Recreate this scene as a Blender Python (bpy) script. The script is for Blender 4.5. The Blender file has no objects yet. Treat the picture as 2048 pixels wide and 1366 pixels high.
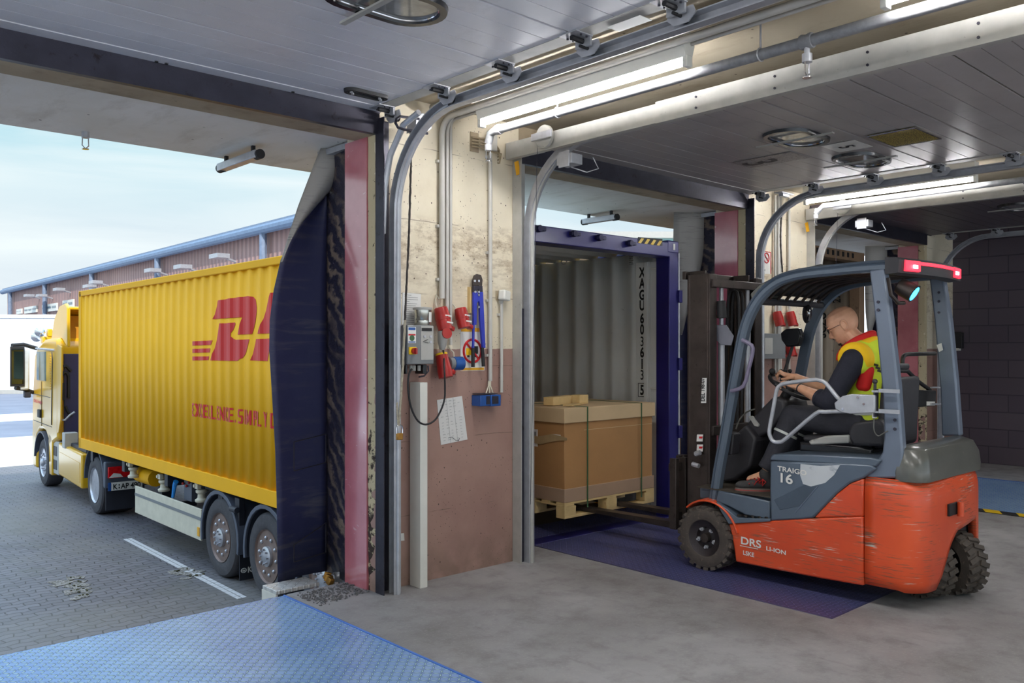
import bpy, bmesh, math, random
from mathutils import Vector, Matrix, Euler
random.seed(11)
PI=math.pi; sin=math.sin; cos=math.cos
D2R=math.radians
V=Vector
COL=bpy.context.scene.collection
SC=bpy.context.scene
# ---- camera frame: X runs along the dock wall, Y out to the yard, Z up; eye at 1.6 m
FPX,EYE,HOR=1704.,1.6,697.
YAW=D2R(47.45); CA,SA=cos(YAW),sin(YAW)
def ray(u,v):
    r=(u-1024)/FPX
    return SA*r+CA, -CA*r+SA, -(v-HOR)/FPX
def onz(u,v,z):
    a=ray(u,v); t=(z-EYE)/a[2]; return V((a[0]*t,a[1]*t,z))
def ony(u,v,y):
    a=ray(u,v); t=y/a[1]; return V((a[0]*t,y,EYE+a[2]*t))
def onx(u,v,x):
    a=ray(u,v); t=x/a[0]; return V((x,a[1]*t,EYE+a[2]*t))

SPLIT=dict(end_cap='end_cap',end_socket='end_socket',hanger='hanger',bolts='bolt',screws='screw',bolt_holes='bolt',curtain_seam='curtain_seam',hazard_stripes='hazard_stripe',door_hinges='door_hinge',hydraulic_levers='hydraulic_lever',roof_bars='roof_bar',pillar_bolts='bolt',carriage_pins='carriage_pin',vent_holes='vent_hole',cross_members='cross_member',guard_brackets='guard_bracket',front_grille='grille_bar',side_grille='grille_slat',white_label='white_label',hub_bolts='hub_bolt',wheel_nuts='wheel_nut',step_grip='step_grip',hydraulic_hoses='hydraulic_hose',weed_tuft='weed_tuft',fixing_bolts='fixing_bolt',pane='pane',stripe='stripe',clamp='clamp',rail_lips='rail_lip',floodlight='floodlight')
# ---- mesh builder
class MB:
    def __init__(s): s.v=[]; s.f=[]
    def add(s,vs,fs):
        b=len(s.v); s.v+=[V(p) for p in vs]; s.f+=[[i+b for i in f] for f in fs]; return s
    def box(s,c,d,rot=None):
        hx,hy,hz=d[0]/2,d[1]/2,d[2]/2; c=V(c)
        vs=[V((x*hx,y*hy,z*hz)) for z in(-1,1) for y in(-1,1) for x in(-1,1)]
        if rot is not None:
            m=rot if isinstance(rot,Matrix) else Euler(rot).to_matrix()
            vs=[m@p for p in vs]
        return s.add([p+c for p in vs],[(0,2,3,1),(4,5,7,6),(0,1,5,4),(2,6,7,3),(0,4,6,2),(1,3,7,5)])
    def bb(s,a,b):
        return s.box([(a[i]+b[i])/2 for i in range(3)],[abs(b[i]-a[i]) for i in range(3)])
    def prism(s,pts,vec):
        n=len(pts); vec=V(vec); pts=[V(p) for p in pts]
        vs=pts+[p+vec for p in pts]
        fs=[list(range(n))[::-1],list(range(n,2*n))]+[(i,(i+1)%n,n+(i+1)%n,n+i) for i in range(n)]
        return s.add(vs,fs)
    def tube(s,pts,r,n=10,closed=False,flat=None):
        pts=[V(p) for p in pts]; m=len(pts)
        rr=r if isinstance(r,(list,tuple)) else [r]*m
        up=None; rings=[]
        for i,p in enumerate(pts):
            if closed: t=(pts[(i+1)%m]-pts[i-1])
            else: t=(pts[min(i+1,m-1)]-pts[max(i-1,0)])
            t.normalize()
            if up is None:
                a=V((0,0,1)) if abs(t.z)<.9 else V((1,0,0))
                up=(a-t*a.dot(t)).normalized()
            else:
                up=(up-t*up.dot(t)).normalized()
            b=t.cross(up)
            rings.append([p+(up*cos(2*PI*k/n)+b*sin(2*PI*k/n))*rr[i] for k in range(n)])
        s.rings(rings,closed); return s
    def rings(s,rings,closed=False,caps=True):
        n=len(rings[0]); m=len(rings); vs=[p for r in rings for p in r]; fs=[]
        for i in range(m if closed else m-1):
            j=(i+1)%m
            for k in range(n):
                l=(k+1)%n; fs.append((i*n+k,i*n+l,j*n+l,j*n+k))
        if not closed and caps:
            fs.append(list(range(n))[::-1]); fs.append([ (m-1)*n+k for k in range(n)])
        return s.add(vs,fs)
    def cyl(s,a,b,r,r2=None,n=20):
        return s.tube([a,b],[r,r if r2 is None else r2],n)
    def lathe(s,prof,o,ax,n=32,cap=True):
        o=V(o); ax=V(ax).normalized(); a=V((0,0,1)) if abs(ax.z)<.9 else V((1,0,0))
        u=(a-ax*a.dot(ax)).normalized(); w=ax.cross(u)
        return s.rings([[o+ax*h+(u*cos(2*PI*k/n)+w*sin(2*PI*k/n))*max(r,1e-4) for k in range(n)] for r,h in prof],caps=cap)
    def ell(s,c,rad,rot=None,n=16,m=10):
        c=V(c); R=Euler(rot).to_matrix() if rot else Matrix.Identity(3)
        if not hasattr(rad,'__len__'): rad=(rad,)*3
        rings=[]
        for i in range(m+1):
            a=-PI/2+PI*i/m
            rings.append([c+R@V((cos(a)*cos(2*PI*k/n)*rad[0]+1e-5*k*0,cos(a)*sin(2*PI*k/n)*rad[1],sin(a)*rad[2])) for k in range(n)])
        rings[0]=[p+(V(p)-c)*0+V((1e-5*cos(k),1e-5*sin(k),0)) for k,p in enumerate(rings[0])]
        return s.rings(rings)
    def limb(s,a,b,ra,rb,n=16):
        a=V(a); b=V(b); s.ell(a,ra,n=n); s.ell(b,rb,n=n); s.tube([a,b],[ra,rb],n); return s
    def sheet(s,grid,th=None):
        m=len(grid); n=len(grid[0]); g=[[V(p) for p in r] for r in grid]
        vs=[p for r in g for p in r]
        fs=[(i*n+j,i*n+j+1,(i+1)*n+j+1,(i+1)*n+j) for i in range(m-1) for j in range(n-1)]
        return s.add(vs,fs)
    def xf(s,M):
        s.v=[M@p for p in s.v]; return s
    def merge(s,o): return s.add(o.v,o.f)
    def loose(s):
        par=list(range(len(s.v)))
        def f(i):
            while par[i]!=i: par[i]=par[par[i]]; i=par[i]
            return i
        for q in s.f:
            a=f(q[0])
            for j in q[1:]:
                b_=f(j)
                if b_!=a: par[b_]=a
        out={}
        for q in s.f: out.setdefault(f(q[0]),[]).append(q)
        res=[]
        for k,fs in out.items():
            m=MB(); idx={}
            for q in fs:
                for i in q:
                    if i not in idx: idx[i]=len(m.v); m.v.append(s.v[i])
            m.f=[[idx[i] for i in q] for q in fs]; res.append(m)
        return res
    def build(s,name,mat,parent=None,*a,**k):
        if name in SPLIT and parent is not None:
            r=None
            for m in s.loose(): r=m.build1(SPLIT[name],mat,parent,*a,**k)
            return r
        return s.build1(name,mat,parent,*a,**k)
    def build1(s,name,mat,parent=None,bev=0,label=None,solid=0,soff=-1,world=True,sharp=35,mods=None,bseg=2):
        me=bpy.data.meshes.new(name)
        off=V((0,0,0))
        inv=None
        if parent is not None and world:
            inv=wmat(parent).inverted()
        vs=[(inv@p if inv else p) for p in s.v]
        me.from_pydata([tuple(p) for p in vs],[],s.f)
        bm=bmesh.new(); bm.from_mesh(me)
        bmesh.ops.recalc_face_normals(bm,faces=bm.faces)
        if sharp<180:
            for e in bm.edges:
                if len(e.link_faces)==2 and e.calc_face_angle(0)>D2R(sharp): e.smooth=False
        for f in bm.faces: f.smooth=True
        bm.to_mesh(me); bm.free()
        o=bpy.data.objects.new(name,me); COL.objects.link(o)
        mats=mat if isinstance(mat,(list,tuple)) else [mat]
        for m_ in mats: me.materials.append(m_)
        if parent is not None: o.parent=parent
        if solid:
            q=o.modifiers.new('solid','SOLIDIFY'); q.thickness=solid; q.offset=soff
        if bev:
            q=o.modifiers.new('bevel','BEVEL'); q.width=bev; q.segments=bseg; q.limit_method='ANGLE'; q.angle_limit=D2R(30)
            try: q.harden_normals=False
            except: pass
        if label: o['label']=label
        return o
def wmat(o):
    m=Matrix.LocRotScale(o.location,o.rotation_euler,o.scale)
    if o.parent is not None: return wmat(o.parent)@m
    return m
def thing(name,label,cat,loc=(0,0,0),rz=0,group=None):
    o=bpy.data.objects.new(name,None); COL.objects.link(o); o.location=loc; o.rotation_euler=(0,0,rz)
    o.empty_display_size=.1
    return tag(o,label,cat,group)
def tag(o,label,cat,group=None,kind=None):
    o['label']=label; o['category']=cat
    if group: o['group']=group
    if kind: o['kind']=kind
    return o
def struct(o,label=None,cat=None):
    o['kind']='structure'
    if label: o['label']=label
    if cat: o['category']=cat
    return o
def copy_thing(root,delta,label,group=None):
    r=root.copy(); COL.objects.link(r); r.location=root.location+V(delta); r['label']=label
    if group: r['group']=group; root['group']=group
    def rec(src,dst):
        for ch in [c for c in COL.objects if c.parent==src]:
            c=ch.copy(); COL.objects.link(c); c.parent=dst; rec(ch,c)
    rec(root,r)
    return r
def textmesh(txt,size=1,sx=1,align='LEFT',bold=0,spacing=1):
    cu=bpy.data.curves.new('t','FONT'); cu.body=txt; cu.size=size; cu.align_x=align; cu.offset=(.010 if '3' in txt else .036 if bold>=.01 else .022 if bold else 0)*size; cu.space_character=spacing
    o=bpy.data.objects.new('t',cu); COL.objects.link(o); bpy.context.view_layer.update()
    dg=bpy.context.evaluated_depsgraph_get()
    me=bpy.data.meshes.new_from_object(o.evaluated_get(dg))
    bpy.data.objects.remove(o); bpy.data.curves.remove(cu)
    vs=[V((v.co.x*sx,v.co.y,0)) for v in me.vertices]; fs=[list(p.vertices) for p in me.polygons]
    bpy.data.meshes.remove(me)
    return vs,fs
def text_on(mb,txt,o,right,up,size,sx=1,align='LEFT',bold=0,th=.001,spacing=1):
    right=V(right).normalized(); up=V(up).normalized(); nn=right.cross(up)
    vs,fs=textmesh(txt,size,sx,align,bold,spacing); o=V(o)
    mb.add([o+right*p.x+up*p.y+nn*th for p in vs],fs); return mb

# ---- materials
def lin(c):
    c=c/255.
    return c/12.92 if c<=.04045 else ((c+.055)/1.055)**2.4
def rgb(r,g,b): return (lin(r),lin(g),lin(b),1)
class NT:
    def __init__(s,name):
        s.m=bpy.data.materials.new(name); s.m.use_nodes=True; s.t=s.m.node_tree; s.t.nodes.clear()
        s.out=s.n('ShaderNodeOutputMaterial'); s.b=s.n('ShaderNodeBsdfPrincipled'); s.l(s.b.outputs[0],s.out.inputs[0])
    def n(s,ty,**k):
        x=s.t.nodes.new(ty)
        for a,b in k.items(): setattr(x,a,b)
        return x
    def l(s,a,b): s.t.links.new(a,b)
    def val(s,x,v):
        if hasattr(v,'bl_idname') or hasattr(v,'links'): s.l(v,x)
        else: x.default_value=v
    def math(s,op,a,b=0,c=None,clamp=False):
        x=s.n('ShaderNodeMath',operation=op,use_clamp=clamp); s.val(x.inputs[0],a); s.val(x.inputs[1],b)
        if c is not None: s.val(x.inputs[2],c)
        return x.outputs[0]
    def mix(s,f,a,b):
        x=s.n('ShaderNodeMix',data_type='RGBA'); s.val(x.inputs[0],f); s.val(x.inputs[6],a); s.val(x.inputs[7],b); return x.outputs[2]
    def coord(s,sc=(1,1,1),kind='Object'):
        tc=s.n('ShaderNodeTexCoord'); mp=s.n('ShaderNodeMapping'); s.l(tc.outputs[kind],mp.inputs[0]); mp.inputs['Scale'].default_value=sc; return mp.outputs[0]
    def wpos(s,sc=(1,1,1),rz=0):
        g=s.n('ShaderNodeNewGeometry'); mp=s.n('ShaderNodeMapping'); s.l(g.outputs['Position'],mp.inputs[0]); mp.inputs['Scale'].default_value=sc; mp.inputs['Rotation'].default_value=(0,0,rz); return mp.outputs[0]
    def noise(s,co,scale,detail=4,rough=.55,dist=0):
        x=s.n('ShaderNodeTexNoise'); s.l(co,x.inputs['Vector']); x.inputs['Scale'].default_value=scale; x.inputs['Detail'].default_value=detail; x.inputs['Roughness'].default_value=rough; x.inputs['Distortion'].default_value=dist
        return x.outputs[0]
    def vor(s,co,scale,rnd=1,feature='F1'):
        x=s.n('ShaderNodeTexVoronoi',feature=feature); s.l(co,x.inputs['Vector']); x.inputs['Scale'].default_value=scale
        x.inputs['Randomness'].default_value=rnd
        return x
    def ramp(s,f,a,b,va=0,vb=1):
        x=s.n('ShaderNodeMapRange'); s.l(f,x.inputs[0]); x.inputs[1].default_value=a; x.inputs[2].default_value=b; x.inputs[3].default_value=va; x.inputs[4].default_value=vb; return x.outputs[0]
    def bump(s,h,strength=.3,dist=.01):
        x=s.n('ShaderNodeBump'); s.val(x.inputs['Height'],h); x.inputs['Strength'].default_value=strength; x.inputs['Distance'].default_value=dist; s.l(x.outputs[0],s.b.inputs['Normal']); return x
    def set(s,color=None,rough=None,metal=None,**k):
        if color is not None: s.val(s.b.inputs['Base Color'],color)
        if rough is not None: s.val(s.b.inputs['Roughness'],rough)
        if metal is not None: s.val(s.b.inputs['Metallic'],metal)
        for a,b in k.items(): s.val(s.b.inputs[a.replace('_',' ')],b)
def mul(c,f): return (min(c[0]*f,1),min(c[1]*f,1),min(c[2]*f,1),1)
def simple(name,c,rough=.5,metal=0,var=.12,sc=6,bump=0,bsc=60,dirt=None,coat=0,dth=.6,spec=None):
    t=NT(name); co=t.coord()
    n=t.noise(co,sc,5)
    col=t.mix(t.ramp(n,.3,.7),mul(c,1-var),mul(c,1+var))
    if dirt:
        col=t.mix(t.ramp(t.noise(co,sc*3.1,6,.65,.4),dth,dth+.12),col,dirt)
    t.set(color=col,rough=rough,metal=metal)
    if coat: t.b.inputs['Coat Weight'].default_value=coat; t.b.inputs['Coat Roughness'].default_value=.15
    if spec is not None: t.b.inputs['Specular IOR Level'].default_value=spec
    if bump: t.bump(t.noise(co,bsc,4),bump,.004)
    return t.m
def emit(name,c,s):
    t=NT(name); t.set(color=c); t.b.inputs['Emission Color'].default_value=c; t.b.inputs['Emission Strength'].default_value=s; return t.m
def glass(name,c,rough=.03,alpha=1,trans=.9):
    t=NT(name); t.set(color=c,rough=rough); t.b.inputs['Transmission Weight'].default_value=trans; t.b.inputs['IOR'].default_value=1.2
    return t.m

M={}
# painted / plain
M['steel_dark']=simple('dark_steel',rgb(62,60,70),.42,.6,.25,5,.15,60,dirt=rgb(38,30,30))
M['galv']=simple('galvanised_steel',rgb(186,187,192),.36,.45,.12,14,.08,80)
M['galv_dull']=simple('dull_galvanised',rgb(178,176,170),.6,.25,.1,9,.1,60,dirt=rgb(120,110,98),dth=.66)
M['pipe']=simple('pipe_grey',rgb(196,192,184),.45,.1,.06,8)
M['pipe_galv']=simple('pipe_galvanised',rgb(140,140,142),.55,.1,.2,25,.2,90)
M['black']=simple('black_rubber',rgb(30,29,31),.6,0,.15,8)
M['blackgloss']=simple('black_gloss',rgb(26,26,30),.25,0,.1,8)
M['white']=simple('white_paint',rgb(225,223,214),.5,0,.04,8)
M['cream']=simple('cream_paint',rgb(205,198,178),.5,.0,.08,8)
M['paper']=simple('paper',rgb(226,224,220),.8,0,.03,3)
M['chrome']=simple('chrome',rgb(220,220,225),.12,1,.03,3)
M['alu']=simple('aluminium_wheel',rgb(190,190,196),.35,.8,.15,12,dirt=rgb(96,80,70),dth=.62)
M['yellow']=simple('yellow_paint',rgb(240,176,0),.62,0,.05,1.5,dirt=rgb(200,150,16),dth=.72,spec=.3)
M['cabyellow']=simple('cab_yellow_paint',rgb(228,176,28),.28,0,.04,1.5,coat=.6)
M['logored']=simple('logo_red',rgb(206,14,4),.45,0,.03,2)
M['red']=simple('socket_red',rgb(164,34,30),.38,0,.08,10)
M['bluebox']=simple('blue_plastic',rgb(30,80,150),.4,0,.06,10)
M['boltblue']=simple('bolt_cutter_blue',rgb(38,52,168),.38,0,.1,12,dirt=rgb(60,50,60),dth=.68)
M['greybox']=simple('grey_enclosure',rgb(122,124,126),.45,.1,.05,10)
M['lightgrey']=simple('light_grey_panel',rgb(176,174,168),.5,.1,.05,10)
M['tyre']=simple('tyre_rubber',rgb(66,64,68),.75,0,.18,14,.25,70,dirt=rgb(100,92,86),dth=.6)
M['tyre_brown']=simple('dusty_tyre_rubber',rgb(74,66,60),.8,0,.22,12,.3,80,dirt=rgb(112,98,84),dth=.58)
M['fender']=simple('grey_plastic',rgb(78,84,98),.45,0,.08,6)
M['chassis']=simple('chassis_paint',rgb(40,42,52),.5,.1,.15,6)
M['orange']=None
M['truckgrey']=simple('forklift_grey_paint',rgb(86,98,112),.35,.1,.1,3,coat=.3,dirt=rgb(60,62,64),dth=.68)
M['pillargrey']=simple('forklift_pillar_grey',rgb(108,118,134),.36,.2,.08,3,coat=.3,dirt=rgb(150,152,150),dth=.7)
M['darkplastic']=simple('dark_plastic',rgb(48,46,50),.55,0,.12,8,.15,90)
M['cover']=simple('grey_cover',rgb(92,92,86),.28,0,.12,4,coat=.5,dirt=rgb(120,118,106),dth=.64)
M['mast']=simple('mast_steel',rgb(74,66,62),.4,.6,.25,7,.1,60,dirt=rgb(46,38,34),dth=.6)
M['navy']=simple('navy_cloth',rgb(30,31,44),.85,0,.15,10,.3,160)
M['trouser']=simple('black_trouser_cloth',rgb(40,40,48),.85,0,.18,9,.3,140)
M['hivis']=simple('hivis_yellow_cloth',rgb(212,228,54),.75,0,.06,6,.25,60)
M['vestyellow']=simple('warm_yellow_cloth',rgb(246,194,10),.75,0,.05,6,.2,60)
M['vestred']=simple('red_cloth',rgb(206,24,20),.75,0,.08,6,.2,60)
M['reflect']=simple('reflective_tape',rgb(190,192,186),.4,.2,.05,6)
M['shoe']=simple('dark_shoe_fabric',rgb(52,50,50),.8,0,.15,20)
M['wood']=simple('pale_pine',rgb(214,184,128),.65,0,.14,7,.15,40,dirt=rgb(150,110,70),dth=.68)
M['bluesteel']=simple('navy_container_paint',rgb(34,32,104),.4,.1,.12,4,coat=.2,dirt=rgb(52,46,80),dth=.64)
M['purple']=simple('deep_red_paint',rgb(120,22,34),.4,0,.1,3)
M['strapgreen']=simple('green_strapping',rgb(62,96,60),.45,0,.1,10)
M['brass']=simple('brass',rgb(170,124,60),.35,.8,.15,12)
M['signwhite']=simple('sign_white',rgb(228,226,220),.4,0,.02,5)
M['signyellow']=simple('sign_amber',rgb(232,168,30),.45,0,.04,5)
M['signred']=simple('sign_red',rgb(200,28,36),.45,0,.03,5)
M['stickyellow']=simple('switch_yellow',rgb(240,196,20),.4,0,.03,5)
M['doorglass']=simple('porthole_glazing',rgb(150,150,148),.08,.3,.3,9)
M['gold']=None
M['ink']=simple('black_ink',rgb(24,24,26),.6,0,.02,5)
M['greyink']=simple('grey_ink',rgb(120,118,120),.7,0,.02,5)
M['rubberblack']=simple('seal_rubber',rgb(40,36,44),.5,0,.2,6)
M['dirtcable']=simple('rope_fibre',rgb(170,160,140),.85,0,.25,60,.4,200)
M['rope_dark']=simple('oily_rope',rgb(52,46,42),.8,0,.25,60,.4,200)
M['tin']=simple('tin_can',rgb(196,194,184),.22,.9,.1,8)
M['lampred']=None
def mk():
    # orange with scratches
    t=NT('orange_paint'); co=t.coord((1,1,1)); 
    n=t.noise(co,2.2,4)
    col=t.mix(t.ramp(n,.3,.7),rgb(206,70,32),rgb(228,88,42))
    st=t.noise(t.coord((3,2.2,55)),2.4,5,.6)
    area=t.noise(t.coord((1,1,1.5)),3.2,3,.5)
    sc=t.math('MULTIPLY',t.ramp(st,.555,.60),t.ramp(area,.47,.60))
    col=t.mix(t.math('MULTIPLY',sc,.85),col,rgb(112,84,66))
    st2=t.noise(t.coord((4,3,80)),1.7,5,.6)
    sc2=t.math('MULTIPLY',t.ramp(st2,.60,.64),t.ramp(t.noise(t.coord((1,1,1)),4.1,2),.52,.62))
    col=t.mix(sc2,col,rgb(205,196,186))
    t.set(color=col,rough=t.math('ADD',.36,t.math('MULTIPLY',sc,.3)))
    t.b.inputs['Coat Weight'].default_value=.2
    M['orange']=t.m
    # gold mesh
    t=NT('gold_speckled_mesh'); v=t.vor(t.coord(),140); t.set(color=t.mix(t.ramp(v.outputs['Distance'],.2,.6),rgb(214,190,80),rgb(84,68,20)),rough=.5); M['gold']=t.m
    M['lampred']=emit('red_light_lens',(1,.03,.06,1),1.6)
    M['lampwhite']=emit('white_light_spot',(1,.75,.8,1),6)
    M['lampblue']=emit('blue_light_lens',(.02,.42,1,1),12)
    M['tube']=emit('fluorescent_tube',(.98,.985,1,1),TUBE)
    M['tailred']=simple('tail_lamp_red',rgb(214,18,28),.2,0,.2,30)
    # interior concrete floor
    t=NT('worn_concrete_floor'); co=t.wpos()
    a=t.noise(co,.9,6,.6,.5); b=t.noise(co,5,6,.65); c=t.noise(co,60,3,.6)
    col=t.mix(t.ramp(a,.35,.65),rgb(134,131,131),rgb(164,162,163))
    col=t.mix(t.math('MULTIPLY',t.ramp(b,.48,.7),.4),col,rgb(100,94,90))
    s1=t.noise(t.wpos((1,.25,1),.5),14,4,.6)
    col=t.mix(t.math('MULTIPLY',t.ramp(s1,.6,.75),.35),col,rgb(96,90,86))
    col=t.mix(t.math('MULTIPLY',t.ramp(c,.55,.75),.3),col,rgb(190,186,180))
    t.set(color=col,rough=t.ramp(b,.3,.7,.45,.7)); t.bump(t.math('ADD',t.math('MULTIPLY',b,.5),t.math('MULTIPLY',c,.3)),.25,.004); M['floor']=t.m
    # board-formed concrete (soffit, ceiling)
    def conc(name,c1,c2,stain,ysc=(1,1,1)):
        t=NT(name); co=t.wpos(); a=t.noise(co,1.1,6,.6); b=t.noise(t.wpos(ysc),6,6,.65); c=t.noise(co,45,4)
        col=t.mix(t.ramp(a,.35,.65),c1,c2); col=t.mix(t.math('MULTIPLY',t.ramp(b,.52,.72),.6),col,stain)
        v=t.vor(co,9); w=t.noise(co,3,2)
        sp=t.math('MULTIPLY',t.math('LESS_THAN',v.outputs['Distance'],.075),t.ramp(w,.5,.6))
        col=t.mix(sp,col,rgb(70,60,52))
        t.set(color=col,rough=.85); t.bump(t.math('ADD',b,t.math('MULTIPLY',c,.5)),.3,.006); return t.m
    M['soffit']=conc('canopy_concrete',rgb(224,219,208),rgb(238,234,228),rgb(196,188,174),(1,.3,1))
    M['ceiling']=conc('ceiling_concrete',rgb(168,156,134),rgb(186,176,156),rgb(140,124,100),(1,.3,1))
    M['header']=conc('header_concrete',rgb(150,132,108),rgb(176,160,134),rgb(112,94,74))
    # two-tone pillar wall
    t=NT('two_tone_pillar_paint'); co=t.wpos(); a=t.noise(co,2,5,.6); 
    g=t.n('ShaderNodeNewGeometry'); sx=t.n('ShaderNodeSeparateXYZ'); t.l(g.outputs['Position'],sx.inputs[0]); z=sx.outputs[2]
    zz=t.math('ADD',z,t.math('MULTIPLY',t.noise(co,20,2),.012))
    up=t.mix(t.ramp(a,.35,.65),rgb(218,205,180),rgb(232,221,198)); lo=t.mix(t.ramp(a,.35,.65),rgb(150,116,106),rgb(168,134,122))
    # grime band in the beige between 2.0 and 2.5 m
    band=t.math('MULTIPLY',t.ramp(z,2.52,2.42),t.ramp(z,1.85,2.25))
    gr=t.math('MULTIPLY',band,t.ramp(t.noise(t.wpos((1,1,2.2)),9,6,.7),.42,.66))
    up=t.mix(t.math('MULTIPLY',gr,.75),up,rgb(136,108,76))
    col=t.mix(t.math('GREATER_THAN',zz,1.603),lo,up)
    v=t.vor(t.wpos((1,1,.8)),19); w=t.noise(co,4,3)
    d=t.math('ADD',v.outputs['Distance'],t.math('MULTIPLY',t.noise(co,60,2),.08))
    sp=t.math('MULTIPLY',t.math('LESS_THAN',d,.125),t.ramp(w,.42,.5))
    v2=t.vor(t.wpos((1,1,.7)),48); sp2=t.math('MULTIPLY',t.math('LESS_THAN',v2.outputs['Distance'],.12),t.ramp(t.noise(co,3.3,3),.48,.54))
    col=t.mix(t.math('MAXIMUM',sp,t.math('MULTIPLY',sp2,.9)),col,rgb(70,52,42))
    # formwork seams
    zs=t.math('ADD',z,t.math('MULTIPLY',t.noise(co,6,2),.02))
    fr=t.math('FRACT',t.math('DIVIDE',t.math('ADD',zs,.02),.50)); seam=t.math('MULTIPLY',t.math('LESS_THAN',fr,.010),t.ramp(t.noise(co,5,2),.42,.5))
    col=t.mix(t.math('MULTIPLY',seam,.6),col,rgb(96,78,62))
    low=t.ramp(z,.32,.0); col=t.mix(t.math('MULTIPLY',t.math('MULTIPLY',low,t.ramp(t.noise(co,7,5),.35,.6)),.6),col,rgb(110,92,76))
    t.set(color=col,rough=.6); t.bump(t.math('SUBTRACT',t.noise(co,8,5),t.math('MULTIPLY',t.math('MAXIMUM',sp,sp2),1.5)),.35,.006); M['pillar']=t.m
    # battered concrete edge of the pillar
    t=NT('battered_edge'); co=t.wpos(); a=t.noise(co,16,6,.7); g=t.n('ShaderNodeNewGeometry'); sx=t.n('ShaderNodeSeparateXYZ'); t.l(g.outputs['Position'],sx.inputs[0])
    th=t.ramp(sx.outputs[2],0,1.5,.16,-.06)
    col=t.mix(t.ramp(t.math('ADD',a,th),.56,.62),rgb(196,180,146),rgb(52,38,30)); t.set(color=col,rough=.8); t.bump(a,.5,.01); M['edge']=t.m
    # red jamb paint, scraped
    t=NT('scraped_red_paint'); co=t.wpos(); sc=t.noise(t.wpos((1,3,6.0),.0),3,6,.65,1.2); b=t.noise(co,3,4)
    col=t.mix(t.ramp(b,.35,.65),rgb(186,96,108),rgb(206,120,130))
    col=t.mix(t.math('MULTIPLY',t.ramp(sc,.66,.69),.6),col,rgb(226,190,190))
    t.set(color=col,rough=.3); t.b.inputs['Coat Weight'].default_value=1; t.b.inputs['Coat Roughness'].default_value=.12; t.b.inputs['Coat IOR'].default_value=2.1; M['jamb']=t.m
    # block wall
    def brick(name,c1,c2,mort,w,h,off,rot,ms=.01,rough=.6,bumpS=.5,plane='YZ'):
        t=NT(name); g=t.n('ShaderNodeNewGeometry'); s_=t.n('ShaderNodeSeparateXYZ'); t.l(g.outputs['Position'],s_.inputs[0])
        cb=t.n('ShaderNodeCombineXYZ'); ax={'X':0,'Y':1,'Z':2}; t.l(s_.outputs[ax[plane[0]]],cb.inputs[0]); t.l(s_.outputs[ax[plane[1]]],cb.inputs[1])
        b=t.n('ShaderNodeTexBrick'); t.l(cb.outputs[0],b.inputs[0]); b.inputs['Scale'].default_value=1; b.inputs['Brick Width'].default_value=w; b.inputs['Row Height'].default_value=h
        b.inputs['Mortar Size'].default_value=ms; b.inputs['Mortar Smooth'].default_value=.3; b.inputs['Color1'].default_value=c1; b.inputs['Color2'].default_value=c2; b.inputs['Mortar'].default_value=mort
        t.set(color=b.outputs[0],rough=rough); t.bump(t.math('SUBTRACT',t.math('MULTIPLY',t.noise(t.wpos(),20,3),.3),b.outputs[1]),bumpS,.01); return t
    M['blockwall']=brick('dark_painted_blockwork',rgb(88,78,86),rgb(80,70,80),rgb(62,54,64),.5,.24,.5,0,.008,.42).m
    # yard pavers
    t=NT('interlocking_pavers'); wv=t.n('ShaderNodeNewGeometry'); s_=t.n('ShaderNodeSeparateXYZ'); t.l(wv.outputs['Position'],s_.inputs[0])
    xx=s_.outputs[0]; yy=s_.outputs[1]
    wy=t.math('ADD',yy,t.math('MULTIPLY',t.math('SINE',t.math('MULTIPLY',xx,2*PI/.2)),.014))
    wx=t.math('ADD',xx,t.math('MULTIPLY',t.math('SINE',t.math('MULTIPLY',yy,2*PI/.22)),.010))
    cb=t.n('ShaderNodeCombineXYZ'); t.l(wx,cb.inputs[0]); t.l(wy,cb.inputs[1])
    b=t.n('ShaderNodeTexBrick'); t.l(cb.outputs[0],b.inputs[0]); b.inputs['Scale'].default_value=1; b.inputs['Brick Width'].default_value=.22; b.inputs['Row Height'].default_value=.115
    b.inputs['Mortar Size'].default_value=.007; b.inputs['Mortar Smooth'].default_value=.2
    b.inputs['Color1'].default_value=rgb(118,116,122); b.inputs['Color2'].default_value=rgb(104,102,108); b.inputs['Mortar'].default_value=rgb(58,56,60)
    co=t.wpos(); big=t.noise(co,.35,5,.6); col=t.mix(t.math('MULTIPLY',t.ramp(big,.45,.65),.5),b.outputs[0],rgb(134,130,122)); col=t.mix(t.math('MULTIPLY',t.ramp(t.noise(co,1.7,5,.7),.52,.7),.45),col,rgb(92,94,84))
    t.set(color=col,rough=.55); t.bump(t.math('SUBTRACT',t.math('MULTIPLY',t.noise(co,40,3),.3),b.outputs[1]),.7,.012); M['paver']=t.m
    # tread plate
    def tread(name,c1,c2,rough,metal,sz=.034,str_=1.0,dirt=rgb(70,74,92),dirtamt=.5):
        t=NT(name); g=t.n('ShaderNodeNewGeometry'); s_=t.n('ShaderNodeSeparateXYZ'); t.l(g.outputs['Position'],s_.inputs[0])
        X=t.math('DIVIDE',s_.outputs[0],sz); Y=t.math('DIVIDE',s_.outputs[1],sz)
        fx=t.math('SUBTRACT',t.math('FRACT',X),.5); fy=t.math('SUBTRACT',t.math('FRACT',Y),.5)
        par=t.math('MODULO',t.math('ABSOLUTE',t.math('ADD',t.math('FLOOR',X),t.math('FLOOR',Y))),2); par=t.math('GREATER_THAN',par,.5)
        # local coords along +45 / -45 degrees
        a=t.math('MULTIPLY',t.math('ADD',fx,fy),.7071); b2=t.math('MULTIPLY',t.math('SUBTRACT',fx,fy),.7071)
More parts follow.
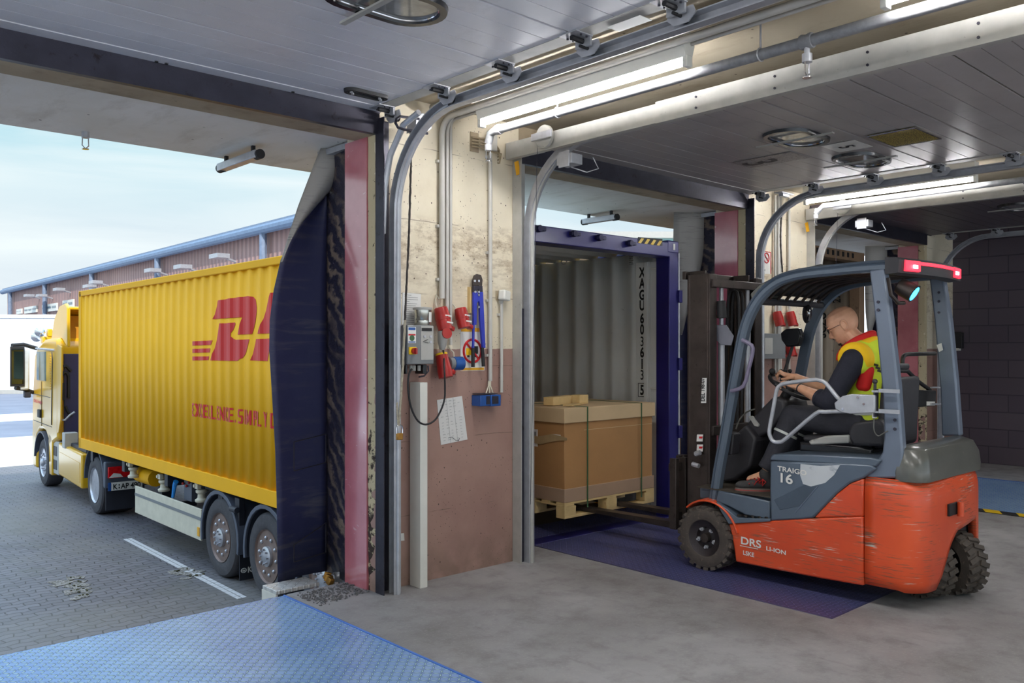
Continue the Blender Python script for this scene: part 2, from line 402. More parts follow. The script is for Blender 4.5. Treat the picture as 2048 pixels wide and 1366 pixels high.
        mx=t.n('ShaderNodeMix',data_type='FLOAT'); t.l(par,mx.inputs[0]); t.l(a,mx.inputs[2]); t.l(b2,mx.inputs[3])
        my=t.n('ShaderNodeMix',data_type='FLOAT'); t.l(par,my.inputs[0]); t.l(b2,my.inputs[2]); t.l(a,my.inputs[3])
        e=t.math('ADD',t.math('POWER',t.math('DIVIDE',mx.outputs[0],.52),2),t.math('POWER',t.math('DIVIDE',my.outputs[0],.15),2))
        h=t.ramp(e,1,.35)
        co=t.wpos(); n=t.noise(co,1.6,5,.6); col=t.mix(t.ramp(n,.35,.65),c1,c2)
        col=t.mix(t.math('MULTIPLY',t.ramp(t.noise(co,6,6,.7),.5,.7),dirtamt),col,dirt)
        col=t.mix(t.math('MULTIPLY',t.ramp(e,2.6,1.0),.45),col,mul(c1,.45)); col=t.mix(t.math('MULTIPLY',h,.8),col,mul(c2,1.9))  # tears worn bright, bases grimed: painted contrast in place of relief highlights and shade
        t.set(color=col,rough=rough,metal=metal); t.bump(h,str_,.004); return t.m
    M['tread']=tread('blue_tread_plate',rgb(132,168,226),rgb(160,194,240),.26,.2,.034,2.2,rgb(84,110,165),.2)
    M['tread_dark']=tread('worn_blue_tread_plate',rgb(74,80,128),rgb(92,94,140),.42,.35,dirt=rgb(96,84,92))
    M['tread_steel']=tread('bare_tread_plate',rgb(206,204,202),rgb(222,220,218),.4,.3,.045,1,rgb(150,120,110),.5)
    # sectional door skin
    def doorm(name,c1,c2,mt=.05):
        t=NT(name); co=t.wpos(); n=t.noise(co,1.2,5,.6); g=t.noise(co,160,2,.5); col=t.mix(t.ramp(n,.35,.65),c1,c2)
        col=t.mix(t.math('MULTIPLY',t.ramp(t.noise(co,4,5,.7),.55,.75),.3),col,mul(c1,.6)); t.set(color=col,rough=.42,metal=mt); t.bump(g,.25,.002); return t.m
    M['door1']=doorm('pale_door_skin',rgb(216,216,222),rgb(230,230,236))
    M['door2']=doorm('grey_door_skin',rgb(160,154,152),rgb(174,168,166))
    M['door3']=doorm('dark_door_skin',rgb(84,74,80),rgb(94,84,88))
    # curtain dock shelter
    t=NT('dark_curtain'); co=t.wpos(); st=t.noise(t.wpos((.4,.4,3.2),0),5,5,.6,.6); big=t.noise(co,1.3,3)
    col=t.mix(t.math('MULTIPLY',t.ramp(st,.5,.68),t.ramp(big,.4,.6)),rgb(48,50,84),rgb(84,82,96)); t.set(color=col,rough=.5); t.bump(t.noise(co,3,4),.4,.03); M['curtain']=t.m
    t=NT('scuffed_shelter_side'); g=t.n('ShaderNodeNewGeometry'); s_=t.n('ShaderNodeSeparateXYZ'); t.l(g.outputs['Position'],s_.inputs[0])
    ph=t.math('ADD',t.math('MULTIPLY',s_.outputs[2],34),t.math('MULTIPLY',s_.outputs[1],-34)); ph=t.math('ADD',ph,t.math('MULTIPLY',t.noise(t.wpos((1,1,2)),2.2,5,.6),22))
    w=t.math('SINE',ph); a=t.math('MULTIPLY',t.ramp(w,-.2,.9),t.ramp(t.noise(t.wpos(),2.3,4),.35,.6))
    t.set(color=t.mix(a,rgb(40,38,58),rgb(132,116,104)),rough=.55); t.bump(w,.3,.02); M['scuff']=t.m
    t=NT('grey_folded_curtain'); co=t.wpos((1,1,1)); st=t.noise(t.wpos((2,2,26)),3,4,.6); col=t.mix(t.math('MULTIPLY',t.ramp(st,.55,.68),t.ramp(t.noise(co,2,3),.4,.6)),rgb(168,164,158),rgb(120,116,116)); t.set(color=col,rough=.4,metal=.1); M['flap']=t.m
    # cardboard
    def card(name,c):
        t=NT(name); co=t.coord(); n=t.noise(co,3,5); col=t.mix(t.ramp(n,.3,.7),mul(c,.93),mul(c,1.05)); col=t.mix(t.math('MULTIPLY',t.ramp(t.noise(t.coord((1,1,9)),30,3),.5,.8),.12),col,mul(c,.7)); t.set(color=col,rough=.75); return t.m
    M['card']=card('brown_cardboard',rgb(176,130,82)); M['cardlight']=card('pale_cardboard_lid',rgb(206,178,138)); M['cardbase']=card('grey_brown_cardboard',rgb(172,142,116))
    # container lining
    M['lining']=simple('pale_container_lining',rgb(224,226,222),.45,0,.06,2,dirt=rgb(150,146,140),dth=.66)
    # warehouse cladding
    t=NT('brown_ribbed_cladding'); co=t.coord(); g=t.n('ShaderNodeSeparateXYZ'); t.l(co,g.inputs[0]); w=t.math('SINE',t.math('MULTIPLY',g.outputs[0],2*PI/.45))
    n=t.noise(co,.12,4); col=t.mix(t.ramp(n,.35,.65),rgb(166,132,124),rgb(182,146,138)); t.set(color=t.mix(t.ramp(w,-.8,.8),mul(rgb(150,118,112),1),col),rough=.6); t.bump(w,.6,.05); M['clad']=t.m
    t=NT('white_panel_cladding'); co=t.coord(); g=t.n('ShaderNodeSeparateXYZ'); t.l(co,g.inputs[0]); fr=t.math('FRACT',t.math('DIVIDE',g.outputs[0],1.0)); t.set(color=t.mix(t.math('LESS_THAN',fr,.03),rgb(226,228,232),rgb(196,200,206)),rough=.5); M['whiteclad']=t.m
    t=NT('yard_blue_grey'); co=t.wpos(); t.set(color=t.mix(t.ramp(t.noise(co,.5,6,.6),.35,.65),rgb(112,118,132),rgb(128,134,148)),rough=.7); t.bump(t.noise(co,50,3),.3,.01); M['yardgrey']=t.m
    M['palecon']=simple('pale_yard_concrete',rgb(226,226,226),.8,0,.03,.3)
    M['brokenpaver']=simple('broken_pale_paving',rgb(164,158,154),.85,0,.25,14,.5,40,dirt=rgb(92,88,74),dth=.45)
    M['linepaint']=simple('worn_white_line_paint',rgb(214,212,212),.7,0,.05,10,dirt=rgb(120,116,118),dth=.6)
    M['skin']=skinmat()
def skinmat():
    t=NT('skin'); co=t.coord(); n=t.noise(co,14,4); t.set(color=t.mix(t.ramp(n,.3,.7),rgb(204,150,118),rgb(222,170,138)),rough=.45)
    t.b.inputs['Subsurface Weight'].default_value=.08; t.b.inputs['Subsurface Radius'].default_value=(.02,.008,.005); t.bump(t.noise(co,120,3),.1,.001); return t.m
TUBE=120
mk()
# ================= SETTING =================
WY=4.72      # inner face of the dock wall
OY=5.07      # outer face
BAY=4.4
PX0,PX1=3.11,4.40   # first pillar
GZ=-1.12
LEV=[(.45,2.65),(4.80,7.0),(9.2,11.4)]
LY0,LY1=2.43,5.09
def floor():
    b=MB(); x0,x1=-9,12.9; y0=-5
    b.bb((x0,y0,-.25),(x1,LY0,0))
    xs=[x0]+[q for p in LEV for q in p]+[x1]
    for i in range(0,len(xs),2): b.bb((xs[i],LY0,-.25),(xs[i+1],OY,0))
    struct(b.build('floor',M['floor']))
    b=MB()
    b.bb((x0,OY-.1,GZ-.1),(x1,OY-.02,-.25)); 
    struct(b.build('wall_dock_face',M['header']))
floor()
def shell():
    for k in range(-1,3):
        a,b_=PX0+k*BAY,PX1+k*BAY
        b=MB().bb((a+.01,WY,0),(b_,OY,3.3)); struct(b.build('wall_pillar',M['pillar']))
        # battered bare concrete edge beside the jamb
        b=MB(); pr=[]
        n=60
        rg=random.Random(5+k)
        for i in range(n+1):
            z=3.0*i/n; w=.012*rg.random()+(.02*rg.random() if z<.7 else 0)
            pr.append([V((a+w*.3,WY+.08,z)),V((a+w,WY-.002+w*.4,z)),V((a+.05,WY-.012,z)),V((a+.05,WY+.08,z))])
        b.rings(pr); struct(b.build('trim_pillar_edge',M['edge'],sharp=50))
        b=MB().bb((a-.006,WY+.085,.0),(a+.012,OY+.005,3.0)); struct(b.build('trim_jamb_panel',M['jamb']))
    b=MB().bb((-9,WY+.01,3.0),(12.9,OY-.12,3.3)); struct(b.build('wall_header',M['header']))
    b=MB()
    for k in range(-1,3): b.bb((PX1+(k-1)*BAY,WY-.03,3.0),(PX0+k*BAY+.02,WY+.01,3.16))
    struct(b.build('trim_header_rail',M['steel_dark']))
    b=MB().bb((-9,OY-.12,3.03),(12.9,6.2,3.28)); struct(b.build('ceiling_canopy',M['soffit']))
    b=MB().bb((-9,-5,3.29),(13.2,5.02,11.8)); struct(b.build('ceiling',M['ceiling']))
    b=MB().bb((12.9,-5,GZ),(13.2,5.07,3.3)); struct(b.build('wall_right',M['blockwall']))
shell()
def yard():
    b=MB().add([(-60,-10,GZ),(90,-10,GZ),(90,140,GZ),(-60,140,GZ)],[(0,1,2,3)]); struct(b.build('floor_yard_pavers',M['paver']))
    e=.012
    b=MB().bb((-60,22.3,GZ-.02),(90,29.5,GZ+e)); struct(b.build('floor_pale_concrete',M['palecon']))
    b=MB().bb((-60,29.5,GZ-.02),(90,36,GZ+e)); b.bb((-60,40,GZ-.02),(90,135,GZ+e)); struct(b.build('floor_blue_grey_band',M['yardgrey']))  # blue-grey bands across the far yard
    b=MB().bb((-60,36,GZ-.02),(11.5,40,GZ+e)); b.bb((16,36,GZ-.02),(90,40,GZ+e)); struct(b.build('floor_pale_strip',M['palecon']))
b=MB().bb((-30,-40,-.3),(30,-5.0,-.02)); struct(b.build('floor_rear_bounce',M['palecon']))  # unseen pale slab behind the hall, added to bounce sunlight inside
yard()
def blob(mb,c,rx,ry,n,seed,z=.006,jag=.3):
    r=random.Random(seed); pts=[]
    for i in range(n):
        a=2*PI*i/n; q=1-jag*r.random(); pts.append(V((c[0]+rx*q*cos(a),c[1]+ry*q*sin(a),GZ+.001)))
    mb.prism(pts,(0,0,z))
b=MB()
p=onz(255,1078,GZ); q=onz(485,1197,GZ)
rr=random.Random(3); n=34
for i in range(n):
    a=p.lerp(q,i/n); c=p.lerp(q,(i+.93)/n)
    w=.055
    b.prism([(a.x-w,a.y,GZ+.001),(a.x-.006,a.y,GZ+.001),(c.x-.006,c.y,GZ+.001),(c.x-w,c.y,GZ+.001)],(0,0,.004))
    b.prism([(a.x+.006,a.y,GZ+.001),(a.x+w,a.y,GZ+.001),(c.x+w,c.y,GZ+.001),(c.x+.006,c.y,GZ+.001)],(0,0,.004))
o=b.build('parking_line',M['linepaint']); tag(o,'worn white painted parking line on the dark pavers beside the trailer wheels','painted line')
for nm,c,lab,sd,sc in (('broken_paving',(2.92,10.72),'larger pale broken patch of paving left of the white line, nearest the tractor',1,1),
                    ('broken_paving',(2.86,10.2),'smaller broken paving patch with weeds, in front of the larger pale one',2,.75),
                    ('broken_paving',(4.08,10.25),'broken pale paving patch lying across the white parking line',3,.9)):
    b=MB(); r=random.Random(sd)
    for i in range(11):
        blob(b,(c[0]+(r.random()-.5)*.28*sc,c[1]+(r.random()-.5)*.5*sc),.08*sc*(.6+r.random()),.10*sc*(.6+r.random()),9,sd*20+i,.003+.006*r.random(),.6)
    o=b.build(nm,M['brokenpaver']); tag(o,lab,'broken paving')
    b=MB()
    for i in range(9): blob(b,(c[0]+(r.random()-.5)*.26*sc,c[1]+(r.random()-.5)*.5*sc),.012+.012*r.random(),.02,7,sd*50+i,.016,.6)
    b.build('weed_tuft',simple('weed_green',rgb(84,82,58),.9,0,.4,30),o)
# ---- dock levelers
for i,(x0,x1) in enumerate(LEV):
    lab=['pale blue tread plate dock leveler in the foreground of the empty bay','dark blue tread plate dock leveler under the red forklift','blue tread plate dock leveler behind the forklift near the dark wall'][i]
    t=thing('dock_leveler',lab,'dock leveler',((x0+x1)/2,(LY0+LY1)/2,0))
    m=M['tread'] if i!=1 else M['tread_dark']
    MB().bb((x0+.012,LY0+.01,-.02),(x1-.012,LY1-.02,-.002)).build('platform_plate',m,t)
    MB().bb((x0+.03,LY0+.02,-.16),(x1-.03,LY1-.05,-.02)).build('platform_frame',M['chassis'],t)
    b=MB()
    for x in (x0+.004,x1-.004): b.bb((x-.006,LY0,-.12),(x+.006,LY1-.02,.004))
    b.bb((x0,LY0,-.12),(x1,LY0+.01,.002)); b.build('edge_angle',simple('blue_edge_%d'%i,[rgb(84,128,206),rgb(70,70,104),rgb(70,110,180)][i],.4,.3),t,bev=.002)
    MB().bb((x0+.06,LY1-.05,-.05),(x1-.06,LY1+.02,-.012)).build('lip',m,t)
    if i==1: MB().prism([(x0+.1,LY1+.02,-.03),(x1-.1,LY1+.02,-.03),(x1-.1,LY1+.02,-.012),(x0+.1,LY1+.02,-.012)],(0,.34,.035)).build('lip_extension',m,t)
    MB().bb((x0+.02,LY0+.3,-1.05),(x1-.02,LY1-.2,-.9)).build('pit_base',M['chassis'],t)
# hazard marking by bay 3
b=MB(); b2=MB()
for k in range(10):
    y=LY0-.2+k*.3
    b.bb((9.02,y,0),(9.18,y+.3,.006)); b2.prism([(9.02,y+.02,.006),(9.02,y+.17,.006),(9.18,y+.25,.006),(9.18,y+.10,.006)],(0,0,.002))
o=b.build('hazard_strip',M['black']); tag(o,'black and yellow hazard floor strip beside the far blue leveler','floor marking'); b2.build('stripe',M['stickyellow'],o)
# ---- steel dock edge beside the first leveler
t=thing('dock_bumper','steel dock edge bumper with tread plate top and white end at the yellow truck','dock bumper',(2.9,5.15,0))
MB().bb((2.66,5.20,-.03),(2.98,5.40,-.005)).build('tread_top',M['tread_steel'],t,bev=.003)
MB().bb((2.655,5.20,-.5),(2.67,5.40,-.03)).build('end_plate',M['white'],t)
MB().bb((2.70,5.09,-.10),(3.0,5.19,-.035)).build('rubber_block',M['black'],t,bev=.004)
MB().bb((2.68,5.06,-.06),(3.05,5.09,-.004)).build('edge_bar',M['galv'],t)
b=MB()
for i in range(3): b.box((3.04+.03*i,5.16+.07*i,-.0),(.035,.05,.05),(.3,.2,.5*i))
b.build('buckled_bracket',M['brass'],t,bev=.004)
g=[[V((3.08+.10*u_/6,5.18+.09*sin(u_/6*PI*.8)+.0,-.045+.07*v_)) for u_ in range(7)] for v_ in range(2)]
MB().sheet(g).build('bent_steel_plate',M['galv'],t,solid=.006)
MB().bb((2.66,OY-.02,-1.1),(3.1,5.2,-.1)).build('bumper_core',M['chassis'],t)
# ---- dock shelters
def shelter(xj,lab,first,dx=0):
    ony=lambda u,v,y: globals()['ony'](u,v,y)+V((dx,0,0))
    t=thing('dock_shelter',lab,'dock shelter',(xj+.09,OY,0))
    z1=3.02
    # scuffed side wall running outwards, slightly concave
    n=10
    g=[[V((xj+.03+.06*i/n,OY+.01+.40*i/n,z)) for i in range(n+1)] for z in (-.02,.5,1,1.5,2,2.5,z1)]
    MB().sheet(g).build('side_panel',M['scuff'],t,solid=.012)
    # front curtain with curved free edge
    y=OY+.38
    if first:
        edge=[(557,1166),(555,1000),(552,900),(545,780),(540,700),(541,640),(549,580),(563,520),(582,480),(605,445),(635,410),(665,378),(692,345)]
        y2=y-.02
    else:
        edge=[(1362,1000),(1362,860),(1360,760),(1357,700),(1360,640),(1372,590),(1388,540),(1400,500),(1412,455),(1420,425)]
        y2=y+.02
    e=[ony(u,v,y2) for u,v in edge]
    g=[]
    for p_ in e:
        row=[]
        for j in range(9):
            s_=j/8; x=p_.x+(xj+.095-p_.x)*s_
            row.append(V((x,y2+(y+.03-y2)*s_+.035*sin(s_*PI)*(1 if first else -.6),p_.z)))
        g.append(row)
    MB().sheet(g).build('front_curtain',M['curtain'],t,solid=.008)
    if first:
        b=MB()
        q=[ony(u,v,y2-.012) for u,v in ((588,884),(652,868),(652,925),(588,942))]; q2=[ony(u,v,y2-.012) for u,v in ((588,1090),(652,1046),(652,1105),(588,1124))]
        for Q in (q,q2):
            for a,c in zip(Q,Q[1:]+Q[:1]): b.tube([a+V((0,.0,0)),c],.004,6)
        b.build('curtain_seam',M['rubberblack'],t)
    # folded-back pale flap above
    if first: L=[(652,272),(632,318),(612,370),(596,412),(582,455),(570,495),(561,524)]; R_=[(692,291),(694,345),(665,378),(635,410),(605,445),(582,480),(564,523)]
    else: L=[(1348,412),(1347,450),(1346,500),(1347,560),(1349,600),(1354,640),(1360,668)]; R_=[(1420,418),(1420,425),(1412,455),(1400,500),(1388,540),(1372,600),(1361,670)]
    g=[]
    for a,c in zip(L,R_):
        A=ony(a[0],a[1],y2-.03); B=ony(c[0],c[1],y2-.02); row=[]
        for j in range(9):
            s_=j/8; p_=A.lerp(B,s_); p_.y-=.10*sin(s_*PI)*max((A-B).length/.35,.2)
            row.append(p_)
        g.append(row)
    MB().sheet(g).build('folded_flap',M['flap'],t,solid=.006)
    if first:
        A=[ony(u,v,y+.03) for u,v in ((655,274),(693,274),(693,293))]
        MB().prism(A,(0,.01,0)).build('flap_corner',M['flap'],t)
    MB().bb((xj+.02,OY+.01,2.98),(xj+.3,y+.04,3.02)).build('top_frame',M['galv'],t)
shelter(PX0,'navy curtain dock shelter with pale folded flap, hiding the rear of the yellow truck',True)
shelter(PX0+BAY,'grey folded dock shelter curtain right of the navy container doorway',False)
shelter(PX0+2*BAY,'grey folded dock shelter curtain at the far bay, beside the brown container',False,BAY)
# ---- distant buildings
def warehouse():
    P=V((ray(15,583)[0],ray(15,583)[1],0))*79.2; Q=V((ray(585,447)[0],ray(585,447)[1],0))*36.1
    d=(Q-P).normalized(); L=(Q-P).length+3; ang=math.atan2(d.y,d.x); H=6.9
    t=thing('warehouse','long brown ribbed warehouse with blue-grey gutter behind the yellow truck','building',(P.x,P.y,GZ),ang)
    # local x runs towards the viewer, local -y or +y faces us
    sgn=-1 if (Matrix.Rotation(ang,3,'Z')@V((0,1,0))).dot(V((P.x,P.y,0)))>0 else 1
    h=H-GZ
    def B(a,b_): return MB().bb(a,b_)
    B((0,-sgn*14,0),(L,0,h)).build('wall',M['clad'],t,world=False)
    B((-.4,-sgn*14,h),(L,sgn*.35,h+.25)).build('roof',simple('roof_edge_grey',rgb(120,136,158),.5,0),t,world=False)
    g=MB().tube([(-.4,sgn*.35,h-.05),(L,sgn*.35,h-.05)],.22,10); g.build('gutter',simple('gutter_blue_grey',rgb(112,132,158),.5,.1),t,world=False)
    def xat(u):   # local x of the wall at photo column u
        r=ray(u,600); best=0;bd=1e9
        for i in range(0,1400):
            x=L*i/1400; w=P+d*x
            rr=(SA*w.x-CA*w.y)/(CA*w.x+SA*w.y)*FPX+1024
            if abs(rr-u)<bd: bd=abs(rr-u); best=x
        return best
    def zat(u,v):
        x=xat(u); w=P+d*x; return EYE+(HOR-v)*(CA*w.x+SA*w.y)/FPX-GZ
    for u in (28,98,193,326,539):
        x=xat(u); MB().tube([(x,sgn*.3,0),(x,sgn*.3,h-.1)],.17,8).build('downpipe',simple('downpipe_blue_grey',rgb(120,134,156),.5,.1),t,world=False)
    for ua,ub,v0,v1 in ((36,46,618,628),(52,76,613,626),(88,117,608,623),(129,150,600,616)):
        xa,xb=xat(ua),xat(ub); zb,zt=zat((ua+ub)/2,v1),zat((ua+ub)/2,v0)
        w=B((xa,sgn*.02,zb),(xb,sgn*.14,zt)).build('window',M['white'],t,world=False)
        n=max(2,int((xb-xa)/1.2)); p_=MB()
        for i in range(n):
            a=xa+(xb-xa)*(i+.12)/n; c=xa+(xb-xa)*(i+.88)/n; p_.bb((a,sgn*.15,zb+.25),(c,sgn*.17,zt-.2))
        p_.build('pane',simple('far_glass',rgb(110,130,140),.15,.2),w,world=False)
    for u,v in ((80,592),(106,592),(142,580),(205,574),(218,566),(335,543),(397,536),(472,515)):
        x=xat(u); z=zat(u,v); q=MB().bb((x-.5,sgn*.5,z-.1),(x+.5,sgn*1.1,z+.1)); q.tube([(x,0,z-.2),(x,sgn*.7,z)],.06,6); q.build('floodlight',M['galv'],t,world=False)
warehouse()
def whitewall():
    # long pale clad building across the far yard, roughly square to the view
    d=50.9; fw=V((CA,SA,0)); rt=V((SA,-CA,0)); A=fw*d+rt*(-46); 
    t=thing('white_building','low white panel clad building across the far yard behind the tractor','building',(A.x,A.y,GZ),math.atan2(rt.y,rt.x))
    MB().bb((0,0,0),(20,4,4.55)).build('wall',M['whiteclad'],t,world=False)
    MB().bb((-.1,-.08,4.55),(20.1,4,4.75)).build('roof_edge',M['white'],t,world=False)
    MB().bb((0,-.04,0),(20,0,.25)).build('plinth',M['lightgrey'],t,world=False)
whitewall()
# pale hall seen above the container of bay 2 and 3
def farhall():
    fw=V((CA,SA,0)); rt=V((SA,-CA,0)); A=fw*34+rt*1.2
    t=thing('pale_hall','pale turquoise and white hall glimpsed above the navy container roof','building',(A.x,A.y,GZ),math.atan2(rt.y,rt.x))
    MB().bb((0,0,0),(5.6,6,7.2)).build('wall',simple('turquoise_cladding',rgb(168,206,200),.6,0,.04,.4),t,world=False)
    MB().bb((3.6,-.5,0),(16,-.1,6.6)).build('annex_wall',M['whiteclad'],t,world=False)
    MB().bb((-.3,-.2,0),(.9,-.05,7.1)).build('corner_cladding',simple('red_striped_cladding',rgb(190,140,130),.6,0,.2,2),t,world=False)
    MB().bb((-.2,-.3,7.1),(16.2,6,7.35)).build('roof_edge',M['lightgrey'],t,world=False)
farhall()
# ---- fittings under the canopy
def strip(p,q,lab):
    t=thing('canopy_light',lab,'light',((p[0]+q[0])/2,(p[1]+q[1])/2,2.96))
    b=MB(); b.bb((p[0]-.035,min(p[1],q[1]),2.93),(p[0]+.035,max(p[1],q[1]),2.985)); b.build('housing',M['galv'],t,bev=.006)
    b=MB(); b.cyl((p[0],min(p[1],q[1])-.02,2.955),(p[0],min(p[1],q[1])+.04,2.955),.034); b.cyl((p[0],max(p[1],q[1])-.04,2.955),(p[0],max(p[1],q[1])+.02,2.955),.034); b.build('end_cap',M['black'],t)
    b=MB()
    for y in (p[1]*.85+q[1]*.15,p[1]*.15+q[1]*.85): b.bb((p[0]-.012,y-.012,2.98),(p[0]+.012,y+.012,3.035))
    b.build('hanger',M['black'],t)
strip((2.72,6.2),(2.72,5.57),'grey strip light hanging under the canopy above the yellow container')
strip((6.74,6.2),(6.74,5.75),'pale strip light hanging under the canopy above the navy container')
def spr(x,y,z,lab,par=None):
    t=par if par is not None else thing('sprinkler',lab,'sprinkler',(x,y,z))
    MB().cyl((x,y,z-.04),(x,y,z),.024).cyl((x,y,z-.0),(x,y,z+.06),.014).build('sprinkler_fitting',M['galv'],t)
    MB().tube([(x-.018,y,z-.04),(x-.02,y,z-.09),(x,y,z-.11),(x+.02,y,z-.09),(x+.018,y,z-.04)],.004,6).build('sprinkler_frame',M['chrome'],t)
    MB().cyl((x,y,z-.115),(x,y,z-.11),.022).build('sprinkler_deflector',M['chrome'],t)
spr(1.73,6.05,3.03,'small sprinkler head under the canopy edge against the sky')

# loose grit swept against the dock edge
b=MB(); r=random.Random(8)
for i in range(420):
    x=2.70+.40*r.random(); y=4.76+.28*r.random()-.2*(3.1-x)*r.random(); s_=.003+.005*r.random()
    b.box((x,y,s_*.5),(s_*1.5,s_*1.3,s_),(r.random(),r.random(),r.random()*3))
o=b.build('loose_grit',simple('grey_grit',rgb(104,102,104),.9,0,.4,60)); tag(o,'loose dark grit swept along the dock edge beside the pale blue leveler','grit',kind='stuff')
# ================= OVERHEAD: doors, tracks, lamps, pipes =================
DZ=3.15; SEC=.565
def racetrack(cx,cy,z,hl,hw,n=14):
    pts=[]
    for i in range(n): a=-PI/2+PI*i/(n-1); pts.append(V((cx+hl-hw+hw*cos(a),cy+hw*sin(a),z)))
    for i in range(n): a=PI/2+PI*i/(n-1); pts.append(V((cx-hl+hw+hw*cos(a),cy+hw*sin(a),z)))
    return pts
def sectional_door(x0,x1,mat,label,windows,handle,nsec=6,yj=4.02,extra=None,trackR=True):
    t=thing('sectional_door',label,'overhead door',((x0+x1)/2,4.6,DZ))
    # section joints at yj + k*SEC
    y_hi=yj+SEC
    for k in range(nsec):
        a=y_hi-k*SEC; lo=a-SEC
        b=MB(); g=SEC/4
        for j in range(4):
            y1=a-j*g-(.008 if j==0 else .0028); y0=a-(j+1)*g+(.008 if j==3 else .0028)
            b.bb((x0,y0,DZ),(x1,y1,DZ+.035))
        b.bb((x0+.01,lo+.006,DZ+.006),(x1-.01,a-.006,DZ+.034))
        b.build('door_section',mat,t)
        # edge strip
        for s,xx in ((-1,x0),(1,x1)):
            MB().bb((xx-s*.10,lo+.01,DZ-.003),(xx,a-.01,DZ)).build('edge_strip',M['galv_dull'],t)
    MB().bb((x0,y_hi,DZ-.004),(x1,4.70,DZ+.03)).build('bottom_rail',mat,t)
    MB().bb((x0,4.70,DZ-.01),(x1,4.715,DZ+.03)).build('bottom_seal',M['rubberblack'],t)
    # roller hinges on both edges
    for k in range(nsec):
        y=y_hi-k*SEC
        for s,xx in ((1,x1),(-1,x0)):
            h=MB(); h.bb((xx-.10*s-.02,y-.06,DZ-.008),(xx+.0*s,y+.06,DZ-.002)); h.bb((xx-.01,y-.05,DZ-.05),(xx+.004,y+.05,DZ-.004))
            hb=h.build('hinge_bracket',M['galv'],t)
            q=MB(); c=V((xx+s*.018,y-.01,DZ-.052))
            q.prism([c+V((0,-.065,.035)),c+V((0,-.080,.0)),c+V((0,-.04,-.035)),c+V((0,.04,-.035)),c+V((0,.080,.0)),c+V((0,.065,.035))],(s*.006,0,0))
            q.build('roller_plate',M['galv'],hb)
            r=MB(); r.cyl(c+V((-s*.06,0,0)),c+V((s*.03,0,0)),.008,n=8); r.cyl(c+V((s*.018,0,0)),c+V((s*.04,0,0)),.026,n=16); r.build('roller',M['black'],hb)
            sp=MB(); sp.tube([V((xx-s*.09,y,DZ-.02)),V((xx-s*.005,y,DZ-.02))],.014,8); sp.build('hinge_pin',M['black'],hb)
            m=MB()
            for dx in (.03,.07):
                for dy in (-.045,.045): m.cyl((xx-s*dx,y+dy,DZ-.016),(xx-s*dx,y+dy,DZ-.008),.006,n=6)
            m.build('bolts',M['steel_dark'],hb)
    for cx,cy in windows:
        w=MB(); po=racetrack(cx,cy,DZ-.022,.30,.17); pi=racetrack(cx,cy,DZ-.022,.268,.138); pt=racetrack(cx,cy,DZ,.305,.175); pi2=racetrack(cx,cy,DZ,.26,.13)
        w.rings([pt,po,pi,pi2],caps=False); fr=w.build('porthole_frame',M['blackgloss'],t,sharp=60)
        w=MB(); q=racetrack(cx,cy,DZ-.004,.265,.135); w.add(q,[list(range(len(q)))]); w.build('pane',M['doorglass'],fr)
        q=MB(); q.tube(racetrack(cx,cy,DZ-.008,.262,.132),.006,8,closed=True); q.build('inner_rim',M['chrome'],fr)
        MB().bb((cx-.055,cy-SEC/2-.02,DZ-.036),(cx-.025,cy+SEC/2+.02,DZ-.026)).build('window_bar',M['galv_dull'],fr)
    if handle:
        hx,hy=handle; w=MB(); pt=racetrack(hx,hy,DZ-.001,.15,.05); po=racetrack(hx,hy,DZ-.02,.146,.046); pi=racetrack(hx,hy,DZ-.02,.125,.03); pz=racetrack(hx,hy,DZ-.002,.12,.028)
        w.rings([pt,po,pi,pz],caps=False); h=w.build('recessed_handle',M['black'],t,sharp=60)
        w=MB()
        for s in (-1,1):
            for e in(-1,1): w.cyl((hx+s*.10+e*.012,hy+e*.012,DZ-.026),(hx+s*.10+e*.012,hy+e*.012,DZ-.016),.009,n=8)
        w.build('screws',M['galv'],h)
    return t
d1=sectional_door(-.02,3.14,M['door1'],'pale grey sectional door opened overhead in the nearest bay, with half a porthole in view',[(2.15,3.17)],(2.84,4.40))
# small bolts along the bottom rail of the first door
for u,v in ((313,121),(333,125),(586,182)):
    p=onz(u,v,DZ); MB().cyl(p+V((0,0,-.01)),p,.010,n=8).build('bolt_head',M['black'],d1)
d2=sectional_door(4.50,7.55,M['door2'],'dark grey sectional door opened overhead above the forklift, with two portholes',[(5.76,3.19),(6.82,3.20)],None,nsec=7,yj=3.438+SEC)
# signs and plates of the second door
Q=[onz(u,v,DZ-.004) for u,v in ((1649,291),(1699,277),(1747,294),(1671,303))]
z=DZ-.004
s=MB().bb((6.14,2.935,z-.002),(6.44,3.20,z)).build('number_plate',M['signwhite'],d2)
def text_under(mb,txt,x,y,size,sx=1,th=.003): # reads upright when the door is shut: up = -Y, right = +X
    return text_on(mb,txt,(x,y,z-.002-th),(1,0,0),(0,-1,0),size,sx,'CENTER',.004,0)
text_under(MB(),'5',6.29,3.12,.16).build('numeral',M['ink'],s)
s=MB().bb((6.14,3.45,z-.002),(6.44,3.99,z)).build('shaded_plate',simple('shaded_sign_plate',rgb(156,148,146),.5,.1,.15,20,dirt=rgb(110,102,100),dth=.5),d2)  # plate and numeral greyed: the shadow over them is put into the colour
text_under(MB(),'3',6.29,3.95,.42,.85).build('shaded_numeral',simple('shaded_ink',rgb(70,62,62),.6,0,.3,30),s)
s=MB().bb((6.08,2.475,z-.006),(6.545,2.81,z-.002)).build('mesh_vent',M['gold'],d2)
b=MB(); zz=z-.008
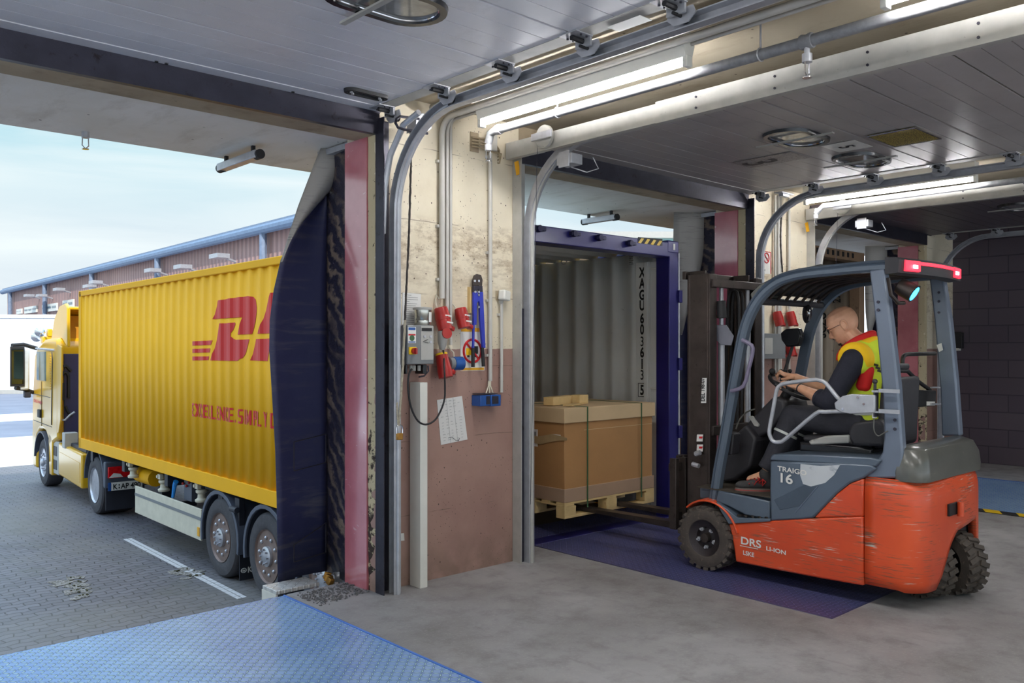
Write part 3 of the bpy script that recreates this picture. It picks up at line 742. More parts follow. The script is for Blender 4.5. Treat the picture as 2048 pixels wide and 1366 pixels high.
for a,c in (((6.08,2.475),(6.545,2.475)),((6.545,2.475),(6.545,2.81)),((6.545,2.81),(6.08,2.81)),((6.08,2.81),(6.08,2.475))): b.tube([(a[0],a[1],zz),(c[0],c[1],zz)],.005,6)
b.build('vent_frame',M['chrome'],s)
p=onz(1568,385,DZ)
MB().box((p.x,p.y,DZ-.012),(.22,.09,.012)).box((p.x,p.y,DZ-.028),(.12,.05,.03)).build('latch',M['galv'],d2,bev=.003)
p=onz(1264,47,DZ); MB().box((p.x-.02,p.y,DZ-.006),(.09,.20,.002)).build('maker_sticker',M['signwhite'],d1)
d3=sectional_door(8.80,12.1,M['door3'],'dark purple-grey sectional door opened overhead in the far bay, with one porthole',[(10.35,3.1)],None,nsec=6,yj=3.9)

# ---- tracks
def arc(x,yv,zv,rad,zt,n=12):
    # vertical at y=yv up to zv, quarter arc to horizontal at zt
    pts=[]
    for i in range(n+1):
        a=PI/2*i/n; pts.append(V((x,yv-rad*(1-cos(a)),zt-rad+rad*sin(a))))
    return pts
def track(x,label,yend,s=1,zb=.0):
    t=thing('door_track',label,'door track',(x,WY-.05,zb))
    prof=[V((x,4.62,zb)),V((x,4.62,2.3))]+arc(x,4.62,0,.62,3.08)[1:]+[V((x,yend,3.08))]
    # C-shaped rail: back strip plus two lips
    b=MB()
    def strip(off0,off1,th):
        ring=[]
        for i,p in enumerate(prof):
            tt=(prof[min(i+1,len(prof)-1)]-prof[max(i-1,0)]).normalized(); nn=V((0,-tt.z,tt.y))
            q=p+nn*off0; r=p+nn*off1
            ring.append([q+V((-th*0,0,0)),r,r+V((s*.05,0,0)),q+V((s*.05,0,0))])
        return ring
    b.rings(strip(-.030,-.024,0)); b.rings(strip(.024,.030,0)); b.build('rail_lips',M['galv'],t,sharp=50)
    b=MB(); ring=[]
    for i,p in enumerate(prof):
        tt=(prof[min(i+1,len(prof)-1)]-prof[max(i-1,0)]).normalized(); nn=V((0,-tt.z,tt.y))
        ring.append([p+nn*-.03+V((s*.05,0,0)),p+nn*.03+V((s*.05,0,0)),p+nn*.03+V((s*.054,0,0)),p+nn*-.03+V((s*.054,0,0))])
    b.rings(ring); b.build('rail_web',M['galv'],t,sharp=50)
    # outer tubular cover
    MB().tube([p+V((s*.03,-.035 if i<2 else -.03,0)) for i,p in enumerate(prof[:13])],.014,10).build('cover_tube',M['galv'] if s>0 else M['galv_dull'],t)
    return t
t1=track(3.175,'steel door track curving from the pillar to the ceiling, right side of the nearest bay',-.6,1)
t1c=MB().tube([(3.135,4.66,2.35),(3.135,4.64,2.65),(3.14,4.58,2.85),(3.15,4.45,3.02),(3.16,4.3,3.07)],.02,10).build('inner_curve',M['galv'],t1)
t2=track(4.44,'pale steel door track curving above the pillar, left side of the forklift bay',-.6,-1)
t2b=track(7.59,'steel door track on the far pillar, right side of the forklift bay',-.6,1)
t3=track(8.84,'pale door track on the far pillar, left side of the dark bay',-.6,-1)
t3b=track(12.16,'dark door track in the corner by the blockwork wall',-.6,1)
# ---- door posts (steel angles at the pillar edges)
def post(x0,x1,label,mat,wavy=False,depth=.1):
    t=thing('door_post',label,'door post',((x0+x1)/2,WY-depth/2,0))
    MB().bb((x0,WY-.012,0),(x1,WY-.002,3.1)).build('back_flange',mat,t,bev=.002)
    MB().bb((x0,WY-depth,0),(x0+.006,WY-.012,3.1)).build('side_flange',mat,t)
    if wavy:
        # frayed rubber seal strip hanging beside the track, swelling lower down
        pts=[V((x1+.028+.010*sin(z*3.1)*(1 if z<1.4 else .3),WY-.05,z)) for z in [i*.12 for i in range(0,24)]]
        r=[.014+(.010 if p.z<1 else 0)*sin((1-p.z)*PI if p.z<1 else 0) for p in pts]
        MB().tube(pts,r,8).build('rubber_seal',M['rubberblack'],t)
        b=MB()
        for i in range(9): b.cyl((x0+.045,WY-.022,.3+i*.33),(x0+.045,WY-.012,.3+i*.33),.009,n=8)
        b.build('fixing_bolts',M['steel_dark'],t)
    return t
pA=post(3.115,3.215,'dark steel door post on the left edge of the two-tone pillar',M['steel_dark'],True)
pB=post(4.335,4.455,'dull steel door post on the right edge of the two-tone pillar',M['galv_dull'])
MB().bb((4.345,WY-.075,0),(4.46,WY-.012,1.9)).build('lower_guard',M['steel_dark'],pB,bev=.004)
q=MB(); a=[ony(u,v,WY-.08) for u,v in ((1029,324),(1037,321),(1041,348),(1033,351))]; q.prism(a,(0,.003,0)); q.build('orange_label',M['signyellow'],pB)
pC=post(7.515,7.615,'dark steel door post beside the red jamb behind the forklift mast',M['steel_dark'])
pD=post(8.735,8.865,'dull steel door post on the right edge of the far pillar',M['galv_dull'])
q=MB(); a=[ony(u,v,WY-.08) for u,v in ((1610,446),(1616,444),(1619,463),(1613,464))]; q.prism(a,(0,.003,0)); q.build('orange_label',M['signyellow'],pD)
# ---- galvanised guide beams across the hall
def beam(x,label,y1=4.70,splice=3.3):
    t=thing('guide_beam',label,'steel beam',(x,2,3.0))
    MB().bb((x,splice,3.005),(x+.05,y1,3.125)).build('near_wall_length',M['galv_dull'],t,bev=.002)
    MB().bb((x-.006,-1.2,3.0),(x+.05,splice+.005,3.135)).build('long_length',M['galv_dull'],t,bev=.002)
    b=MB()
    for i in range(9):
        y=splice-.3-i*.52
        for z_ in (3.035,3.10): b.cyl((x-.012,y,z_),(x-.005,y,z_),.007,n=8)
    b.build('bolt_holes',M['steel_dark'],t)
    p=V((x-.03,4.26,3.09))
    MB().lathe([(.0,-.012),(.02,-.014),(.06,-.008),(.078,-.012),(.082,-.009),(.070,-.002),(.070,.002),(.082,.009),(.078,.012),(.0,.012)],p,(1,0,0),28).build('pulley',M['galv_dull'],t)
    MB().box(p+V((-.04,-.01,0)),(.012,.20,.05)).build('pulley_bracket',M['galv'],t,bev=.003)
    MB().tube([p+V((-.02,.05,-.06)),p+V((-.02,.06,-.35)),p+V((-.02,.12,-2.6))],.002,5).build('lift_wire',M['steel_dark'],t)
    MB().bb((x-.05,3.98,2.86),(x+.06,4.12,2.93)).bb((x-.055,4.0,2.84),(x-.045,4.10,2.95)).build('end_stop',M['galv'],t,bev=.003)
    MB().tube([(x+.02,4.05,2.85),(x+.05,3.93,2.80),(x+.09,3.86,2.82),(x+.08,3.9,2.9)],.004,6).build('wire_loop',M['galv'],t)
    return t
beam(4.25,'pale galvanised guide beam running from the two-tone pillar across the forklift bay')
beam(8.68,'pale galvanised guide beam beyond the second lamp, over the dark bay',4.70,3.38)
# ---- bracket and pull handle where the first track meets the pillar
t=thing('door_latch_bracket','galvanised bracket with a bent dark pull loop at the top of the pillar','bracket',(3.36,4.5,3.0))
P=lambda u,v,y=4.45: ony(u,v,y)
a=[P(833,228),(P(848,226)),P(849,253),P(831,262)]; MB().prism(a,(.0,.10,0)).build('bracket_plate',M['galv'],t,bev=.003)
a=[P(833,262),P(849,253),P(864,246),P(863,258),P(850,266)]; MB().prism(a,(0,.09,0)).build('bracket_box',M['galv'],t,bev=.003)
MB().tube([P(838,238),P(800,233),P(793,238),P(791,246),P(796,255),P(808,259),P(828,262),P(855,267)],.009,8).build('pull_loop',M['steel_dark'],t)
MB().tube([P(827,260),P(824,270),P(829,272),P(826,268)],.006,6).build('ring',M['galv'],t)
# ---- conduits along the ceiling and down the pillar
def conduit(lab,path,r,mat='pipe',clips=()):
    t=thing('conduit_pipe',lab,'pipe',path[0])
    MB().tube(path,r,12).build('pipe',M[mat],t)
    for c in clips:
        c=V(c); MB().box(c+V((0,.02,0)),(r*3.4,.03,.02)).build('clip',M['pipe'],t,bev=.002)
    return t
yw=WY-.03
def bendpath(x,ztop,zbot,y,yend,r=.12):
    pts=[V((x,yend,ztop)),V((x,y-r,ztop))]
    for i in range(1,7): a=PI/2*i/6; pts.append(V((x,y-r+r*sin(a),ztop-r+r*cos(a))))
    pts.append(V((x,y,zbot))); return pts
conduit('thick grey conduit on the pillar left of the red sockets',bendpath(3.645,3.20,ony(881,597,yw).z,yw,-1),.021,clips=[(3.645,yw,z_) for z_ in (2.9,2.45,2.08)])
conduit('middle grey conduit on the pillar, second of the three together',bendpath(3.69,3.22,ony(891,640,yw).z,yw,-1),.014,clips=[(3.69,yw,z_) for z_ in (2.9,2.45,2.08)])
conduit('thin grey conduit on the pillar, right of the three together',bendpath(3.722,3.20,ony(898,690,yw).z,yw,-1,.05),.011,clips=[(3.722,yw,z_) for z_ in (2.88,2.43)])
conduit('single grey conduit down the pillar to the blue box',[(4.09,yw,3.12),(4.09,yw,2.2),(4.09,yw,ony(979,762,yw).z)],.015,clips=[(4.09,yw,z_) for z_ in (3.0,2.3,1.95,1.55)])
conduit('short grey conduit from the pale sensor box down to the blue box',[(4.20,yw,ony(1002,606,yw).z),(4.20,yw,ony(1002,785,yw).z)],.012,clips=[(4.20,yw,1.85)])
conduit('wide white conduit along the ceiling beside the first lamp',[(3.50,4.6,3.22),(3.50,-1.5,3.22)],.034)
conduit('narrow white conduit along the ceiling between pipe and lamp',[(3.585,4.3,3.22),(3.585,-1.5,3.22)],.013,clips=[(3.585,y,3.225) for y in (2.9,2.3,1.9,1.5)])
# ---- sprinkler mains
t=thing('sprinkler_main','galvanised sprinkler main under the ceiling beside the first lamp','pipe',(3.80,2,3.07))
MB().tube([(3.80,-1.5,3.07),(3.80,4.30,3.07),(3.805,4.36,3.06),(3.81,4.39,3.0)],.028,14).build('pipe',M['pipe_galv'],t)
for y in (3.72,2.3): 
    b=MB(); b.tube([(3.80+.032*cos(a),y,3.07+.032*sin(a)) for a in [PI*2*i/14 for i in range(14)]],.004,6,closed=True); b.tube([(3.80,y,3.10),(3.80,y,3.29)],.005,6); b.build('hanger',M['galv'],t)
MB().lathe([(.036,-.03),(.038,-.02),(.033,0),(.038,.02),(.036,.03)],(3.80,2.05,3.07),(0,1,0),16).build('coupling',M['pipe_galv'],t)
MB().lathe([(.034,-.02),(.036,.0),(.034,.02)],(3.80,4.27,3.07),(0,1,0),16).build('elbow_collar',M['pipe_galv'],t)
spr(3.80,2.05,3.01,'',t)
spr(3.81,4.39,2.99,'',t)
t=thing('sprinkler_main','distant sprinkler main beside the second lamp','pipe',(8.30,2,3.07))
MB().tube([(8.30,-1.5,3.07),(8.30,4.30,3.07),(8.30,4.38,3.0)],.028,12).build('pipe',M['pipe_galv'],t)
spr(8.30,4.38,2.99,'',t)
# ---- fluorescent lamps
def lamp(x,y0,y1,label,z_=3.10):
    t=thing('fluorescent_lamp',label,'lamp',(x,(y0+y1)/2,z_))
    MB().cyl((x,y0+.03,z_),(x,y1-.03,z_),.013,n=12).build('tube',M['tube'],t)
    b=MB(); b.prism([(x-.05,y0,z_+.16),(x+.05,y0,z_+.16),(x+.05,y0,z_+.09),(x+.03,y0,z_+.025),(x-.03,y0,z_+.025),(x-.05,y0,z_+.09)],(0,y1-y0,0)); b.build('housing',M['white'],t,bev=.003)
    b=MB()
    for y in (y0+.01,y1-.01): b.box((x,y,z_+.005),(.05,.03,.06))
    b.build('end_socket',M['white'],t,bev=.004)
    b=MB()
    for y in (y0+.35,y1-.35): b.bb((x-.02,y-.02,z_+.16),(x+.02,y+.02,3.29))
    b.build('hanger',M['galv'],t)
lamp(3.70,2.66,4.34,'lit fluorescent tube lamp hanging nearest the two-tone pillar')
lamp(3.70,.0,1.64,'second lit fluorescent lamp at the top edge, towards the viewer')
lamp(8.15,2.78,4.42,'distant lit fluorescent tube lamp beyond the portholed door')
lamp(3.70,-2.6,-.96,'unseen fill fluorescent lamp added in the same row behind the viewer, third along')  # out-of-view lamps from here on, added to fill the hall with light
lamp(8.15,.1,1.74,'unseen fill fluorescent lamp added to the second row, beside the open door above the forklift')
lamp(-.75,2.66,4.34,'unseen fill fluorescent lamp added to the left of the nearest bay door')
lamp(-.75,.0,1.64,'unseen fill fluorescent lamp added left of the viewer, same row as the leftmost')
# ---- cable cluster at the pillar top
t=thing('cable_bundle','bundle of grey cables and flat junction plate in the notch at the pillar top','cable',(4.03,WY-.03,3.08))
for i in range(4):
    z_=3.12-.022*i
    MB().tube([V((3.93,WY-.01,z_)),V((3.98,WY-.04,z_-.005)),V((4.05,WY-.05,z_-.02*(i%2))),V((4.13+.02*i,WY-.04,z_-.02)),V((4.18,WY-.03,z_-.06-.01*i)),V((4.19,WY-.0,z_-.08))],.006,6).build('cable',simple('beige_cable_%d'%i,rgb(150,132,104),.6),t)
MB().box((4.08,WY-.06,3.10),(.09,.02,.12)).build('junction_plate',M['pipe'],t,bev=.004)
MB().bb((3.92,WY-.006,3.02),(4.0,WY+.001,3.16)).build('notch',M['header'],t)
# ================= THINGS ON THE PILLAR =================
FY=WY
def W(u,v,d=0): return ony(u,v,FY-d)
def slab(u0,v0,u1,v1,d0,d1):
    a=ony((u0+u1)/2,(v0+v1)/2,FY-d1); 
    p=ony(u0,v1,FY-d1); q=ony(u1,v0,FY-d1); return MB().bb((p.x,FY-d1,p.z),(q.x,FY-d0,q.z))
# control box
t=thing('control_box','grey door control box with yellow and red switch on the pillar','control box',W(845,700,.08))
slab(815,651,868,729,0.0,.15).build('enclosure',M['greybox'],t,bev=.006)
slab(798,650,813,731,0.0,.13).build('side_module',M['darkplastic'],t,bev=.005)
slab(842,652,867,720,.15,.153).build('front_panel',M['lightgrey'],t,bev=.001)
slab(844,656,864,662,.153,.156).build('name_strip',M['ink'],t)
s=slab(816,654,832,686,.15,.152).build('sticker',M['signwhite'],t)
slab(817,655,831,660,.152,.1525).build('sticker_header',M['bluebox'],s); slab(817,668,831,671,.152,.1525).build('sticker_band',M['signred'],s); slab(817,683,831,685,.152,.1525).build('sticker_footer',M['bluebox'],s)
q=W(824,676,.1522); MB().prism([q+V((.02*cos(a),0,.02*sin(a))) for a in [2*PI*i/16 for i in range(16)]],(0,-.001,0)).build('green_emblem',M['strapgreen'],s)
sw=slab(819,694,833,709,.15,.16).build('switch_plate',M['stickyellow'],t,bev=.002)
c=W(827,702,.16); MB().cyl(c,c+V((0,-.02,0)),.02).box(c+V((0,-.028,0)),(.014,.018,.04)).build('red_knob',M['red'],sw,bev=.002)
for i,(u,v) in enumerate(((849,673),(861,673),(861,684))):
    c=W(u,v,.153); MB().cyl(c,c+V((0,-.006,0)),.009,n=14).build('button',M['galv'],t)
MB().tube([W(856,679,.156),W(846,683,.156),W(857,686,.156)],.002,5).build('arrow_mark',M['ink'],t)
for u in (822,828,838):
    c=W(u,731,.08); MB().cyl(c,c+V((0,0,-.035)),.012,n=10).build('cable_gland',M['lightgrey'],t)
MB().tube([W(856,731,.08),W(857,742,.08),W(848,752,.08),W(838,754,.08)],.006,8).build('short_cable',M['steel_dark'],t)
for u0,u1 in ((811,815),(846,854)): slab(u0,729,u1,748,.0,.09).build('mount_foot',M['blackgloss'],t,bev=.003)
# tin
c=W(845,652,.09); top=W(845,614,.09); 
t=thing('tin_can','shiny round tin can with blank label on top of the control box','tin',(c.x,c.y,c.z))
h=top.z-c.z
MB().lathe([(.052,0),(.055,.005),(.055,h*.28),(.053,h*.3),(.055,h*.32),(.060,h*.8),(.060,h*.85)],c,(0,0,1),32).build('body',M['tin'],t)
MB().lathe([(.063,h*.84),(.066,h*.9),(.064,h*.97),(.03,h*1.0)],c,(0,0,1),32).build('lid',M['lightgrey'],t)
n=10; g=[[c+V((.0605*sin(a),-.0605*cos(a),zz)) for a in [D2R(8+6*i) for i in range(n)]] for zz in (h*.2,h*.72)]
MB().sheet(g).build('label',M['paper'],t)
# notices
def paper(name,lab,pts,lines,cat='paper notice',ink='greyink',extra=None):
    A=[ony(u,v,FY-.004) for u,v in pts]
    t=thing(name,lab,cat,A[3])
    MB().prism(A,(0,.002,0)).build('sheet',M['paper'],t)
    tl,tr,br,bl=A; b=MB(); r=random.Random(len(lab))
    for i in range(lines):
        f=(i+1.0)/(lines+1.2)
        l=tl.lerp(bl,f); e=tr.lerp(br,f); dz=(tl-bl)*.006
        if extra=='table':
            for j in range(5):
                if r.random()<.8:
                    a=l.lerp(e,.1+.17*j); c=l.lerp(e,.1+.17*j+.04+.07*r.random()); b.tube([a+V((0,-.003,0)),(a+c)/2+V((0,-.003,.002)),c+V((0,-.003,0))],.0009,4)
        else:
            a=l.lerp(e,.1); c=l.lerp(e,.35+.5*r.random()); b.prism([a-dz+V((0,-.0025,0)),c-dz+V((0,-.0025,0)),c+dz+V((0,-.0025,0)),a+dz+V((0,-.0025,0))],(0,-.0005,0))
    if extra=='table':
        for f in (.35,.62): b.tube([tl.lerp(tr,f)+V((0,-.003,0)),bl.lerp(br,f)+V((0,-.003,0))],.0006,4)
    b.build('text_lines',M[ink],t)
    return t
paper('paper_notice','printed sheet on the pillar behind the tin can and the rope',[(805,585),(842,588),(841,650),(804,649)],14)
tp=paper('paper_sheet','tilted handwritten list sheet on the lower pink part of the pillar',[(874,800),(924,792),(935,879),(882,890)],14,'handwritten list','greyink','table')
MB().tube([ony(u,v,FY-.008) for u,v in ((897,876),(904,874),(912,881),(918,880),(919,876),(917,882))],.0016,5).build('wire_hook',M['steel_dark'],tp)
t=paper('small_sticker','small white sticker low on the pink wall beside the post seal',[(789,1069),(808,1066),(809,1081),(789,1083)],3,'sticker')
slab(795,1070,799,1073,.006,.007).build('blue_mark',M['bluebox'],t)
# red sockets
def socket(lab,u,v,s=1.0,flip=None):
    c=W(u,v,.0); t=thing('power_socket',lab,'power socket',c+V((0,-.05,0)))
    # tapered body, axis tilted outwards and down
    ax=V((.10,-.22,-1)).normalized(); o=c+V((-.02,-.055,.085*s))
    MB().lathe([(.040*s,0),(.044*s,.004),(.052*s,.07*s),(.050*s,.085*s)],o,ax,24).build('housing',M['red'],t)
    MB().lathe([(.047*s,.085*s),(.050*s,.10*s),(.047*s,.15*s),(.038*s,.152*s)],o,ax,24).build('shroud',M['red'],t)
    e=o+ax*.14*s+V((.04*s,-.01,.0)); MB().box(e,(.035,.05,.03),(0,.5,.2)).build('cap_hinge',M['red'],t,bev=.005)
    b=MB()
    for k in (.055,.10):
        p=o+ax*k*s; b.box(p+V((.012,-.051*s,0)),(.05*s,.004,.010),(0,.12,0))
    b.build('white_label',M['signwhite'],t)
    MB().tube([o+V((-.01,.03,-.0)),o+V((-.018,.035,.05)),o+V((-.005,.04,.09)),W(u+2,598,.03)] if flip is None else flip,.006,8).build('feed_cable',M['cream'],t)
    return t
s1=socket('upper red industrial socket with a plug hanging in it, left of two',876,642,1.05)
s2=socket('upper red industrial socket with closed cap, right of two, beside the bolt cutter',915,640,.95,[W(912,626,.05),W(912,616,.04),W(906,609,.03),W(900,607,.02)])
s3=thing('power_socket','lower red industrial socket with yellow band below the plugged one','power socket',W(884,735,.05))
o=W(883,710,.06); ax=V((.06,-.25,-1)).normalized()
MB().lathe([(.040,0),(.044,.003),(.048,.09),(.052,.11),(.050,.16),(.038,.162)],o,ax,24).build('housing',M['red'],s3)
MB().lathe([(.041,-.012),(.043,0),(.040,.004)],o,ax,24).build('yellow_band',M['stickyellow'],s3)
MB().box(o+ax*.12+V((.045,-.015,0)),(.035,.05,.03),(0,.5,.2)).build('cap_hinge',M['red'],s3,bev=.005)
MB().tube([o,o+V((0,.02,.04)),o+V((.01,.03,.08)),W(893,690,.02)],.006,8).build('feed_cable',M['cream'],s3)
# plug with disc cap and black cable
t=thing('cable_plug','white-sleeved red plug with open red cap disc on the pillar','plug',W(890,670,.1))
c=W(893,667,.16); MB().lathe([(.0,-.005),(.033,-.005),(.036,0),(.036,.012),(.0,.014)],c,(-.2,-1,.15),28).build('cap_disc',M['red'],t)
c=W(885,668,.1); MB().lathe([(.032,.02),(.034,0),(.034,-.05),(.026,-.08),(.020,-.10),(.012,-.11)],c+V((0,0,.0)),(0,0,1),22).build('sleeve',M['lightgrey'],t)
t=thing('black_cable','black cable looping from the plug down and up to the control box','cable',W(852,850,.06))
path=[(886,697),(888,715),(889,745),(890,775),(889,798),(882,820),(870,840),(852,849),(836,842),(824,820),(818,795),(816,770),(818,748),(824,738)]
pts=[W(u,v,.17-(.07 if i<2 else 0)) for i,(u,v) in enumerate(path)]
def smoothp(P,k=4):
    out=[]
    for i in range(len(P)-1):
        p0=P[max(i-1,0)];p1=P[i];p2=P[i+1];p3=P[min(i+2,len(P)-1)]
        for j in range(k):
            s=j/k; out.append(.5*((2*p1)+(p2-p0)*s+(2*p0-5*p1+4*p2-p3)*s*s+(3*p1-p0-3*p2+p3)*s**3))
    out.append(P[-1]); return out
MB().tube(smoothp(pts),.0065,8).build('cable',M['black'],t)
# blue round plug
t=thing('blue_socket','blue and grey round socket lying sideways below the sign','power socket',W(908,727,.06))
a=W(896,727,.07); c=W(905,727,.07); e=W(923,727,.07)
MB().lathe([(.02,0),(.044,.003),(.044,(c-a).length),(.03,(c-a).length)],a,(1,0,0),24).build('grey_back',M['greybox'],t)
MB().lathe([(.03,0),(.047,.002),(.048,(e-c).length),(.02,(e-c).length+.004)],c,(1,0,0),24).build('blue_cap',M['bluebox'],t)
MB().tube([W(908,716,.05),W(907,705,.03),W(901,699,.02),W(897,692,.02)],.005,8).build('feed_cable',M['cream'],t)
# bolt cutter hanging on a nail
t=thing('bolt_cutter','blue handled bolt cutter hanging head up over the prohibition sign','tool',W(953,640,.04))
def P2(u,v,d=.04): return W(u,v,d)
b=MB(); 
b.prism([P2(*q) for q in ((944,572),(943,562),(947,551),(952,548),(955,549),(955,568),(953,572))],(0,-.014,0)); b.build('jaw',M['mast'],t,bev=.002)
b=MB(); b.prism([P2(*q) for q in ((954,572),(955,549),(960,550),(963,560),(962,572),(958,578))],(0,-.014,0)); b.build('jaw',M['mast'],t,bev=.002)
MB().prism([P2(*q) for q in ((944,572),(962,572),(963,586),(957,592),(955,580),(952,580),(949,592),(944,585))],(0,-.018,0)).build('joint_plate',M['steel_dark'],t,bev=.002)
MB().prism([P2(*q) for q in ((944,584),(951,584),(956,600),(951,606),(950,650),(944,650))],(0,-.02,0)).build('handle_arm',M['boltblue'],t,bev=.003)
MB().prism([P2(*q) for q in ((956,584),(963,584),(964,606),(968,696),(962,697),(957,640),(956,606),(954,600))],(0,-.02,0)).build('handle_arm',M['boltblue'],t,bev=.003)
MB().tube([P2(947,648,.05),P2(946,697,.05)],.010,8).build('tube_handle',M['boltblue'],t)
MB().tube([P2(946,696,.05),P2(946,734,.05)],.0135,10).build('grip',M['black'],t)
MB().tube([P2(964.5,695,.05),P2(967,733,.05)],.0135,10).build('grip',M['black'],t)
for u,v in ((949,562),(957,562),(957,590),(957,614),(957,584),(950,584)):
    c=P2(u,v,.06); MB().cyl(c,c+V((0,-.006,0)),.009,n=10).build('bolt',M['chrome'],t)
MB().bb(W(940,626,.03)-V((0,0,0)),W(948,575,.0)).build('wood_backing',M['wood'],t)
# prohibition sign
t=thing('prohibition_sign','white prohibition sign with red ring over a forklift pictogram, behind the bolt cutter','sign',W(945,742,.0))
slab(921,655,969,742,.001,.004).build('board',M['signwhite'],t)
slab(922,656,968,663,.004,.005).build('amber_band_top',M['signyellow'],t); slab(922,735,968,741,.004,.005).build('amber_band_bottom',M['signyellow'],t)
c=W(945,702,.006); rx=.082
MB().tube([c+V((rx*cos(a),0,rx*sin(a))) for a in [2*PI*i/40 for i in range(40)]],.009,6,closed=True).build('red_ring',M['signred'],t)
MB().tube([c+V((-.058,-.002,.058)),c+V((.058,-.002,-.058))],.008,6).build('red_bar',M['signred'],t)
MB().bb(c+V((-.06,-.0,-.03)),c+V((-.005,-.002,.02))).build('pictogram_body',M['vestyellow'],t)
MB().bb(c+V((-.01,-.0,-.02)),c+V((.05,-.002,.035))).bb(c+V((.01,-.002,-.045)),c+V((.035,-.003,-.02))).bb(c+V((-.05,-.002,-.045)),c+V((-.03,-.003,-.03))).build('pictogram_mast',M['ink'],t)
# rope with padlock
t=thing('door_pull_rope','oily door rope hanging from the pull loop, fraying white towards the padlock','rope',W(823,268,.1))
y0=.20
up=[ony(u,v,FY-.2) for u,v in ((824,268),(822,330),(820,400),(818,470),(815,530),(812,590),(810,640))]
lo=[ony(u,v,FY-.2) for u,v in ((810,640),(807,700),(804,760),(800,820),(797,852))]
def rope(P,r,mat,name,par,seed):
    rg=random.Random(seed); S=smoothp(P,10); b=MB(); b.tube([p+V((rg.uniform(-.0015,.0015),0,0)) for p in S],[r*(.85+.3*rg.random()) for _ in S],7); return b.build(name,M[mat],par)
rope(up,.007,'rope_dark','oily_strand',t,1); rope(lo,.008,'dirtcable','frayed_strand',t,2)
rope([ony(u,v,FY-.2) for u,v in ((797,852),(795,835),(794,815),(794,805))],.006,'dirtcable','loop_strand',t,3)
t=thing('padlock','brass padlock with chrome shackle hanging at the end of the rope','padlock',ony(799,880,FY-.2))
a=ony(791,880,FY-.19); c=ony(806.5,866,FY-.215); MB().bb((a.x,a.y,a.z),(c.x,c.y,c.z)).build('body',M['brass'],t,bev=.004)
MB().tube(smoothp([ony(u,v,FY-.2) for u,v in ((793,867),(793,856),(795,851),(799,849),(803,851),(805,856),(805,867))],4),.0042,8).build('shackle',M['chrome'],t)
# battery / blue box
t=thing('blue_box','blue double module box low on the pillar at the end of two conduits','junction box',W(981,800,.06))
slab(961,790,981,813,.0,.10).build('left_module',M['bluebox'],t,bev=.005); slab(982,789,1002,813,.0,.10).build('right_module',M['bluebox'],t,bev=.005)
slab(973,792,980,809,.10,.103).build('face_plate',M['steel_dark'],t); slab(985,792,997,808,.10,.103).build('face_plate',M['steel_dark'],t)
slab(959,786,996,789,.01,.09).build('lid',M['steel_dark'],t,bev=.002)
for i,(u0,u1) in enumerate(((977,972),(979,979),(981,986))): MB().tube([W(u0,762,.03),W(u0,772,.04),W(u1,787,.05)],.005,7).build('cable',M['cream'],t)
# sensor box
t=thing('sensor_box','pale tilted square sensor box at the top of the short conduit','sensor',W(1008,592,.05))
c=W(1009,591,.05); MB().box(c,(.085,.06,.075),(0,.12,.25)).build('housing',M['white'],t,bev=.01)
slab(992,582,1001,600,0,.006).build('torn_patch',M['header'],t)
MB().tube([W(1002,601,.03),W(1002,608,.03)],[.02,.012],8).build('neck',M['lightgrey'],t)
# white cable duct on the floor
a=W(824,762,.22); t=thing('cable_duct','tall white square cable duct standing on the floor against the pillar','cable duct',(3.44,WY-.07,0))
topz=ony(832,765,WY-.1).z
MB().bb((3.385,WY-.13,0),(3.445,WY-.01,topz)).build('duct',M['white'],t,bev=.003)
# wall-notice on the far pillar, its sockets and box
def far(u,v,d=0): return ony(u,v,WY-d)
t=thing('far_notice','white wall notice with red no-smoking ring on the far pillar','sign',far(1530,545,.01))
b=MB(); A=[far(1513,500,.006),far(1541,505,.006),far(1541,548,.006),far(1513,548,.006)]; b.prism(A,(0,.003,0)); b.build('board',M['signwhite'],t)
for i,(a,c) in enumerate(((0,1),(1,2))): MB().tube([A[a]+V((0,-.003,0)),A[c]+V((0,-.003,0))],.004,5).build('red_border',M['signred'],t)
c=far(1533,516,.01); MB().tube([c+V((.05*cos(a),0,.05*sin(a))) for a in [2*PI*i/24 for i in range(24)]],.006,5,closed=True).build('red_ring',M['signred'],t); MB().tube([c+V((-.035,0,.035)),c+V((.035,0,-.035))],.005,5).build('red_bar',M['signred'],t); MB().box(c,(.05,.004,.012),(0,.5,0)).build('cigarette',M['ink'],t)
b=MB(); text_on(b,'rung',far(1517,533,.008),(1,0,0),(0,0,1),.055,.8); text_on(b,'Ladestation',far(1517,541,.008),(1,0,0),(0,0,1),.045,.62); text_on(b,'ist 2,5 m breit',far(1517,547,.008),(1,0,0),(0,0,1),.03,.7); b.build('lettering',M['ink'],t)
for i,(u,v,l) in enumerate(((1546,640,'far pillar red socket, upper left, seen through the windscreen'),(1572,640,'far pillar red socket, upper right, seen through the windscreen'),(1548,702,'far pillar red socket, lower left beside the grey box'),(1570,700,'far pillar red socket, lower right beside the mirror post'))):
    c=far(u,v); t=thing('power_socket',l,'power socket',c+V((0,-.05,0))); ax=V((.10,-.22,-1)).normalized(); o=c+V((-.02,-.055,.085))
    MB().lathe([(.040,0),(.044,.004),(.052,.07),(.050,.085)],o,ax,20).build('housing',M['red'],t); MB().lathe([(.047,.085),(.050,.10),(.047,.15),(.038,.152)],o,ax,20).build('shroud',M['red'],t)
    MB().box(o+ax*.14+V((.04,-.01,0)),(.035,.05,.03),(0,.5,.2)).build('cap_hinge',M['red'],t,bev=.005)
    if i<2: MB().tube([o+V((0,.02,-.01)),o+V((0,.03,.05)),o+V((.01,.03,.12))],.006,6).build('feed_cable',M['cream'],t)
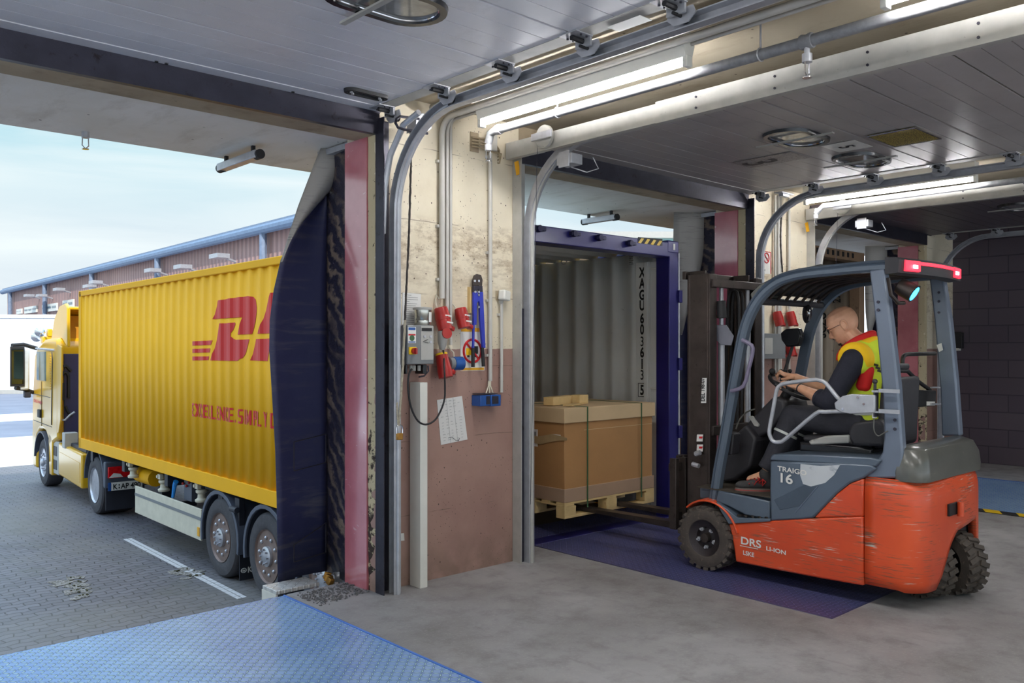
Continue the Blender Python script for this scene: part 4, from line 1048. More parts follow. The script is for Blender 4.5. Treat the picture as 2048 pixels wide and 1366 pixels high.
t=thing('control_box','grey control box on the far pillar, seen through the forklift windscreen','control box',far(1540,700,.1))
a=far(1526,718,.14); c=far(1547,668,.0); MB().bb(a,c).build('enclosure',M['greybox'],t,bev=.005); a=far(1530,708,.143); c=far(1545,676,.14); MB().bb(a,c).build('front_panel',M['lightgrey'],t)
for i,(u,l,r) in enumerate(((1545,'left grey conduit on the far pillar',.014),(1551,'middle thick grey conduit on the far pillar',.022),(1556,'third grey conduit on the far pillar',.014),(1573,'right single conduit on the far pillar',.014))):
    x=far(u,600).x; conduit(l,[(x,yw,3.2),(x,yw,1.3)],r)
t=thing('door_pull_rope','oily rope hanging down the far pillar','rope',far(1562,430,.1)); rope([far(u,v,.15) for u,v in ((1563,428),(1561,470),(1562,505),(1565,545))],.009,'rope_dark','strand',t,9)
# small items on the dark wall
p=onx(1910,690,12.9); t=thing('wall_switch_box','small black switch box with white label on the dark blockwork wall','switch box',(12.85,p.y,p.z))
MB().bb((12.82,p.y-.12,p.z-.05),(12.9,p.y+.12,p.z+.18)).build('box',M['black'],t,bev=.005); MB().bb((12.815,p.y-.08,p.z-.08),(12.9,p.y+.10,p.z-.045)).build('label_strip',M['white'],t)
# ================= CONTAINER, TRAILER, TRACTOR =================
class Frame:
    def __init__(s,o,ang): s.o=V(o); s.ang=ang; s.M=Matrix.Translation(s.o)@Matrix.Rotation(ang,4,'Z'); s.I=s.M.inverted()
    def px(s,u,v,axis,val):      # photo column/row -> local point on the local plane axis=val
        d=(s.M.to_3x3().inverted())@V(ray(u,v)); e=s.I@V((0,0,EYE))
        t=(val-e[axis])/d[axis]; return e+d*t
CF=Frame((4.17,5.0,0),D2R(-1.01))
CW,CL,CB,CT=2.55,10.62,-.08,2.57
PIT=.262
def prof(y,depth=.019,ph=.0):
    f=((y+ph)/PIT)%1
    if f<.18: return 0
    if f<.60: return depth*(f-.18)/.42
    if f<.84: return depth
    return depth*(1-(f-.84)/.16)
def kinks(y0,y1,ph=0):
    ys=[y0,y1]; n=int(y0/PIT)-1
    while (n-1)*PIT<y1+PIT:
        for f in (0,.18,.60,.84):
            y=(n+f)*PIT-ph
            if y0+1e-4<y<y1-1e-4: ys.append(y)
        n+=1
    return sorted(set(ys))
def container():
    t=thing('shipping_container','yellow ribbed shipping container with navy rear door frame, backed up to the middle bay','shipping container',CF.o,CF.ang)
    B=lambda *a: MB().bb(*a)
    bl=dict(world=False)
    ys=kinks(.16,CL-.10)
    MB().sheet([[V((.012+prof(y),y,z)) for z in (CB+.17,CT-.09)] for y in ys]).build('side_panel',M['yellow'],t,solid=.002,sharp=15,**bl)
    MB().bb((0,.16,CB),(.05,CL,CB+.17)).build('bottom_rail',M['yellow'],t,bev=.006,**bl)
    MB().bb((0,.16,CT-.09),(.07,CL,CT)).build('top_rail',M['yellow'],t,bev=.012,**bl)
    MB().bb((0,CL-.14,CB),(.10,CL,CT)).build('corner_post',M['yellow'],t,bev=.01,**bl)
    MB().bb((.0,CL-.02,CB),(CW,CL,CT-.02)).build('front_panel',M['yellow'],t,**bl)
    # right wall: pale lining inside
    ys2=kinks(.18,CL-.05)
    MB().sheet([[V((CW-.085+prof(y,.055,.05),y,z)) for z in (CB+.12,CT-.03)] for y in ys2]).build('inner_wall',M['lining'],t,solid=.003,soff=1,sharp=15,label='pale grey corrugated inner wall',**bl)
    MB().bb((CW-.02,.18,CB),(CW-.0,CL,CT-.04)).build('far_side_panel',M['yellow'],t,**bl)
    b=MB().bb((CW-.09,.17,CB+.1),(CW-.02,.27,CT-.12)); b.bb((CW-.10,.30,CB+.1),(CW-.06,.345,CT-.12)); b.build('door_jamb_lining',M['lining'],t,bev=.006,**bl)
    MB().sheet([[V((x,y,CT-.035+prof(y,.03))) for x in (.03,CW-.03)] for y in ys2]).build('roof_panel',M['lining'],t,solid=.003,sharp=15,**bl)
    MB().bb((.05,.1,CB+.0),(CW-.05,CL-.02,CB+.06)).build('floor_boards',simple('container_floor',rgb(70,60,58),.5,0,.2,4),t,**bl)
    # rear frame
    MB().bb((0,0,CT-.10),(CW,.17,CT+.04)).build('door_header',M['bluesteel'],t,bev=.008,**bl)
    for x0,x1 in ((0,.14),(CW-.14,CW)): MB().bb((x0,0,CB),(x1,.16,CT)).build('rear_post',M['bluesteel'],t,bev=.008,**bl)
    MB().bb((.1,0,CB-.02),(CW-.1,.16,CB+.08)).build('door_sill',M['bluesteel'],t,bev=.005,**bl)
    MB().box((CW-.08,.09,CT-.0),(.175,.185,.12)).build('corner_casting',M['bluesteel'],t,bev=.012,**bl)
    MB().box((CW-.07,-.004,CT+.0),(.03,.004,.06)).build('casting_hole',M['white'],t,bev=.006,**bl)
    for u,v in ((1080,458),(1150,468),(1201,476),(1262,487)):
        p=CF.px(u,v,1,-.02); q=MB().box((p.x,-.02,p.z),(.11,.04,.03)).cyl((p.x-.02,-.01,p.z),(p.x-.02,-.05,p.z),.03,n=10); q.build('lock_keeper',simple('keeper_navy',rgb(36,34,72),.5,.3),t,bev=.004,**bl)
    a=[CF.px(u,v,1,-.003) for u,v in ((1276,474),(1325,478),(1325,492),(1276,486))]
    MB().prism([V((p.x,-.003,p.z)) for p in a],(0,.002,0)).build('hazard_plate',M['ink'],t,**bl)
    b=MB(); w=(a[1].x-a[0].x)/4
    for i in range(4):
        x=a[0].x+w*i; z0=a[3].z; z1=a[0].z; b.prism([(x,-.005,z0+.002),(x+w*.45,-.005,z0),(x+w*.95,-.005,z1-.008),(x+w*.5,-.005,z1-.006)],(0,.001,0))
    b.build('hazard_stripes',M['stickyellow'],t,**bl)
    # opened door leaf lying along the right side
    d=MB().bb((CW+.006,.06,CB+.05),(CW+.05,1.15,CT)); d.build('open_door_leaf',M['bluesteel'],t,bev=.006,**bl)
    b=MB()
    for z in (.2,.8,1.45,2.1): b.box((CW+.01,.0,z),(.05,.05,.12))
    b.build('door_hinges',M['bluesteel'],t,bev=.004,**bl)
    MB().tube([(CW+.04,.03,CB+.1),(CW+.04,.03,CT-.05)],.014,8).build('locking_bar',M['galv'],t,**bl)
    # interior number
    b=MB()
    x=CW-.087+.0
    for ch,v in zip('XAGU603613',(545,567,590,611,637,659,683,705,728,750)):
        p=CF.px(1285,v,0,x); text_on(b,ch,(x,p.y,p.z-.045),(0,-1,0),(0,0,1),.135,.72,'CENTER',.012,.007)
    p=CF.px(1285,780,0,x); text_on(b,'5',(x,p.y,p.z-.045),(0,-1,0),(0,0,1),.135,.72,'CENTER',.012,.007)
    for dy0,dz0,dy1,dz1 in ((-.05,-.065,.05,-.065),(.05,-.065,.05,.065),(.05,.065,-.05,.065),(-.05,.065,-.05,-.065)):
        b.tube([(x-.006,p.y+dy0,p.z+dz0),(x-.006,p.y+dy1,p.z+dz1)],.003,4)
    b.build('container_number',M['ink'],t,**bl)
    # wide flat strip the number stands on
    MB().bb((x-.003,p.y-.09,CB+.12),(x+.03,p.y+.08,CT-.12)).build('number_panel',M['lining'],t,**bl)
    for u,v in ((1284,512),(1128,523)):
        q=CF.px(u,v,0,x-.02); MB().tube([V((x-.02,q.y+.04*cos(a),q.z+.03*sin(a))) for a in [PI*2*i/12 for i in range(12)]],.006,6,closed=True).build('lashing_ring',M['galv'],t,**bl)
    q=CF.px(1312,537,0,x-.03); MB().tube([(x-.04,q.y-.05,q.z),(x-.04,q.y+.06,q.z)],.008,6).build('lashing_bar',M['white'],t,**bl); q=CF.px(1312,777,0,x-.03); MB().tube([(x-.04,q.y-.05,q.z),(x-.04,q.y+.06,q.z)],.008,6).build('lashing_bar',M['white'],t,**bl)
    q=CF.px(1263,521,0,x); b=MB()
    for i in range(5):
        for j in range(3): b.box((x-.002,q.y+.018*(j-1)+.009*(i%2),q.z+.018*(i-2)),(.003,.006,.010))
    b.build('vent_holes',M['ink'],t,**bl)
    # lettering on the yellow side, following the ribs
    def conform(mb,y_lo,y_hi):
        from mathutils.geometry import tessellate_polygon
        ks=[-99]+kinks(-6,CL+3)+[99]; r=MB()
        for f in mb.f:
            P=[mb.v[i] for i in f]
            for tri in tessellate_polygon([P]):
                T=[P[k] if isinstance(k,int) else k for k in tri]
                lo=min(q.y for q in T); hi=max(q.y for q in T)
                for a,b_ in zip(ks,ks[1:]):
                    if b_<=lo or a>=hi: continue
                    Q=T
                    for lim,sg in ((a,1),(b_,-1)):
                        R_=[]
                        for k in range(len(Q)):
                            c,d=Q[k],Q[(k+1)%len(Q)]; ci=(c.y-lim)*sg>=0; di=(d.y-lim)*sg>=0
                            if ci: R_.append(c)
                            if ci!=di: R_.append(c.lerp(d,(lim-c.y)/(d.y-c.y)))
                        Q=R_
                        if len(Q)<3: break
                    if len(Q)>=3: r.add([V((.012+prof(q.y)-.006-q.x,q.y,q.z)) for q in Q],[list(range(len(Q)))])
        return r
    def poly(pts):
        P=[CF.px(200+a/3.035,450+c/3.035,0,.012) for a,c in pts]
        b=MB(); b.add([V((0,p.y,p.z)) for p in P],[list(range(len(P)))]); return b
    logo=[[(712,458),(800,443),(900,431),(925,436),(940,455),(950,500),(948,530),(938,580),(918,662),(838,665),(848,610),(858,560),(770,565),(683,571)],
          [(727,597),(770,596),(812,591),(816,600),(808,620),(794,655),(793,675),(803,690),(820,697),(910,693),(897,740),(880,778),(858,808),(835,825),(760,824),(672,822)],
          [(1035,412),(1110,402),(1090,480),(1075,560),(1170,552),(1215,395),(1320,380),(1255,650),(956,660)],
          [(942,692),(1245,682),(1205,835),(1090,832),(1125,722),(1040,722),(1015,826),(912,822)],
          [(1390,372),(1500,360),(1430,645),(1320,650)],[(1312,680),(1420,678),(1640,672),(1580,850),(1268,840)],
          [(557,706),(684,700),(676,727),(557,732)],[(557,752),(671,748),(665,773),(557,776)],[(557,798),(659,797),(652,820),(557,822)]]
    b=MB()
    for pl in logo: b.merge(conform(poly(pl),-2,CL))
    b.build('logo',M['logored'],t,sharp=15,label='bold red slanted logo letters with speed stripes',**bl)
    p0=CF.px(383,832,0,.012); p1=CF.px(383,806,0,.012); p2=CF.px(541,857,0,.012)
    cap=p1.z-p0.z
    r4=lambda a,b_,c,d: [(a,b_),(c,b_),(c,d),(a,d)]
    GL={'E':[r4(0,0,.36,1),r4(.3,0,1,.15),r4(.3,.43,.9,.57),r4(.3,.85,1,1)],'L':[r4(0,0,.36,1),r4(.3,0,1,.15)],
     'C':[[(0,.14),(.14,0),(.32,0),(.32,1),(.14,1),(0,.86)],r4(.3,0,.9,.15),r4(.3,.85,.9,1),r4(.72,.06,1,.3),r4(.72,.7,1,.94)],
     'X':[[(0,0),(.34,0),(1,1),(.66,1)],[(.66,0),(1,0),(.34,1),(0,1)]],'N':[r4(0,0,.28,1),r4(.72,0,1,1),[(0,1),(.3,1),(1,0),(.7,0)]],
     'S':[r4(.1,.85,1,1),r4(0,.5,.32,.93),r4(.1,.43,.92,.57),r4(.68,.07,1,.5),r4(0,0,.9,.15)],'I':[r4(.1,0,.44,1)],
     'M':[r4(0,0,.28,1),r4(1.02,0,1.3,1),[(0,1),(.3,1),(.72,.4),(.65,.1),(.58,.1)],[(1.3,1),(1.0,1),(.58,.4),(.65,.1),(.72,.1)]],
     'P':[r4(0,0,.36,1),r4(.3,.85,.88,1),r4(.3,.42,.88,.56),r4(.68,.47,1,.94)],'Y':[r4(.34,0,.66,.5),[(0,1),(.32,1),(.66,.45),(.34,.45)],[(1,1),(.68,1),(.34,.45),(.66,.45)]],
     'D':[r4(0,0,.36,1),r4(.3,0,.85,.15),r4(.3,.85,.85,1),r4(.68,.1,1,.9)],'V':[[(0,1),(.32,1),(.62,0),(.38,0)],[(1,1),(.68,1),(.38,0),(.62,0)]],
     'R':[r4(0,0,.36,1),r4(.3,.85,.88,1),r4(.3,.42,.88,.56),r4(.68,.47,1,.94),[(.35,.45),(.65,.45),(1,0),(.68,0)]],'.':[r4(0,0,.36,.19)]}
    WD={'M':1.3,'I':.54,'.':.36,' ':.42}; adv=lambda s_: sum(WD.get(ch,1)+.30 for ch in s_)
    un=(p0.y-p2.y)/adv('EXCELLENCE. SIMPLY '); tb=MB(); cx=0; kk=0
    for ch in 'EXCELLENCE. SIMPLY DELIVERED.':
        for g_ in GL.get(ch,[]):
            kk+=1; tb.add([V(((kk%4)*.0009,p0.y-(cx+a)*un,p0.z+c*cap)) for a,c in g_],[list(range(len(g_)))])
        cx+=WD.get(ch,1)+.30
    conform(tb,-4,CL).build('slogan',M['logored'],t,sharp=15,**bl)
    b=MB(); text_on(b,'040',(-.002,CL-.05,CT-.10),(0,-1,0),(0,0,1),.07,.8); b.build('corner_number',M['ink'],t,**bl)
container()

def wheel(par,c,out,R,w,style,name='wheel',tm='tyre',twin=False,lugs=False):
    # c = centre of the outer face, out = unit vector pointing outwards
    c=V(c); out=V(out).normalized(); rr=R*.60 if style!='fork' else R*.56
    pr=[(rr,-w+.01),(rr*1.04,-w),(R*.93,-w+.005),(R*.985,-w+.03),(R,-w*.8),(R,-w*.2),(R*.985,-.03),(R*.93,-.005),(rr*1.25,.006),(rr*1.08,0),(rr,-.012)]
    if style=='fork': pr=[(rr,-w+.01),(rr*1.04,-w),(R*.9,-w+.005),(R*.95,-w+.02),(R*.95,-.02),(R*.9,-.005),(rr*1.3,.004),(rr*1.05,-.004),(rr,-.012)]
    tb=MB().lathe(pr,c,out,48,cap=False)
    a=V((0,0,1)); u=(a-out*a.dot(out)).normalized(); wv=out.cross(u)
    if style=='fork':
        n=22
        for side in (0,1):
            for i in range(n):
                an=2*PI*(i+.5*side)/n
                rd=u*cos(an)+wv*sin(an); tg=out.cross(rd)
                m=Matrix((rd,tg,out)).transposed()
                m=m@Euler((D2R(22 if side else -22),0,0)).to_matrix()
                tb.box(c+rd*(R*.955)+out*(-w*(.24 if side==0 else .76)),(R*.10,R*.155,w*.46),m)
    T=tb.build(name,M[tm],par)
    if style=='fork':
        MB().lathe([(0.0,-.05),(rr*.30,-.05),(rr*.55,-.055),(rr*.62,-.03),(rr*.9,-.02),(rr*1.02,-.008),(rr*1.0,-.03),(rr*.98,-w*.8)],c,out,32).build('rim',simple('dark_rim',rgb(52,46,48),.5,.4,.2,10),T)
        MB().lathe([(0,-.01),(rr*.25,-.012),(rr*.28,-.05)],c,out,20).build('hub',M['mast'],T)
        for i in range(5):
            an=2*PI*i/5+.6; rd=u*cos(an)+wv*sin(an); p=c+rd*rr*.55; b=MB(); b.cyl(p+out*-.05,p+out*-.035,.016,n=14); b.cyl(p+out*-.035,p+out*-.02,.009,n=6); b.build('wheel_nut',M['galv'],T)
    else:
        if style=='drive': p2=[(rr*.25,-w*.62),(rr*.55,-w*.60),(rr*.62,-w*.52),(rr*.72,-w*.5),(rr*.86,-.1),(rr*.93,-.05),(rr*.97,-.012),(rr*1.02,.004),(rr*1.02,-.02)]
        elif style=='front': p2=[(rr*.2,-.01),(rr*.5,-.012),(rr*.66,-.015),(rr*.72,-.05),(rr*.85,-.09),(rr*.93,-.06),(rr*.98,-.012),(rr*1.02,.003),(rr*1.02,-.02)]
        else: p2=[(rr*.5,-.17),(rr*.84,-.16),(rr*.90,-.08),(rr*.95,-.03),(rr*1.02,.002),(rr*1.02,-.02)]
        MB().lathe(p2,c,out,40).build('rim',M['alu'] if style!='trailer' else simple('dusty_rim_barrel',rgb(128,108,100),.5,.3,.15,10),T)
        if style=='trailer': MB().lathe([(rr*.2,-.07),(rr*.66,-.07),(rr*.80,-.115),(rr*.80,-.15)],c,out,40).build('disc',M['alu'],T)
        if style=='trailer':
            MB().lathe([(rr*.45,-.09),(rr*.50,-.02),(rr*.62,-.045),(rr*.66,-.09)],c,out,30,cap=False).build('hub_ring',M['alu'],T)
            MB().lathe([(rr*.40,-.09),(rr*.38,.01),(rr*.25,.03),(0,.032)],c,out,24).build('hub',M['alu'],T)
            b=MB()
            for i in range(10):
                an=2*PI*i/10+.2; rd=u*cos(an)+wv*sin(an); p=c+rd*rr*.70; b=MB(); b.tube([p+out*-.11,p+out*-.02],.019,8); b.ell(p+out*-.015,.021,n=10,m=6); b.build('wheel_nut',M['alu'],T)
            b=MB()
            for i in range(8):
                an=2*PI*i/8; rd=u*cos(an)+wv*sin(an); p=c+rd*rr*.27; b.cyl(p+out*.0,p+out*.045,.011,n=8)
            b.build('hub_bolts',M['alu'],T)
        if style=='front':
            b=MB()
            for i in range(10):
                an=2*PI*i/10; rd=u*cos(an)+wv*sin(an); p=c+rd*rr*.58; b.cyl(p+out*-.02,p+out*.015,.016,n=6)
            b.build('wheel_nuts',M['chrome'],T)
            MB().lathe([(0,.05),(rr*.2,.045),(rr*.3,.02),(rr*.3,-.02)],c,out,20).build('hub',M['alu'],T)
    return T
def trailer():
    F=CF; gz=GZ
    t=thing('semi_trailer','dark container semi trailer with pale side guard and silver wheels under the yellow container','trailer',F.M@V((0,4,gz)),F.ang)
    Wp=lambda p: F.M@V(p)
    def L(mb): mb.v=[F.M@p for p in mb.v]; return mb
    for x in (.75,1.65): L(MB().bb((x,.3,-.42),(x+.12,CL-.3,-.09))).build('main_beam',M['chassis'],t)
    b=MB()
    for y in (.5,2.5,4.8,6.6,8.4,CL-.6): b.bb((.06,y,-.26),(CW-.06,y+.12,-.10))
    L(b).build('cross_members',M['chassis'],t)
    R=.475
    cy=[(F.px(440,1083,0,.04).y),(F.px(533,1112,0,.04).y)]
    cy.append(2*cy[1]-cy[0])
    for i,y in enumerate(cy):
        for s in (0,1):
            x=.04 if s==0 else CW-.04; o=(F.M.to_3x3()@V((-1 if s==0 else 1,0,0)))
            wheel(t,Wp((x,y,gz+R-.005)),o,R,.32,'trailer')
            # fender
            n=16; ring=[]; k=MB(); rf=R+.085
            for j in range(n+1):
                a=D2R(-12+ (204)*j/n); ring.append([V((x+(0 if s==0 else -0)+dx*(1 if s==0 else -1),y+r_*cos(a),gz+R+r_*sin(a))) for dx,r_ in ((-.02,rf),(.34,rf),(.34,rf-.012),(0.01,rf-.012),(0.01,rf-.05),(-.02,rf-.05))])
            k.rings(ring); L(k).build('fender',M['fender'],t,bev=.006)
        L(MB().cyl((.2,y,gz+R),(CW-.2,y,gz+R),.07)).build('axle',M['chassis'],t)
    # mud flap plates between wheels with emblem
    for i,y in enumerate(cy[:2]):
        yy=y-R-.04
        fl=L(MB().bb((.05,yy-.01,gz+.06),(.40,yy,gz+.52))).build('mud_flap',M['chassis'],t)
        if i==0:
            b=MB(); text_on(b,'KRONE',(.145,yy-.012,gz+.14),(1,0,0),(0,0,1),.095,.9,'LEFT',.004); 
            c=(.10,yy-.013,gz+.172); b.tube([V((c[0]+.032*cos(a),c[1],c[2]+.024*sin(a))) for a in [2*PI*k/16 for k in range(16)]],.004,5,closed=True); b.prism([(.085,yy-.013,gz+.16),(.115,yy-.013,gz+.16),(.12,yy-.013,gz+.185),(.108,yy-.013,gz+.17),(.1,yy-.013,gz+.188),(.092,yy-.013,gz+.17),(.08,yy-.013,gz+.185)],(0,-.002,0)); L(b).build('flap_lettering',M['signwhite'],fl)
        L(MB().bb((.05,yy+.0,gz+.5),(.12,yy+.12,gz+1.0))).tube([F.M@V((.0,yy-.06,gz+.88)),F.M@V((.0,yy+.10,gz+.88))],.035,10).build('fender_bracket',M['chassis'],t,bev=.004)
    # side guard
    a=F.px(270,972,0,.03); b_=F.px(402,1018,0,.03); c_=F.px(402,1082,0,.03); d_=F.px(270,1025,0,.03)
    zt=(a.z+b_.z)/2; zb=(c_.z+d_.z)/2
    sg=L(MB().bb((.03,b_.y,zb),(.055,a.y,zt))).build('side_guard',M['cream'],t,bev=.006)
    L(MB().bb((.026,b_.y,zb+(zt-zb)*.64),(.03,a.y,zb+(zt-zb)*.74))).build('grey_stripe',M['greybox'],sg)
    q=MB().bb((.02,b_.y+.04,zb+.05),(.03,b_.y+.10,zb+.16)); L(q).build('marker_lamp',M['signyellow'],sg)
    b=MB()
    for y in (b_.y+.6,a.y-.6): b.bb((.05,y,zb+.1),(.7,y+.05,zb+.18))
    L(b).build('guard_brackets',M['chassis'],t)
    # twist locks
    for u,v in ((264,942),(325,968),(400,988)):
        p=F.px(u,v,0,.10); b=MB(); b.lathe([(.03,-.10),(.075,-.10),(.08,-.07),(.05,-.05),(.045,.0),(.07,.02),(.07,.05),(.02,.06)],(p.x+.02,p.y,p.z),(0,0,1),16); b.box((p.x-.02,p.y+.02,p.z+.10),(.05,.10,.07)); b.cyl((p.x-.06,p.y+.06,p.z+.10),(p.x+.05,p.y+.06,p.z+.10),.022); L(b).build('twist_lock',M['cream'],t,bev=.004)
    p=F.px(374,982,0,.12); q=L(MB().box((p.x+.1,p.y,p.z),(.18,.26,.26))).build('valve_box',M['fender'],t,bev=.006)
    p=F.px(352,975,0,.08); L(MB().tube([(p.x,p.y,p.z+.08),(p.x,p.y+.05,p.z+.02),(p.x-.02,p.y+.06,p.z-.14)],[.035,.03,.02],8)).build('blue_lever',simple('lever_blue',rgb(40,140,220),.4),t)
    for u,v in ((366,967),(373,972),(378,965)): p=F.px(u,v,0,.11); L(MB().ell((p.x,p.y,p.z),.02,n=8,m=6)).build('valve_knob',M['red'],t)
    p=F.px(296,952,0,.3); L(MB().tube([(p.x,p.y-.35,p.z),(p.x,p.y+.35,p.z)],.12,12)).build('yellow_tank',M['yellow'],t)
    p=F.px(327,955,0,.5)
    for y in (p.y,): L(MB().bb((.45,y-.08,gz+.25),(.60,y+.08,-.2))).bb(F.M@V((.35,y-.2,gz+.2)),F.M@V((.7,y+.2,gz+.25))).build('landing_leg',M['chassis'],t)
trailer()

TF=Frame((4.40,14.97,GZ),D2R(-2.3))
def tractor():
    F=TF
    t=thing('truck_tractor','yellow truck tractor unit with black mirrors and chrome horns in front of the yellow container','truck',F.o,F.ang)
    bl=dict(world=False); W_=2.45
    px=lambda u,v,x=0.: F.px(u,v,0,x)
    Wd=lambda p: F.M@V(p); o1=F.M.to_3x3()@V((-1,0,0)); o2=-o1
    R=.47
    for y,st in ((0,'drive'),(3.73,'front')):
        wheel(t,Wd((.02,y,R)),o1,R,.56 if st=='drive' else .30,st); wheel(t,Wd((W_-.02,y,R)),o2,R,.56 if st=='drive' else .30,st)
        MB().cyl((.3,y,R),(W_-.3,y,R),.08).build('axle',M['chassis'],t,**bl)
    for x in (.8,1.5): MB().bb((x,-.9,.72),(x+.12,4.2,.98)).build('frame_rail',M['chassis'],t,**bl)
    # cab shell: side profile swept across with rounded edges
    P=[(2.45,1.02),(2.45,2.75),(2.55,2.92),(3.1,2.92),(3.6,2.90),(4.2,2.74),(4.42,2.6),(4.60,1.85),(4.66,1.5),(4.66,1.0),(4.31,.80),(4.22,.96),(4.0,1.09),(3.73,1.12),(3.45,1.09),(3.24,.96),(3.14,.80),(2.9,.9)]
    MB().prism([(0.0,y,z) for y,z in P],(W_,0,0)).build('cab',M['cabyellow'],t,bev=.07,bseg=3,**bl)
    # lower front bumper and steps
    MB().prism([(0,4.30,1.0),(0,4.66,1.05),(0,4.68,.5),(0,4.55,.3),(0,4.25,.3)],(W_,0,0)).build('bumper',M['cabyellow'],t,bev=.05,**bl)
    MB().prism([(.0,2.98,1.05),(.0,3.2,1.1),(.0,3.16,.55),(0,3.12,.3),(.0,2.92,.3),(.0,2.9,1.0)],(.5,0,0)).build('step_panel',M['cabyellow'],t,bev=.02,**bl)
    # arch trim
    n=12; ring=[]
    for j in range(n+1):
        a=D2R(5+170*j/n); ring.append([V((x,3.73+r*cos(a),R+.02+r*sin(a))) for x,r in ((-.03,.60),(.3,.60),(.3,.57),(-.03,.57))])
    MB().rings(ring).build('wheel_arch',M['fender'],t,**bl)
    # window, door lines, handle
    a=px(74,703,-.004); c=px(92,762,-.004)
    MB().bb((-.012,c.y,c.z),(.0,a.y,a.z)).build('side_window',simple('cab_glass',rgb(96,120,124),.08,.4,.3,3),t,bev=.003,**bl)
    def line(pts,nm='door_seam',m='chassis',r=.008): MB().tube([px(u,v,-.004) for u,v in pts],r,5).build(nm,M[m],t,**bl)
    line([(104,704),(105,720),(103,850)],r=.012); line([(83,763),(83,852)],r=.006); line([(66,787),(100,795)],r=.005); line([(67,840),(103,854)],r=.006)
    line([(72,697),(109,700)],'roof_gutter','galv',.02)
    p=px(80,827,-.01); MB().box((-.02,p.y,p.z),(.04,.22,.16)).build('door_handle',M['black'],t,bev=.01,**bl)
    b=MB(); p=px(67.5,804,-.003); text_on(b,'DHL Freight',(-.003,p.y,p.z),(0,-1,0),(0,0,1),.09,1.7,'LEFT',.003); b.build('door_lettering',M['logored'],t,**bl)
    b=MB()
    for i in range(14):
        p=px(100,710+i*5.2,-.005); b.box((-.005,p.y+.0,p.z),(.01,.10,.02))
    b.build('side_grille',M['cabyellow'],t,**bl)
    # rear wall panel of the cab
    rw=MB().bb((.10,2.40,.95),(W_-.1,2.455,2.62)).build('rear_wall_panel',simple('cab_rear_navy',rgb(52,54,92),.45,0,.1,4),t,bev=.01,**bl)
    for pts in ([(127,733),(133,732),(137,737),(142,742)],[(124,750),(128,745),(133,745),(137,752),(137,795)],[(126,766),(126,800)],[(131,812),(135,822),(143,832)]):
        MB().tube([F.px(u,v,1,2.395) for u,v in pts],.035,6).build('embossed_rib',M['chassis'],rw,world=True) if False else MB().tube([F.px(u,v,1,2.395) for u,v in pts],.03,6).xf(Matrix.Identity(4)).build('embossed_rib',M['chassis'],t,**bl)
    MB().tube([F.px(120,840,1,2.3),F.px(130,840,1,2.2),F.px(140,830,1,2.15),F.px(149,824,1,2.1)],.02,6).build('air_hose',M['galv'],t,**bl)
    MB().tube([F.px(122,700,1,2.36),F.px(121,740,1,2.36),F.px(120,838,1,2.36)],.03,6).build('rear_stay',M['chassis'],t,**bl)
    p=F.px(140,880,1,2.0); MB().box((p.x,2.0,p.z),(.22,.2,.28)).build('coupling_box',M['lightgrey'],t,bev=.01,**bl)
    # roof fairing
    P=[(2.1,2.75),(2.1,3.48),(2.25,3.56),(2.7,3.52),(3.1,3.30),(3.35,2.90),(2.5,2.90)]
    MB().prism([(.08,y,z) for y,z in P],(.06,0,0)).build('fairing_side',M['cabyellow'],t,bev=.02,**bl); MB().prism([(W_-.14,y,z) for y,z in P],(.06,0,0)).build('fairing_side',M['cabyellow'],t,bev=.02,**bl)
    MB().prism([(.1,2.2,3.5),(.1,2.7,3.48),(.1,3.1,3.27),(.1,3.4,2.92),(.1,3.3,2.90),(.1,2.62,3.40),(.1,2.2,3.44)],(W_-.2,0,0)).build('roof_fairing',M['cabyellow'],t,bev=.02,**bl)
    MB().bb((.12,2.60,2.62),(W_-.12,2.66,3.34)).build('fairing_back',simple('fairing_inner',rgb(196,136,30),.5),t,**bl)
    MB().prism([(-.01,2.45,1.15),(-.01,2.45,2.8),(-.01,2.12,2.75),(-.01,2.20,1.4),(-.01,2.36,1.15)],(.03,0,0)).build('side_flap',M['cabyellow'],t,bev=.01,**bl)
    # side skirt, step
    a=px(104,893,.03); 
    sp=MB().bb((.03,px(117,900,.03).y,.34),(.45,px(103.5,900,.03).y,.97)).build('grey_step',M['lightgrey'],t,bev=.015,**bl)
    for zz in (.78,.52): MB().bb((.025,px(114,900,.03).y,zz-.09),(.032,px(107,900,.03).y,zz+.09)).build('step_hole',M['chassis'],t,**bl)
    y0=px(164,930,.03).y; y1=px(118,930,.03).y
    MB().prism([(.02,y0,.30),(.02,y1,.36),(.02,y1,.96),(.02,y0,.90)],(.5,0,0)).build('side_skirt',M['cabyellow'],t,bev=.03,**bl)
    MB().prism([(.015,y0+.08,.40),(.015,y1-.1,.45),(.015,y1-.08,.80),(.015,y0+.1,.74)],(.004,0,0)).build('skirt_recess',M['cabyellow'],t,bev=.002,**bl)
    MB().bb((.1,y0,.90),(W_-.1,y1+.3,1.0)).build('battery_deck',M['chassis'],t,bev=.02,**bl)
    # drive wheel fenders with rear lamp panel
    for x0,x1 in ((.0,.62),(W_-.62,W_)):
        ring=[]; n=16
        for j in range(n+1):
            a=D2R(0+180*j/n); ring.append([V((x,r*cos(a),R+.05+r*sin(a))) for x,r in ((x0,.60),(x1,.60),(x1,.575),(x0,.575))])
        MB().rings(ring).build('rear_fender',M['fender'],t,bev=.01,**bl)
        MB().bb((x0,-.68,.50),(x1,-.58,.92)).build('lamp_panel',M['fender'],t,bev=.02,**bl)
        MB().bb((x0+.03,-.62,.14),(x1,-.60,.50)).build('mud_flap',M['chassis'],t,**bl)
    tl=MB().bb((.04,-.72,.66),(.46,-.68,.84)).build('tail_lamp',M['tailred'],t,bev=.01,**bl)
